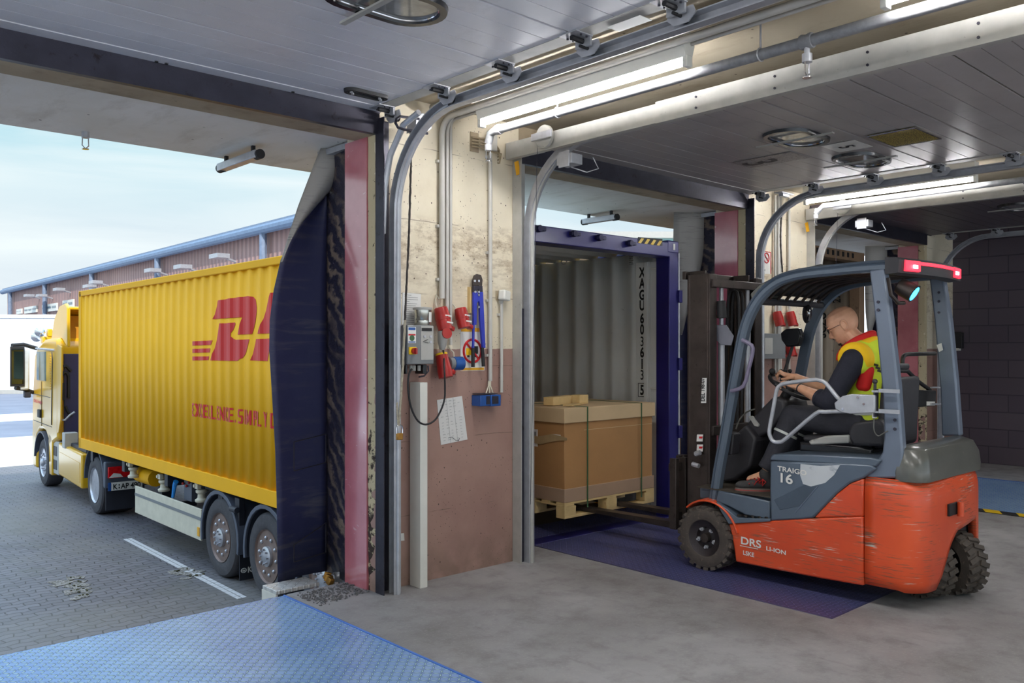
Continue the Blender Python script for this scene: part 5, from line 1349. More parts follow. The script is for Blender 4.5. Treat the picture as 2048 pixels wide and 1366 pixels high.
    MB().prism([(.05,-.725,.67),(.26,-.725,.67),(.22,-.725,.72),(.12,-.725,.74)],(0,.01,0)).build('clear_lens',M['signwhite'],t,**bl)
    MB().bb((.04,-.705,.46),(.56,-.695,.59)).build('number_plate',M['signwhite'],t,**bl); MB().bb((.04,-.708,.46),(.085,-.695,.59)).build('plate_band',M['bluebox'],t,**bl)
    b=MB(); text_on(b,'K',(.11,-.708,.48),(1,0,0),(0,0,1),.12,.85,'LEFT',.003); text_on(b,'AP 490',(.23,-.708,.48),(1,0,0),(0,0,1),.12,.85,'LEFT',.003); b.box((.205,-.708,.50),(.018,.002,.028)); b.box((.205,-.708,.545),(.018,.002,.028)); b.build('plate_characters',M['ink'],t,**bl)
    # mirrors
    mp=px(50,740,-.35)
    MB().box((-.20,4.40,2.30),(.20,.12,.84),(0,0,.12)).build('mirror_housing',simple('mirror_grey',rgb(206,212,214),.35),t,bev=.04,**bl)
    MB().box((-.33,4.30,2.36),(.26,.03,.80),(0,0,.12)).build('mirror_frame',M['black'],t,bev=.01,**bl)
    MB().box((-.33,4.28,2.36),(.21,.01,.70),(0,0,.12)).build('mirror_glass',simple('mirror_glass_dark',rgb(90,96,84),.03,1,.2,2),t,**bl)
    MB().tube([(.05,4.45,2.72),(-.2,4.42,2.80),(-.42,4.33,2.78)],.04,8).build('mirror_arm',M['black'],t,**bl); MB().tube([(.0,4.5,1.82),(-.2,4.42,1.9),(-.36,4.33,1.93)],.04,8).build('mirror_arm',M['black'],t,**bl)
    MB().box((-.12,4.5,1.80),(.12,.14,.16)).build('lower_camera',M['chassis'],t,bev=.02,**bl)
    for u,v in ((82,664),(75,674)):
        p=F.px(u,v,0,.5); MB().lathe([(.02,0),(.05,.04),(.11,.10),(.11,.14),(.0,.16)],(p.x,p.y,p.z),(0,1,.0),20).cyl((p.x,p.y,p.z),(p.x,p.y-.35,p.z-.02),.02).build('air_horn',M['chrome'],t,**bl)
    p=F.px(93,680,0,.6); MB().box((p.x,p.y,p.z),(.2,.22,.16)).box((p.x+.05,p.y-.05,p.z+.16),(.1,.16,.18)).build('roof_bracket',M['cabyellow'],t,bev=.02,**bl)
    b=MB(); 
    for z in (1.5,1.68,1.86): b.box((.2,4.68,z-.3),(.3,.08,.08))
    b.build('front_grille',M['cabyellow'],t,**bl)
tractor()
def brown_container():
    x0,x1,y0,y1,z0,z1=8.36,10.80,5.03,11.2,.05,2.83
    br=simple('brown_container_paint',rgb(150,122,96),.5,.1,.15,4,dirt=rgb(96,72,56)); li=simple('grey_brown_lining',rgb(168,154,136),.5,0,.08,3,dirt=rgb(110,94,78),dth=.62)
    t=thing('shipping_container','brown shipping container with grey brown inside, backed up to the far bay behind the driver','shipping container',(9.6,5.1,0))
    MB().bb((x0,y0,z1-.12),(x1,y0+.16,z1)).build('door_header',br,t,bev=.006)
    for i in range(14): MB().bb((x1-.35-.13*i,y0-.004,z1-.085),(x1-.30-.13*i,y0+.002,z1-.025)).build('header_slot',M['ink'],t)
    for a in (x0,x1-.13): MB().bb((a,y0,z0),(a+.13,y0+.14,z1)).build('rear_post',br,t,bev=.006)
    MB().sheet([[V((x1-.07+prof(y,.045),y,z)) for z in (z0,z1-.03)] for y in kinks(y0+.15,y1)]).build('inner_wall',li,t,solid=.003,soff=1,sharp=15)
    MB().bb((x1-.015,y0+.1,z0),(x1,y1,z1)).build('side_panel',br,t); MB().bb((x0,y0+.1,z0),(x0+.015,y1,z1)).build('side_panel',br,t)
    MB().bb((x0,y0+.1,z1-.03),(x1,y1,z1-.005)).build('roof_panel',br,t); MB().bb((x0,y0+.05,z0-.1),(x1,y1,z0)).build('floor_boards',M['chassis'],t); MB().bb((x0,y1-.02,z0),(x1,y1,z1)).build('front_panel',br,t)
    x=x1-.078; b=MB(); p=onx(1652,676,x); text_on(b,'SCZU 7095',p,(0,0,1),(0,1,0),.17,.8,'LEFT',.003,.003); p=onx(1681,606,x); text_on(b,'273',p,(0,0,1),(0,1,0),.15,.8,'LEFT',.003,.003)
    p=onx(1652,676,x); q=onx(1652,600,x); b.bb((x-.004,p.y+.17,p.z),(x-.002,p.y+.18,q.z)); b.build('container_number',M['ink'],t)
    for x_ in (9.0,10.1): MB().bb((x_,y0+.5,GZ),(x_+.12,y1-.5,z0-.1)).build('chassis_support',M['chassis'],t)
brown_container()
# ---- boxed load in front of the container mouth
def load():
    x0,x1,y0,y1=5.14,6.34,4.95,5.75
    t=thing('wooden_pallet','raised pale wooden pallet carried on the forks under the big carton','pallet',(5.74,5.35,.17))
    Bx=lambda *a: MB().bb(*a)
    for yy in (y0,y0+.35,y1-.10): Bx((x0,yy,.172),(x1,yy+.10,.194)).build('bottom_board',M['wood'],t,bev=.002)
    for yy in (y0,y0+.35,y1-.10):
        for xx in (x0,(x0+x1)/2-.07,x1-.14): Bx((xx,yy,.194),(xx+.14,yy+.10,.272)).build('block',M['wood'],t,bev=.002)
    for xx in (x0,(x0+x1)/2-.06,x1-.12): Bx((xx,y0,.272),(xx+.12,y1,.288)).build('stringer',M['wood'],t,bev=.002)
    for i in range(5): yy=y0+i*.175; Bx((x0,yy,.288),(x1,yy+.10,.305)).build('deck_board',M['wood'],t,bev=.002)
    t=thing('cardboard_box','large brown carton with pale lid and green straps on the raised pallet','cardboard box',(5.74,5.35,.306))
    e=.012
    Bx((x0+e,y0+e,.306),(x1-e,y1-e,.98)).build('body',M['card'],t,bev=.006)
    Bx((x0,y0,.306),(x1,y1,.42)).build('base_tray',M['cardbase'],t,bev=.004)
    Bx((x0-.005,y0-.005,.972),(x1+.01,y1+.005,1.098)).build('lid',M['cardlight'],t,bev=.005)
    MB().bb((x0+.25,y0+e-.002,.90),(x1-.02,y0+e,.904)).build('crease',M['cardlight'],t)
    for xx in (x0+.27,x1-.20):
        b=MB(); b.bb((xx,y0-.009,.24),(xx+.014,y0-.006,1.1)); b.bb((xx,y0-.009,1.099),(xx+.014,y1+.008,1.102)); b.bb((xx,y1+.006,.24),(xx+.014,y1+.009,1.1)); b.build('strap',M['strapgreen'],t)
    for (u0,v0,u1,v1) in ((1055,857,1075,873),(1055,885,1075,893),(1104,868,1121,880)):
        a=onx(u0,v0,x0+e-.003); c=onx(u1,v1,x0+e-.003); MB().bb((x0+e-.004,a.y,a.z),(x0+e-.001,c.y,c.z)).build('paper_label',M['paper'],t)
    b=MB(); a=onx(1057,862,x0+e-.006); c=onx(1073,872,x0+e-.006)
    for i in range(8):
        yy=a.y+(c.y-a.y)*i/8; b.bb((x0+e-.006,yy,c.z),(x0+e-.004,yy+(c.y-a.y)/18,a.z))
    b.build('barcode',M['ink'],t)
    A=[onx(u,v,x0+e-.008) for u,v in ((1048,866),(1075,873),(1104,868),(1121,872),(1134,876),(1134,881),(1118,881),(1095,885),(1080,889),(1048,879))]
    MB().prism(A,(.002,0,0)).build('packing_tape',simple('matt_tape',rgb(176,150,110),.6,0,.1,10),t)
    t=thing('timber_block','pair of pale pine timber blocks lying on top of the big carton','timber',(5.6,5.25,1.103))
    a=ony(1089,812,5.12); c=ony(1160,795,5.12)
    MB().box((5.45,5.30,1.14),(.42,.10,.072),(0,0,.25)).build('long_block',M['wood'],t,bev=.003)
    MB().box((5.66,5.27,1.142),(.14,.11,.078),(0,0,.15)).build('short_block',M['wood'],t,bev=.003)
    MB().box((5.52,5.18,1.108),(.42,.08,.012),(0,.0,.40)).build('thin_slat',M['wood'],t)
load()
# ================= FORKLIFT =================
XL,XR,XC=5.21,6.27,5.74
def forklift():
    t=thing('forklift','red and grey electric counterbalance forklift driving on the dark blue leveler with a raised load','forklift',(XC,2.9,0))
    mir=lambda P: [V((2*XC-p.x,p.y,p.z)) for p in P]
    N=lambda u,v,x=XL: onx(u,v,x)
    def side(name,px,mat,x=XL,th=.05,bev=.004,both=True,**k):
        P=[N(u,v,x) for u,v in px]
        o=MB().prism(P,(th,0,0)).build(name,mat,t,bev=bev,**k)
        if both: MB().prism(mir(P),(-th,0,0)).build(name,mat,t,bev=bev,**k)
        return o
    # chassis core
    MB().bb((XL+.08,2.36,.13),(XR-.08,3.32,.50)).build('chassis_core',M['darkplastic'],t)
    MB().bb((XL+.14,3.25,.16),(XR-.14,3.62,.50)).build('front_chassis',M['mast'],t)
    lp=side('lower_panel',[(1457,1048),(1500,1045),(1539,1042),(1640,1036),(1726,1033),(1727,1172),(1640,1157),(1540,1138),(1471,1124),(1468,1100),(1463,1070)],M['orange'],bev=.012)
    # panel markings
    b=MB(); o=N(1481,1087,XL-.002); text_on(b,'DRS',o,(0,-1,-.03),(0,0,1),.072,1.25,'LEFT',.006); o=N(1486,1109,XL-.002); text_on(b,'LSKE',o,(0,-1,-.03),(0,0,1),.042,1.0,'LEFT',.003); o=N(1532,1100,XL-.002); text_on(b,'LI-ION',o,(0,-1,-.05),(0,0,1),.040,1.3,'LEFT',.003)
    a=N(1480,1090,XL-.002); b.bb((XL-.003,a.y,a.z-.006),(XL-.001,a.y-.14,a.z-.002)); b.build('panel_lettering',M['signwhite'],lp)
    # front fender over the drive wheel
    c=V((XL,3.60,.225)); ring=[]; n=14
    for j in range(n+1):
        a=D2R(15+118*j/n); r=.262+.01*sin(a)
        ring.append([V((x,c.y-.02-r_*cos(a),c.z+.01+r_*sin(a))) for x,r_ in ((XL-.02,r+.0),(XL+.20,r+.01),(XL+.20,r-.012),(XL-.02,r-.014))])
    MB().rings(ring).build('front_fender',M['orange'],t,bev=.005); 
    MB().rings([mir(r) for r in ring]).build('front_fender',M['orange'],t,bev=.005)
    # hood, battery cover
    side('hood_side',[(1540,922),(1600,924),(1680,926),(1742,929),(1752,938),(1727,956),(1700,966),(1672,988),(1645,1017),(1626,1036),(1600,1039),(1541,1042),(1539,980)],M['truckgrey'],x=XL+.0,th=.045,bev=.012)
    P=[N(u,v,XL+.05) for u,v in ((1545,924),(1742,930),(1727,956),(1626,1036),(1541,1042))]
    MB().prism(P,(XR-XL-.1,0,0)).build('battery_bay',M['truckgrey'],t)
    P=[N(u,v,XL+.005) for u,v in ((1539,921),(1541,912),(1547,908),(1640,910),(1740,915),(1762,920),(1752,934))]
    MB().prism(P,(XR-XL-.01,0,0)).build('hood_lid',M['truckgrey'],t,bev=.01)
    MB().tube([N(u,v,XL-.001) for u,v in ((1636,972),(1612,1000),(1590,1026))],.004,6).build('hood_crease',M['pillargrey'],t)
    MB().prism([N(u,v,XL-.002) for u,v in ((1610,968),(1636,972),(1600,1012),(1560,1020),(1548,1000))],(.003,0,0)).build('hood_recess',simple('hood_recess_grey',rgb(70,82,96),.4),t,bev=.003)
    b=MB(); text_on(b,'TRAIGO',N(1555,941,XL-.004),(0,-1,-.05),(0,0,1),.046,1.25,'LEFT',.003); text_on(b,'16',N(1556,963,XL-.004),(0,-1,-.05),(0,0,1),.088,1.25,'LEFT',.006); b.build('model_lettering',M['signwhite'],t)
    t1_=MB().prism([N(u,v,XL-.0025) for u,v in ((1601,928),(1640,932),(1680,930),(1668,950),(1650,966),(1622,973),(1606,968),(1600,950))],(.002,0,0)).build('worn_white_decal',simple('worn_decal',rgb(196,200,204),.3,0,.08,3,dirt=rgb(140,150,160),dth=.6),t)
    # red quarter panel below the rear pillar
    side('quarter_panel',[(1627,1036),(1646,1016),(1673,988),(1700,967),(1726,957),(1727,1033)],M['orange'],x=XL-.0,th=.05,bev=.012)
    # counterweight with rounded rear corners and a wheel arch
    ya=2.425; yb=2.08; r=.17
    per=[(XL,ya),(XL,ya-.07)]
    for i in range(9): a=PI+ (PI/2)*i/8; per.append((XL+r+r*cos(a),yb+r+r*sin(a)))
    nb=26
    for i in range(1,nb): per.append((XL+r+(XR-XL-2*r)*i/nb,yb-.02*sin(PI*i/nb)))
    for i in range(9): a=-PI/2+(PI/2)*i/8; per.append((XR-r+r*cos(a),yb+r+r*sin(a)))
    per+= [(XR,ya-.07),(XR,ya)]
    def zb(x,y):
        if y>yb+.12: return .13 if x<XC else .30
        s=(x-(XL+r*.6))/(XR-XL-1.0*r)
        if s<.14: return .12
        if s<.34: return .12+(s-.14)/.20*.26
        if s<.44: return .38+(s-.34)/.1*.07
        if s<.86: return .45+.03*(s-.44)/.42
        if s<.88: return .48-(s-.86)/.02*.18
        return .28
    zt=.80; rings=[]; m=12
    for x,y in per:
        z0=zb(x,y); row=[]
        for j in range(m+1):
            f=j/m; z=z0+(zt-z0)*f; ins=.03*max(0,(z-.68)/.12)**2+ .02*max(0,(.2-z)/.1)
            cx,cy=XC,2.55; d=V((cx-x,cy-y)).normalized(); row.append(V((x+d.x*ins,y+d.y*ins,z)))
        rings.append(row)
    cw=MB().sheet(rings).build('counterweight',M['orange'],t,solid=.05,sharp=40)
    # top deck of the counterweight
    top=[r_[-1] for r_ in rings]
    MB().prism([p-V((0,0,.02)) for p in top],(0,0,.015)).build('counterweight_deck',M['orange'],t)
    # dark inner wheel housing
    MB().bb((XL+.2,2.14,.30),(XR-.10,2.40,.78)).build('steer_housing',M['darkplastic'],t)
    # hitch slot
    a=ony(1899,1003,yb-.02); c=ony(1937,1020,yb-.02)
    s=MB().bb((a.x-.02,yb-.030,.56),(a.x+.17,yb-.012,.635)).build('hitch_slot',M['ink'],cw,bev=.004); MB().cyl((a.x+.10,yb-.05,.55),(a.x+.10,yb-.05,.64),.02).build('hitch_pin',M['orange'],cw)
    # rear hood cover in worn grey
    pr=[]; 
    for z,ins,f in ((.79,.0,1),(.84,-.004,1),(.92,.004,1),(.985,.03,1),(1.005,.07,1)):
        ring=[]
        x0,x1,y0,y1,rr=XL+.03+ins,XR-.03-ins,yb+.0+ins,2.27-ins*.5,.10
        for cx,cy,a0 in ((x0+rr,y0+rr,PI),(x1-rr,y0+rr,1.5*PI),(x1-rr,y1-rr*.3,0),(x0+rr,y1-rr*.3,PI/2)):
            for i in range(7):
                a=a0+PI/2*i/6; q=rr if a0>=PI-.01 else rr*.3
                ring.append(V((cx+rr*cos(a) if a0>=PI-.01 else cx+rr*cos(a),cy+(rr*sin(a) if a0>=PI-.01 else rr*.3*sin(a)),z+(.0 if z<.8 else (y1-cy)*0))))
        pr.append(ring)
    MB().rings(pr).build('rear_cover',M['cover'],t,bev=.012,sharp=50)
    # floor and steps
    P=[N(u,v,XL+.02) for u,v in ((1436,981),(1460,986),(1500,994),(1540,1003),(1540,1040),(1490,1030),(1455,1012),(1430,1003))]
    MB().prism(P,(.30,0,0)).build('step_well',M['truckgrey'],t,bev=.01)
    MB().bb((XL+.10,3.0,.49),(XR-.03,3.72,.578)).build('floor_plate',M['truckgrey'],t,bev=.006)
    MB().bb((XL+.03,3.02,.578),(XR-.05,3.70,.586)).build('floor_mat',simple('floor_mat',rgb(64,56,46),.8,0,.2,20,.3,80),t)
    P=[N(u,v,XL-.01) for u,v in ((1432,1003),(1455,1020),(1475,1036),(1540,1038),(1540,1043),(1457,1048),(1440,1020))]
    MB().prism(P,(.12,0,0)).build('lower_step',M['truckgrey'],t,bev=.004)
    b=MB()
    for i in range(9): p=N(1478+7*i,1033+.6*i,XL+.0); b.box((XL+.05,p.y,p.z+.004),(.09,.012,.012),(0,0,.5 if i%2 else -.5))
    b.build('step_grip',M['mast'],t)
    # overhead guard
    G=XL+.065
    fr=smoothp([N(u,v,G) for u,v in ((1428,1002),(1437,940),(1448,880),(1460,810),(1474,730),(1487,665),(1502,622),(1524,588),(1556,562),(1600,548),(1660,541),(1720,535),(1778,531))],3)
    def rail(P,w,h,name,mat):
        ring=[]
        for i,p in enumerate(P):
            tt=(P[min(i+1,len(P)-1)]-P[max(i-1,0)]).normalized(); nn=V((0,-tt.z,tt.y)); nn=V((0,tt.z,-tt.y))
            ring.append([p+V((dx,0,0))+nn*dn for dx,dn in ((-w,-h*.6),(-w,h*.1),(-w*.6,h*.35),(-w,h*.6),(-w*.5,h),(w,h),(w,-h),(-w*.5,-h))])
        return MB().rings(ring).build(name,mat,t,sharp=30)
    rail(fr,.03,.036,'front_guard_pillar',M['truckgrey']); rail(mir(fr),-.03,.036,'front_guard_pillar',M['darkplastic'] if False else M['truckgrey'])
    rp=[(1738,541),(1768,536),(1781,640),(1796,770),(1802,860),(1805,905),(1801,956),(1727,957),(1744,935),(1764,905),(1768,870),(1764,780),(1752,660)]
    P=[N(u,v,XL+.03) for u,v in rp]; MB().prism(P,(.07,0,0)).build('rear_guard_pillar',M['pillargrey'],t,bev=.012)
    P2=[onx(u,v,XR-.10) for u,v in ((1858,556),(1886,556),(1900,640),(1912,760),(1920,872),(1883,872),(1880,780),(1868,640))]
    MB().prism(P2,(.07,0,0)).build('rear_guard_pillar',M['pillargrey'],t,bev=.012)
    b=MB()
    for v in (604,620,840,858,): p=N(1757 if v<700 else 1790,v,XL+.03); b.cyl(p,p+V((-.008,0,0)),.010,n=6)
    b.build('pillar_bolts',M['steel_dark'],t)
    for v in (585,603,625): p=onx(1878,v,XR-.10); MB().cyl(p,p+V((-.006,0,0)),.009,n=6).build('pillar_bolt',M['steel_dark'],t)
    # roof with slats
    yf=fr[-16].y; zr=fr[-1].z
    Pr=[p for p in fr if p.z>1.93]; 
    top=[p+V((0,0,.03)) for p in Pr]
    g=[[V((x,p.y,p.z+.02*sin(PI*(x-XL)/(XR-XL)))) for x in [XL+.07+ (XR-XL-.14)*i/10 for i in range(11)]] for p in top]
    MB().sheet(g).build('roof_skin',M['darkplastic'],t,solid=.02)
    b=MB()
    for i in range(1,8):
        x=XL+.07+(XR-XL-.14)*i/8; b.tube([V((x,p.y,p.z-.012)) for p in Pr],.012,6)
    b.build('roof_bars',M['mast'],t)
    y0=Pr[-1].y; z0=Pr[-1].z
    MB().bb((XL+.05,y0-.03,z0-.03),(XR-.05,y0+.05,z0+.03)).build('rear_cross_bar',M['darkplastic'],t,bev=.01)
    MB().tube([(XL+.07,Pr[0].y,Pr[0].z-.01),(XR-.07,Pr[0].y,Pr[0].z-.01)],.025,8).build('front_cross_bar',M['darkplastic'],t)
    MB().prism([N(u,v,XL+.10) for u,v in ((1500,588),(1520,568),(1560,548),(1600,538),(1640,528),(1670,532),(1610,546),(1556,560),(1524,586),(1505,610))],(.30,0,0)).build('front_roof_lip',M['cover'],t,bev=.008)
    # rear light bar
    a=V((XL+.02,y0-.05,z0)); 
    n=12; ring=[]
    for i in range(n+1):
        f=i/n; x=XL+.03+(XR-XL-.06)*f; y=y0-.05-.05*sin(PI*f); ring.append([V((x,y+dy,z0+dz)) for dy,dz in ((.06,.048),(-.01,.045),(-.025,.03),(-.02,-.05),(.06,-.055))])
    MB().rings(ring).build('light_bar_housing',M['darkplastic'],t,sharp=40)
    ring=[]
    for i in range(1,n):
        f=i/n; x=XL+.03+(XR-XL-.06)*f; y=y0-.05-.05*sin(PI*f)-.026; ring.append([V((x,y+.01,z0+.030)),V((x,y-.004,z0+.026)),V((x,y-.004,z0+.008)),V((x,y+.01,z0+.004))])
    MB().rings(ring).build('red_light_bar',M['lampred'],t)
    for f0,f1 in ((.06,.22),(.78,.95)):
        ring=[]
        for i in range(5):
            f=f0+(f1-f0)*i/4; x=XL+.03+(XR-XL-.06)*f; y=y0-.05-.05*sin(PI*f)-.03; ring.append([V((x,y+.01,z0+.032)),V((x,y-.004,z0+.028)),V((x,y-.004,z0-.034)),V((x,y+.01,z0-.038))])
        MB().rings(ring).build('tail_light',M['lampred'],t)
        x=XL+.03+(XR-XL-.06)*(.16 if f0<.5 else .82); y=y0-.05-.05*sin(PI*(x-XL)/(XR-XL))-.034; MB().box((x,y,z0-.008),(.06,.008,.022)).build('white_light',M['lampwhite'],t,bev=.003)
    # blue spot lamp under the roof
    p=ony(1829,588,2.20); q=p-V((.10,-.78,-.5)).normalized()*.105
    MB().lathe([(.03,-.01),(.05,.0),(.055,.03),(.055,.10),(.06,.105)],q,(p-q),24).build('blue_spot_housing',M['mast'],t)
    MB().lathe([(0,.108),(.046,.106),(.05,.09)],q,(p-q),24).build('blue_spot_lens',M['lampblue'],t)
    MB().tube([ony(1776,556,2.25),ony(1782,590,2.25),ony(1796,606,2.25),ony(1808,606,2.25)],.012,8).build('lamp_bracket',M['mast'],t)
    # seat
    Bx=lambda a,b_,nm,mt,bv=.02: MB().bb(a,b_).build(nm,M[mt],t,bev=bv,bseg=4)
    Bx((XC-.26,2.50,.88),(XC+.26,3.02,.955),'seat_base','blackgloss',.02); Bx((XC-.25,2.50,.95),(XC+.25,3.0,1.0),'seat_cushion','darkplastic',.03)
    MB().prism([(XC-.23,2.50,1.0),(XC-.23,2.46,1.40),(XC-.23,2.38,1.42),(XC-.23,2.40,.96),(XC-.23,2.52,.94)],(.44,0,0)).build('seat_backrest',M['darkplastic'],t,bev=.03,bseg=4)
    MB().prism([N(u,v,XL+.16) for u,v in ((1697,857),(1706,845),(1755,838),(1768,850),(1768,893),(1706,892),(1695,875))],(.10,0,0)).build('hip_support',M['darkplastic'],t,bev=.02,bseg=4)
    MB().prism([N(u,v,XL+.14) for u,v in ((1616,882),(1650,872),(1697,870),(1697,886),(1620,890))],(.06,0,0)).build('seat_side_lever',M['lightgrey'],t,bev=.01)
    b=MB(); b.bb((XC-.27,2.48,.865),(XC+.27,3.0,.885)); b.build('seat_rail',M['galv'],t)
    # side restraint bar
    X=XL-.01
    bar=[(1700,806),(1684,800),(1675,795),(1652,767),(1640,761),(1625,760),(1575,766),(1560,771),(1553,782),(1546,820),(1539,858),(1540,872),(1547,883),(1559,884),(1572,877),(1630,828),(1650,824),(1700,822)]
    MB().tube(smoothp([N(u,v,X) for u,v in bar],3),.0135,10).build('restraint_bar',M['galv'],t)
    MB().prism([N(u,v,X-.02) for u,v in ((1668,806),(1684,792),(1702,788),(1749,790),(1749,826),(1700,828),(1682,825),(1670,818))],(.03,0,0)).build('bar_bracket',M['galv'],t,bev=.006)
    MB().bb(N(1750,834,X-.01),N(1754,778,X+.04)).build('bracket_hinge',M['steel_dark'],t)
    for v in (782,823):
        MB().bb(N(1757,v+3,X-.01),N(1800,v-3,X+.0)).bb(N(1756,v+3,X-.01),N(1762,v-3,X+.12)).build('clamp',M['galv'],t)
    p=N(1750,763,X+.02); MB().ell(p,.016,n=10,m=8).cyl(p,N(1750,780,X+.02),.009).build('hinge_knob',M['darkplastic'],t)
    for u,v in ((1716,795),(1728,808),(1686,818)):
        p=N(u,v,X-.02); MB().cyl(p,p+V((-.006,0,0)),.008,n=8).build('bracket_bolt',M['chrome'],t)
    MB().bb(N(1744,836,X),N(1754,826,X+.03)).build('limit_switch',M['white'],t)
    MB().tube(smoothp([N(u,v,X+.02) for u,v in ((1748,836),(1748,860),(1756,872),(1768,866),(1776,862))],4),.004,6).build('switch_cable',M['cover'],t)
    # rear grab bars and box on the far pillar
    MB().tube(smoothp([ony(u,v,2.45) for u,v in ((1805,730),(1806,715),(1813,709),(1830,708),(1870,707))],3),.014,8).build('rear_grab_handle',M['black'],t)
    MB().tube([ony(u,v,2.45) for u,v in ((1790,741),(1815,742),(1835,762),(1860,780))],.014,8).build('rear_stay_bar',M['black'],t)
    p=ony(1792,733,2.42); MB().box(p,(.16,.12,.04)).build('headrest',M['darkplastic'],t,bev=.015)
    MB().prism([ony(u,v,2.42) for u,v in ((1824,779),(1873,781),(1872,812),(1815,816))],(0,.08,0)).build('rear_box',M['black'],t,bev=.008)
    MB().prism([ony(u,v,2.415) for u,v in ((1854,803),(1870,803),(1870,811),(1854,811))],(0,.004,0)).build('box_label',M['signwhite'],t)
    for v in (775,808): MB().tube([ony(1862,v,2.40),ony(1896,v,2.40)],.006,6).build('pillar_clamp',M['galv'],t)
    MB().prism([onx(u,v,XR-.12) for u,v in ((1873,690),(1883,686),(1886,700),(1878,704))],(.002,0,0)).build('pillar_sticker',M['signwhite'],t)
    # dashboard, column, wheel
    P=[onx(u,v,5.50) for u,v in ((1448,888),(1490,850),(1500,860),(1512,878),(1500,935),(1470,960),(1440,965))]
    MB().prism(P,(.60,0,0)).build('front_cowl',M['darkplastic'],t,bev=.02,bseg=3)
    P=[onx(u,v,5.56) for u,v in ((1490,850),(1545,793),(1566,800),(1572,822),(1540,862),(1508,880))]
    MB().prism(P,(.34,0,0)).build('steering_console',M['darkplastic'],t,bev=.02,bseg=3)
    MB().prism([N(u,v,XL+.12) for u,v in ((1443,868),(1452,864),(1467,868),(1463,910),(1443,910))],(.10,0,0)).build('cowl_side_box',M['darkplastic'],t,bev=.01)
    P=[onx(u,v,5.545) for u,v in ((1496,832),(1504,832),(1518,850),(1516,854),(1508,852))]
    MB().prism(P,(.02,0,0)).build('console_trim',M['lightgrey'],t,bev=.004)
    MB().tube(smoothp([onx(u,v,5.5) for u,v in ((1472,858),(1480,838),(1494,824),(1510,818))],3),.006,6).build('hydraulic_hose',M['cover'],t)
    cw_=V((5.70,3.20,1.325)); ax=V((0,-.50,.86)).normalized(); u_=V((1,0,0)); w_=ax.cross(u_)
    MB().tube([cw_+(u_*cos(a)+w_*sin(a))*.165 for a in [2*PI*i/40 for i in range(40)]],.0145,10,closed=True).build('steering_wheel',M['black'],t)
    b=MB()
    for a in (.5,2.64,4.71): b.tube([cw_-ax*.02,cw_+(u_*cos(a)+w_*sin(a))*.16],.012,6)
    b.ell(cw_-ax*.02,.045,n=14,m=8); b.build('wheel_spokes',M['black'],t)
    MB().tube([cw_-ax*.02,cw_+V((0,.22,-.35))],.035,12).build('steering_column',M['black'],t)
    MB().ell(cw_+(u_*-.5+w_*.87)*.165+ax*.04,.024,n=12,m=8).build('steering_knob',M['black'],t)
    b=MB()
    for i in range(3): p=onx(1562+9*i,742,5.9); b.tube([p,p+V((0,-.02,-.10))],.006,6); b.ell(p,.016,n=8,m=6)
    b.build('hydraulic_levers',M['black'],t)
    # mirror and display on the far pillar
    p=onx(1616,626,5.95); MB().ell(p,(.085,.03,.065),(0,0,.5),20,12).build('rear_view_mirror',simple('mirror_dark_glass',rgb(150,150,150),.05,1,.3,12),t)
    MB().ell(p+V((.01,.018,-.004)),(.094,.03,.074),(0,0,.5),20,12).build('mirror_shell',M['black'],t)
    MB().tube([p+V((0,0,.05)),onx(1632,590,6.0)],.01,6).build('mirror_stalk',M['black'],t)
    P=[onx(u,v,6.05) for u,v in ((1560,666),(1570,658),(1597,656),(1602,672),(1596,692),(1572,694),(1562,680))]
    MB().prism(P,(.06,0,0)).build('display_unit',M['blackgloss'],t,bev=.012)
    MB().tube([onx(1585,692,6.08),onx(1572,735,6.0),onx(1562,762,5.95)],.012,6).build('display_arm',M['black'],t)
    # grab loop on the front pillar
    MB().tube(smoothp([N(u,v,XL+.02) for u,v in ((1484,680),(1494,685),(1506,697),(1498,735),(1487,772),(1462,782))],3),.014,8).build('grab_loop',simple('grab_loop_grey',rgb(120,112,134),.5),t)
    # wheels
    wheel(t,(XL-.03,3.60,.2285),(-1,0,0),.2285,.19,'fork','front_wheel','tyre_brown'); wheel(t,(XR+.03,3.60,.2285),(1,0,0),.2285,.19,'fork','front_wheel','tyre_brown')
    axl=V((.905,-.425,0)).normalized(); pc=V((5.80,2.20,.202))
    wheel(t,pc-axl*.20,-axl,.202,.15,'fork','rear_wheel','tyre_brown'); wheel(t,pc+axl*.20,axl,.202,.15,'fork','rear_wheel','tyre_brown')
    # mast
    def chan(x0,x1,y0,y1,z0,z1,nm,mt='mast',bv=.003): return MB().bb((x0,y0,z0),(x1,y1,z1)).build(nm,M[mt],t,bev=bv)
    for s in (0,1):
        mm=lambda x: x if s==0 else 2*XC-x
        a,b_=sorted((mm(5.38),mm(5.40))); chan(a,b_,3.70,3.86,.08,2.16,'outer_mast_web')
        for y0_,y1_ in ((3.68,3.70),(3.86,3.88)): a,b_=sorted((mm(5.38),mm(5.47))); chan(a,b_,y0_,y1_,.08,2.16,'outer_mast_flange')
        a,b_=sorted((mm(5.43),mm(5.45))); chan(a,b_,3.76,3.90,.12,2.19,'inner_mast_web')
        a,b_=sorted((mm(5.43),mm(5.51))); chan(a,b_,3.90,3.92,.12,2.19,'inner_mast_flange')
        x=mm(5.56); MB().cyl((x,3.70,.12),(x,3.70,1.75),.026,n=16).cyl((x,3.70,1.75),(x,3.70,2.1),.016,n=12).build('lift_cylinder',M['galv'],t)
    chan(5.40,6.08,3.66,3.70,2.06,2.12,'mast_cross_bar'); chan(5.38,6.10,3.90,3.93,2.13,2.19,'mast_cross_bar'); chan(5.40,6.08,3.66,3.70,.95,1.02,'mast_cross_bar'); chan(5.40,6.08,3.66,3.72,.12,.22,'mast_cross_bar')
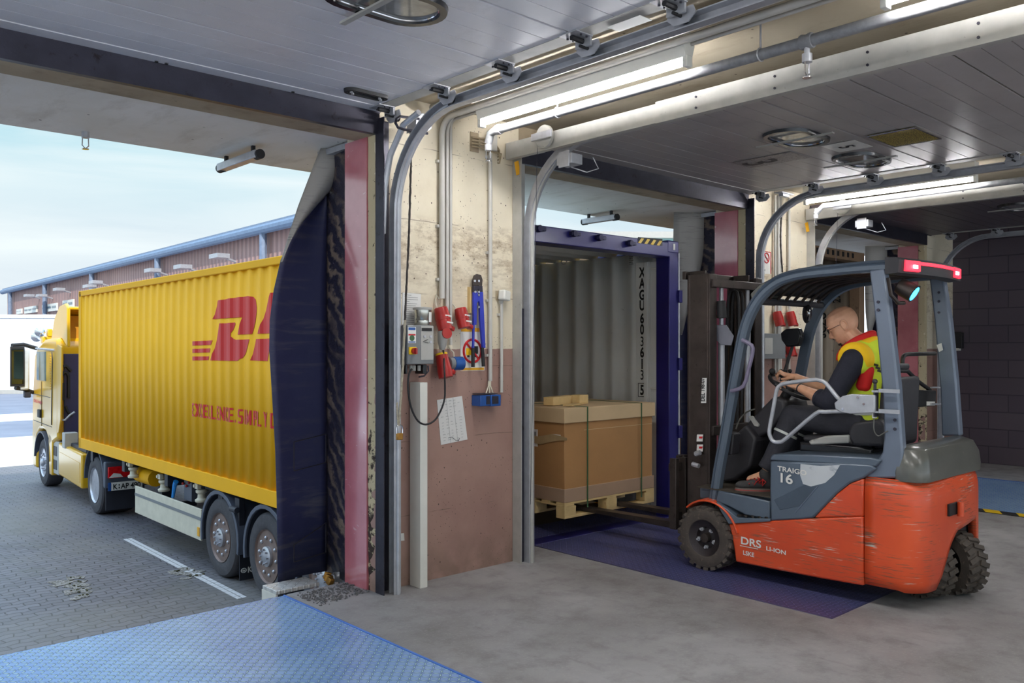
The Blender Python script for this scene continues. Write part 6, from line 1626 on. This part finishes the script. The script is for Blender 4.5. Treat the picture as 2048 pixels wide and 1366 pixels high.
    q=MB().prism([onx(u,v,5.36) for u,v in ((1404,756),(1413,756),(1412,806),(1402,806))],(.004,0,0)).build('mast_plate',M['signwhite'],t)
    b=MB(); p=onx(1409.5,803,5.355); text_on(b,'DEL 198-07',p,(0,.02,1),(0,1,0),.05,.72,'LEFT',.003); b.build('plate_lettering',M['ink'],q)
    for v in (873,893):
        q=MB().prism([onx(u,w,5.36) for u,w in ((1394,v-4),(1406,v-4),(1405,v+10),(1393,v+10))],(.004,0,0)).build('warning_sticker',M['signwhite'],t)
        MB().prism([onx(u,w,5.356) for u,w in ((1398,v),(1405,v),(1404,v+4),(1398,v+4))],(.003,0,0)).build('sticker_mark',M['signred'],q)
    # chain wheel and hose bracket by the mast
    MB().prism([onx(u,v,5.5) for u,v in ((1431,650),(1452,650),(1467,672),(1462,691),(1441,690),(1430,678))],(.01,0,0)).build('grey_guard_plate',simple('grey_guard',rgb(118,118,128),.5),t,bev=.004)
    MB().tube([onx(1442,602,5.5),onx(1444,636,5.5)],.035,12).build('tilt_reservoir',M['black'],t)
    MB().bb(onx(1430,636,5.49),onx(1452,630,5.52)).build('brass_fitting',M['brass'],t)
    b=MB()
    for x in (5.80,5.86): b.tube(smoothp([V((x,3.72,1.0)),V((x,3.70,1.9)),V((x,3.74,2.05)),V((x,3.80,1.95)),V((x,3.82,1.2))],4),.012,6)
    b.build('hydraulic_hoses',M['black'],t)
    # carriage and forks
    chan(5.30,6.18,3.96,4.0,.28,.34,'carriage_bar'); chan(5.30,6.18,3.96,4.0,.66,.72,'carriage_bar'); 
    for x in (5.30,5.42,5.98,6.14): chan(x,x+.04,3.93,3.99,.22,.76,'carriage_plate')
    for x in (5.42,5.82):
        MB().prism([(x,3.99,.77),(x,4.02,.77),(x,4.03,.30),(x,4.07,.245),(x,5.30,.222),(x,5.35,.200),(x,4.02,.195),(x,3.985,.24)],(.10,0,0)).build('fork',M['mast'],t,bev=.003)
    for x in (5.46,5.86): chan(x-.0,x+.06,3.97,4.04,.70,.77,'fork_hook')
    b=MB().tube([onx(1391,908,5.33),onx(1400,905,5.33)],.02,8); b.tube([onx(1385,928,5.33),onx(1398,932,5.33)],.018,8); b.build('carriage_pins',M['galv'],t)
forklift()
# ================= DRIVER =================
def blend(name,mb,mat,par,vox=.007,sm=6,**k):
    o=mb.build(name,mat,par,sharp=180,**k)
    r=o.modifiers.new('remesh','REMESH'); r.mode='VOXEL'; r.voxel_size=vox; r.use_smooth_shade=True
    if sm: s=o.modifiers.new('smooth','SMOOTH'); s.iterations=sm; s.factor=.5
    return o
def driver():
    t=thing('person','bald driver with glasses and yellow high-visibility vest, seated in the forklift and steering','person',(XC,2.7,1.0))
    # joints (x across, y forwards, z up)
    hipL,hipR=V((5.64,2.66,1.07)),V((5.84,2.66,1.07))
    kneL,kneR=V((5.56,3.10,1.12)),V((5.88,3.15,1.10))
    ankL,ankR=V((5.42,3.24,.705)),V((5.88,3.36,.705))
    pel=V((XC,2.62,1.08)); bel=V((XC,2.64,1.22)); che=V((XC,2.62,1.44)); nek=V((XC-.01,2.69,1.645))
    shL,shR=V((5.535,2.65,1.522)),V((5.94,2.70,1.51))
    elL,elR=V((5.47,2.79,1.235)),V((5.95,2.95,1.25))
    wrL,wrR=V((5.55,3.055,1.325)),V((5.73,3.18,1.39))
    hd=V((XC-.015,2.815,1.765))    # head centre
    # head axes: looking forwards and down
    tilt=D2R(-27); Rm=Euler((tilt,0,D2R(20))).to_matrix()
    H=lambda x,y,z: hd+Rm@(V((x,y,z))*1.08)
    b=MB()
    def E(c,r,rot=None): 
        e=MB().ell((0,0,0),[q*1.08 for q in r],None,20,14); m=Rm.to_4x4(); m.translation=H(*c); e.xf(m); b.merge(e)
    prof_=[(.116,.004,-.012,.006),(.112,.030,-.040,.028),(.102,.056,-.066,.046),(.080,.079,-.088,.063),(.050,.092,-.099,.073),(.026,.098,-.101,.076),(.016,.097,-.100,.0765),(.004,.089,-.098,.0765),(-.012,.089,-.092,.075),
        (-.028,.091,-.084,.073),(-.045,.090,-.072,.069),(-.056,.093,-.060,.065),(-.064,.094,-.052,.062),(-.069,.088,-.046,.060),(-.076,.092,-.040,.057),(-.086,.084,-.030,.052),(-.098,.087,-.015,.043),(-.110,.083,.0,.033),(-.118,.066,.012,.018)]
    rg_=[]
    for z_,f_,bk,w_ in prof_:
        row=[]
        for k in range(36):
            a=2*PI*k/36; c_,s_=cos(a),sin(a); cx_=math.copysign(abs(c_)**.80,c_); sy=math.copysign(abs(s_)**.92,s_)
            row.append(H(w_*cx_,(f_*sy if s_>0 else -bk*sy),z_))
        rg_.append(row)
    b.rings(rg_)
    rg_=[[H(w_*cos(2*PI*k/16),y_-.022+.022*sin(2*PI*k/16),z_) for k in range(16)] for z_,y_,w_ in ((.014,.098,.008),(.0,.101,.0085),(-.016,.109,.010),(-.030,.117,.0125),(-.038,.119,.0145),(-.045,.114,.015),(-.050,.102,.012))]
    b.rings(rg_)
    E((.013,.098,-.042),(.0075,.012,.0075)); E((-.013,.098,-.042),(.0075,.012,.0075))
    for s in (-1,1):
        E((s*.030,.0795,.000),(.0155,.0125,.0095)); E((s*.030,.090,.021),(.022,.011,.0065))
        b.tube([H(s*(.079+.006*sin(a)**2),-.010+.017*cos(a),-.006+.031*sin(a)) for a in [2*PI*k/20 for k in range(20)]],.0052,8,closed=True)
        E((s*.077,-.006,-.008),(.007,.014,.026)); E((s*.079,.000,-.036),(.006,.008,.009))
    b.limb(nek+V((0,-.03,-.06)),hd+V((0,-.045,-.06)),.062,.058)
    b.limb(hd+V((0,-.02,-.05)),nek,.052,.056)
    # forearms and hands
    for el,wr,s in ((elL,wrL,-1),(elR,wrR,1)):
        mid=el.lerp(wr,.35); b.tube([el.lerp(wr,-.05),mid,el.lerp(wr,.8),wr],[.044,.047,.033,.028],14); b.ell(wr,.0285)
    # trunk and legs inside the clothes so the figure is whole
    b.limb(pel,bel,.12,.12); b.limb(bel,che,.12,.125); b.limb(che,nek,.10,.055); b.limb(shL,che,.05,.09); b.limb(shR,che,.05,.09)
    b.limb(shL,elL,.05,.042); b.limb(shR,elR,.05,.042); b.limb(hipL,kneL,.07,.05); b.limb(hipR,kneR,.07,.05); b.limb(kneL,ankL,.05,.038); b.limb(kneR,ankR,.05,.038)
    b.limb(ankL,ankL+V((0,.12,-.05)),.035,.03); b.limb(ankR,ankR+V((0,.12,-.05)),.035,.03)
    # hands: palm, four fingers wrapping the rim, thumb
    def hand(wr,grip,side,rimdir):
        d=(grip-wr).normalized(); up=V((0,-.50,.86)).normalized(); lat=d.cross(up).normalized(); up=lat.cross(d).normalized()
        pc=wr+d*.048
        m=Matrix((lat,d,up)).transposed().to_4x4(); m.translation=pc
        b.merge(MB().ell((0,0,0),(.038,.050,.016),None,18,12).xf(m))
        b.limb(wr,pc,.026,.020)
        for i,(f,L) in enumerate(((-.030,.068),(-.010,.078),(.010,.074),(.029,.060))):
            k=wr+d*.088+lat*f*.95+up*.004
            p1=k+d*L*.42+up*.012; p2=p1+d*L*.22-up*.030; p3=p2-d*L*.16-up*.020
            b.tube([k-d*.02,k,p1,p2,p3],[.0095,.0098,.0088,.0080,.0068],10); b.ell(p3,.0068,n=8,m=6); b.ell(p1,.0092,n=8,m=6); b.ell(p2,.0083,n=8,m=6); b.ell(k,.0102,n=8,m=6)
        th=wr+d*.03+lat*side*.028; t1=th+d*.034+lat*side*.022-up*.010; t2=t1+d*.030+lat*side*.004-up*.008
        b.tube([th-d*.015,th,t1,t2],[.012,.0125,.0108,.0085],10); b.ell(t2,.0087,n=8,m=6); b.ell(t1,.011,n=8,m=6)
    hand(wrL,V((5.545,3.18,1.350)),1,None); hand(wrR,V((5.66,3.29,1.418)),-1,None)
    body=blend('body',b,M['skin'],t,.0034,2)
    # face details
    g=MB()
    for s in (-1,1):
        g.tube([H(s*.031+.022*cos(a),.1045-.010*abs(cos(a))*(1 if s*cos(a)>0 else 0),.000+.015*sin(a)) for a in [2*PI*i/22 for i in range(22)]],.0017,6,closed=True)
        g.tube([H(s*.053,.094,.004),H(s*.072,.070,.006),H(s*.080,.030,.006),H(s*.0785,.008,.004),H(s*.074,-.008,.0)],.0017,6)
    g.tube([H(-.010,.103,.004),H(0,.108,.007),H(.010,.103,.004)],.0016,6)
    g.build('spectacles',M['black'],t)
    brow=simple('brow_hair',rgb(52,40,36),.8); hair=simple('beard_hair',rgb(46,37,34),.85,0,.3,60)
    for s in (-1,1):
        MB().tube([H(s*(.030+x),.0915-.6*x*x*30*.05,-.0035-.0015*(1-(x/.014)**2)) for x in (-.013,-.007,0,.007,.013)],[.0009,.0016,.0018,.0016,.0009],6).build('eyelash_line',hair,t)
        MB().tube([H(s*.012,.1005,.024),H(s*.03,.1005,.029),H(s*.05,.086,.025)],[.0022,.0036,.0018],6).build('eyebrow',brow,t)
    hb=MB(); hb.tube([H(-.036,.080,-.068),H(-.022,.094,-.059),H(-.008,.0985,-.056),H(.008,.0985,-.056),H(.022,.094,-.059),H(.036,.080,-.068)],[.0018,.0034,.004,.004,.0034,.0018],8)
    hb.tube([H(-.030,.064,-.100),H(-.014,.079,-.101),H(.014,.079,-.101),H(.030,.064,-.100)],[.007,.010,.010,.007],8); hb.tube([H(-.022,.062,-.113),H(0,.070,-.115),H(.022,.062,-.113)],[.007,.009,.007],8)
    blend('beard',hb,hair,t,.003,2)
    MB().tube([H(-.024,.089,-.0695),H(-.01,.0925,-.069),H(.01,.0925,-.069),H(.024,.089,-.0695)],[.0012,.0022,.0022,.0012],6).build('lips',simple('lip_skin',rgb(178,112,96),.5),t)
    # trousers
    b=MB(); 
    b.limb(pel+V((0,.02,0)),bel+V((0,0,-.06)),.150,.145); b.ell(pel,(.185,.15,.12)); 
    for h_,k_,a_ in ((hipL,kneL,ankL),(hipR,kneR,ankR)):
        b.tube([h_+V((0,-.05,0)),h_,h_.lerp(k_,.5),k_+V((0,.01,0))],[.105,.108,.096,.082],20); b.ell(k_+V((0,.01,.0)),.083); b.tube([k_+V((0,.01,0)),k_.lerp(a_,.35),k_.lerp(a_,.75),a_+V((0,-.0,.03))],[.082,.078,.070,.064],18)
        b.ell(h_,.105)
    blend('trousers',b,M['trouser'],t,.009,8)
    for k_,a_,nm in ((kneL,ankL,'L'),(kneR,ankR,'R')):
        c=k_.lerp(a_,.30); d=(a_-k_).normalized(); MB().lathe([(.083,-.009),(.0845,0),(.083,.009)],c,d,28,cap=False).build('reflective_stripe',M['reflect'],t)
    # shoes
    for a_,nm,turn in ((ankL,'left',D2R(38)),(ankR,'right',D2R(-5))):
        RZ=Matrix.Translation(a_)@Matrix.Rotation(turn,4,'Z')@Matrix.Translation(-a_)
        b=MB(); s=a_+V((0,0,-.062))
        b.ell(s+V((0,-.02,.0)),(.042,.060,.050)); b.ell(s+V((0,.07,-.010)),(.047,.090,.038)); b.ell(s+V((0,.15,-.016)),(.048,.060,.032)); b.limb(s+V((0,-.03,.01)),a_,.040,.047); b.xf(RZ)
        sh=blend('shoe',b,M['shoe'],t,.006,4)
        def outline(g,z): return [RZ@(s+V(((.052 if sin(2*PI*i/28)>-.3 else .044)*cos(2*PI*i/28)*g,.060+.152*g*sin(2*PI*i/28),z))) for i in range(28)]
        MB().prism(outline(1,-.056),(0,0,.022)).build('sole',simple('sole_grey_%s'%nm,rgb(104,92,86),.7,0,.1),sh)
        MB().prism(outline(1.015,-.050),(0,0,.005)).build('red_sole_line',M['red'],sh)
        l=MB()
        for i in range(5):
            y=.02+.024*i; z=.034-.006*i; l.tube([s+V((-.040,y,z-.014)),s+V((0,y+.01,z+.010)),s+V((.036,y-.004,z-.012))],.0048,6)
        l.tube([s+V((-.03,.03,.026)),s+V((-.060,.055,.010)),s+V((-.055,.03,-.002)),s+V((-.02,.02,.034))],.004,6); l.tube([s+V((-.01,.03,.038)),s+V((-.056,.005,.016)),s+V((-.052,.03,-.012))],.004,6); l.tube([s+V((-.02,.04,.036)),s+V((-.058,.075,.012)),s+V((-.050,.085,-.008))],.004,6)
        l.xf(RZ).build('laces',M['red'],sh,label='bright red shoe laces')
    # navy sweatshirt
    b=MB(); b.limb(pel+V((0,0,.06)),bel,.150,.150); b.limb(bel,che,.150,.152); b.limb(che,nek+V((0,-.03,-.05)),.135,.075); b.limb(shL,che,.075,.11); b.limb(shR,che,.075,.11)
    for s_,e_,w_ in ((shL,elL,wrL),(shR,elR,wrR)):
        b.tube([s_+(che-s_)*.2,s_,s_.lerp(e_,.5),e_],[.080,.084,.076,.068],18); b.ell(s_,.083); b.ell(e_,.068); f=e_.lerp(w_,.30); b.tube([e_,f],[.068,.060],16)
    blend('sweatshirt',b,M['navy'],t,.008,6)
    for e_,w_ in ((elL,wrL),(elR,wrR)):
        d=(w_-e_).normalized(); c=e_.lerp(w_,.30); MB().lathe([(.050,.012),(.062,.010),(.064,-.008),(.060,-.016)],c,d,24,cap=False).build('rolled_cuff',M['navy'],t,solid=.006)
    d=(wrL-elL).normalized(); MB().lathe([(.031,-.006),(.034,0),(.031,.006)],wrL-d*.01,d,20,cap=False).build('wristband',M['black'],t)
    # high-visibility vest over it
    b=MB(); b.limb(pel+V((0,-.01,.05)),bel+V((0,-.01,0)),.168,.166); b.limb(bel+V((0,-.01,0)),che+V((0,-.01,0)),.166,.168); b.ell(pel+V((0,-.03,-.01)),(.185,.165,.10)); b.limb(che,nek+V((0,-.05,-.045)),.160,.100); b.limb(nek+V((-.04,-.03,-.05)),shL+V((.06,-.01,.02)),.078,.074); b.limb(nek+V((.04,-.03,-.05)),shR+V((-.06,-.01,.02)),.078,.074)
    b.limb(shL.lerp(che,.25)+V((0,-.01,.015)),shR.lerp(che,.25)+V((0,-.01,.015)),.10,.10)
    vest=blend('hivis_vest',b,M['hivis'],t,.009,8)
    def over(c,r,name,mat,rot=None): 
        e=MB().ell(c,r,rot,24,16); return e.build(name,mat,t,sharp=180)
    # yellow shoulder yoke, red side panel, collar
    def ring(a0,a1,R_,r_,dx): return [shL+V((dx+.03*max(0,-sin(D2R(a))),R_*cos(D2R(a)),R_*sin(D2R(a)))) for a in [a0+(a1-a0)*k/16 for k in range(17)]]
    b=MB(); b.tube(ring(-25,205,.082,.034,.008),[.030+.012*sin(PI*k/16) for k in range(17)],12); b.tube(ring(-25,215,.076,.034,.038),[.040+.010*sin(PI*k/16) for k in range(17)],12)
    blend('yellow_shoulder_panel',b,M['vestyellow'],t,.006,6)
    b=MB(); b.limb(shL+V((.044,-.080,-.065)),shL+V((.052,-.055,-.17)),.036,.040); b.limb(shL+V((.046,-.055,-.10)),shL+V((.052,-.03,-.17)),.038,.038)
    blend('red_side_panel',b,M['vestred'],t,.006,5)
    b=MB(); col=[nek+V((x,y,z+.018)) for x,y,z in ((-.02,.155,-.12),(-.055,.10,-.06),(-.078,.02,-.01),(-.055,-.055,.030),(0,-.080,.045),(.055,-.055,.030),(.078,.02,-.01),(.055,.10,-.06),(.02,.155,-.12))]
    b.tube(smoothp(col,4),[.018]*33,10); b.tube(smoothp([p+V((0,.0,-.022)) for p in col],4),[.021]*33,10)
    blend('red_collar',b,M['vestred'],t,.005,3)
    b=MB(); b.tube(smoothp([nek+V((x,y,z)) for x,y,z in ((-.085,-.01,-.03),(-.060,-.075,.0),(0,-.100,.012),(.06,-.075,.0),(.085,-.01,-.03))],4),.028,10); blend('yellow_collar_back',b,M['vestyellow'],t,.006,4)
    MB().lathe([(.172,-.022),(.174,0),(.172,.022)],bel+V((0,-.012,-.045)),(0,0.05,1),40,cap=False).build('reflective_belt',M['reflect'],t)
    b=MB(); b.limb(V((5.60,2.56,1.02)),V((5.70,2.52,1.01)),.045,.05); blend('red_hem',b,M['vestred'],t,.007,4)
    # lanyard/strap mark on the back panel
    p=onx(1752,730,5.585); q=MB(); 
    for i in range(3): q.box((5.585,p.y-.012*i,p.z-.02*i),(.004,.03,.014),(0.3,0,0))
    q.build('vest_lettering',M['ink'],t)
driver()
# ================= LIGHT, SKY, CAMERA =================
def world():
    w=bpy.data.worlds.new('sky'); SC.world=w; w.use_nodes=True; t=w.node_tree; t.nodes.clear()
    out=t.nodes.new('ShaderNodeOutputWorld'); bg=t.nodes.new('ShaderNodeBackground'); t.links.new(bg.outputs[0],out.inputs[0])
    tc=t.nodes.new('ShaderNodeTexCoord'); sx=t.nodes.new('ShaderNodeSeparateXYZ'); t.links.new(tc.outputs['Generated'],sx.inputs[0])
    cr=t.nodes.new('ShaderNodeValToRGB'); t.links.new(sx.outputs[2],cr.inputs[0])
    e=cr.color_ramp.elements; e[0].position=0; e[0].color=rgb(214,222,230); e[1].position=.30; e[1].color=rgb(150,206,226)
    k=e.new(.12); k.color=rgb(208,222,230)
    k=e.new(.21); k.color=rgb(184,218,228); k=e.new(.62); k.color=rgb(150,190,235)
    mp=t.nodes.new('ShaderNodeMapping'); mp.inputs['Scale'].default_value=(1.0,1.0,7); mp.inputs['Rotation'].default_value=(.05,.04,.3); t.links.new(tc.outputs['Generated'],mp.inputs[0])
    n=t.nodes.new('ShaderNodeTexNoise'); n.inputs['Scale'].default_value=2.2; n.inputs['Detail'].default_value=6; n.inputs['Roughness'].default_value=.5; n.inputs['Distortion'].default_value=.6; t.links.new(mp.outputs[0],n.inputs[0])
    mr=t.nodes.new('ShaderNodeMapRange'); t.links.new(n.outputs[0],mr.inputs[0]); mr.inputs[1].default_value=.40; mr.inputs[2].default_value=.66
    mx=t.nodes.new('ShaderNodeMix'); mx.data_type='RGBA'; t.links.new(mr.outputs[0],mx.inputs[0]); t.links.new(cr.outputs[0],mx.inputs[6]); mx.inputs[7].default_value=rgb(228,238,240)
    t.links.new(mx.outputs[2],bg.inputs[0])
    st=t.nodes.new('ShaderNodeMapRange'); st.interpolation_type='SMOOTHSTEP'; t.links.new(sx.outputs[2],st.inputs[0]); st.inputs[1].default_value=.30; st.inputs[2].default_value=.62; st.inputs[3].default_value=SKY; st.inputs[4].default_value=SKY*2.6; t.links.new(st.outputs[0],bg.inputs[1])
SKY=1.0; SUN=3.5
world()
def sun():
    l=bpy.data.lights.new('sun','SUN'); l.energy=SUN; l.angle=D2R(.6); l.color=(1,.95,.87)
    o=bpy.data.objects.new('sun',l); COL.objects.link(o)
    d=V((.36,.74,-.60)); o.rotation_euler=d.to_track_quat('-Z','Y').to_euler()
sun()
cam=bpy.data.cameras.new('camera'); co=bpy.data.objects.new('camera',cam); COL.objects.link(co)
co.location=(0,0,EYE); co.rotation_euler=(PI/2,0,YAW-PI/2)
cam.sensor_width=36; cam.lens=36*FPX/2048; cam.shift_y=(HOR-683)/2048; cam.clip_end=500; cam.clip_start=.05
SC.camera=co
vs=SC.view_settings; vs.view_transform='Standard'; vs.look='None'; vs.gamma=1; vs.exposure=.22; vs.use_curve_mapping=False
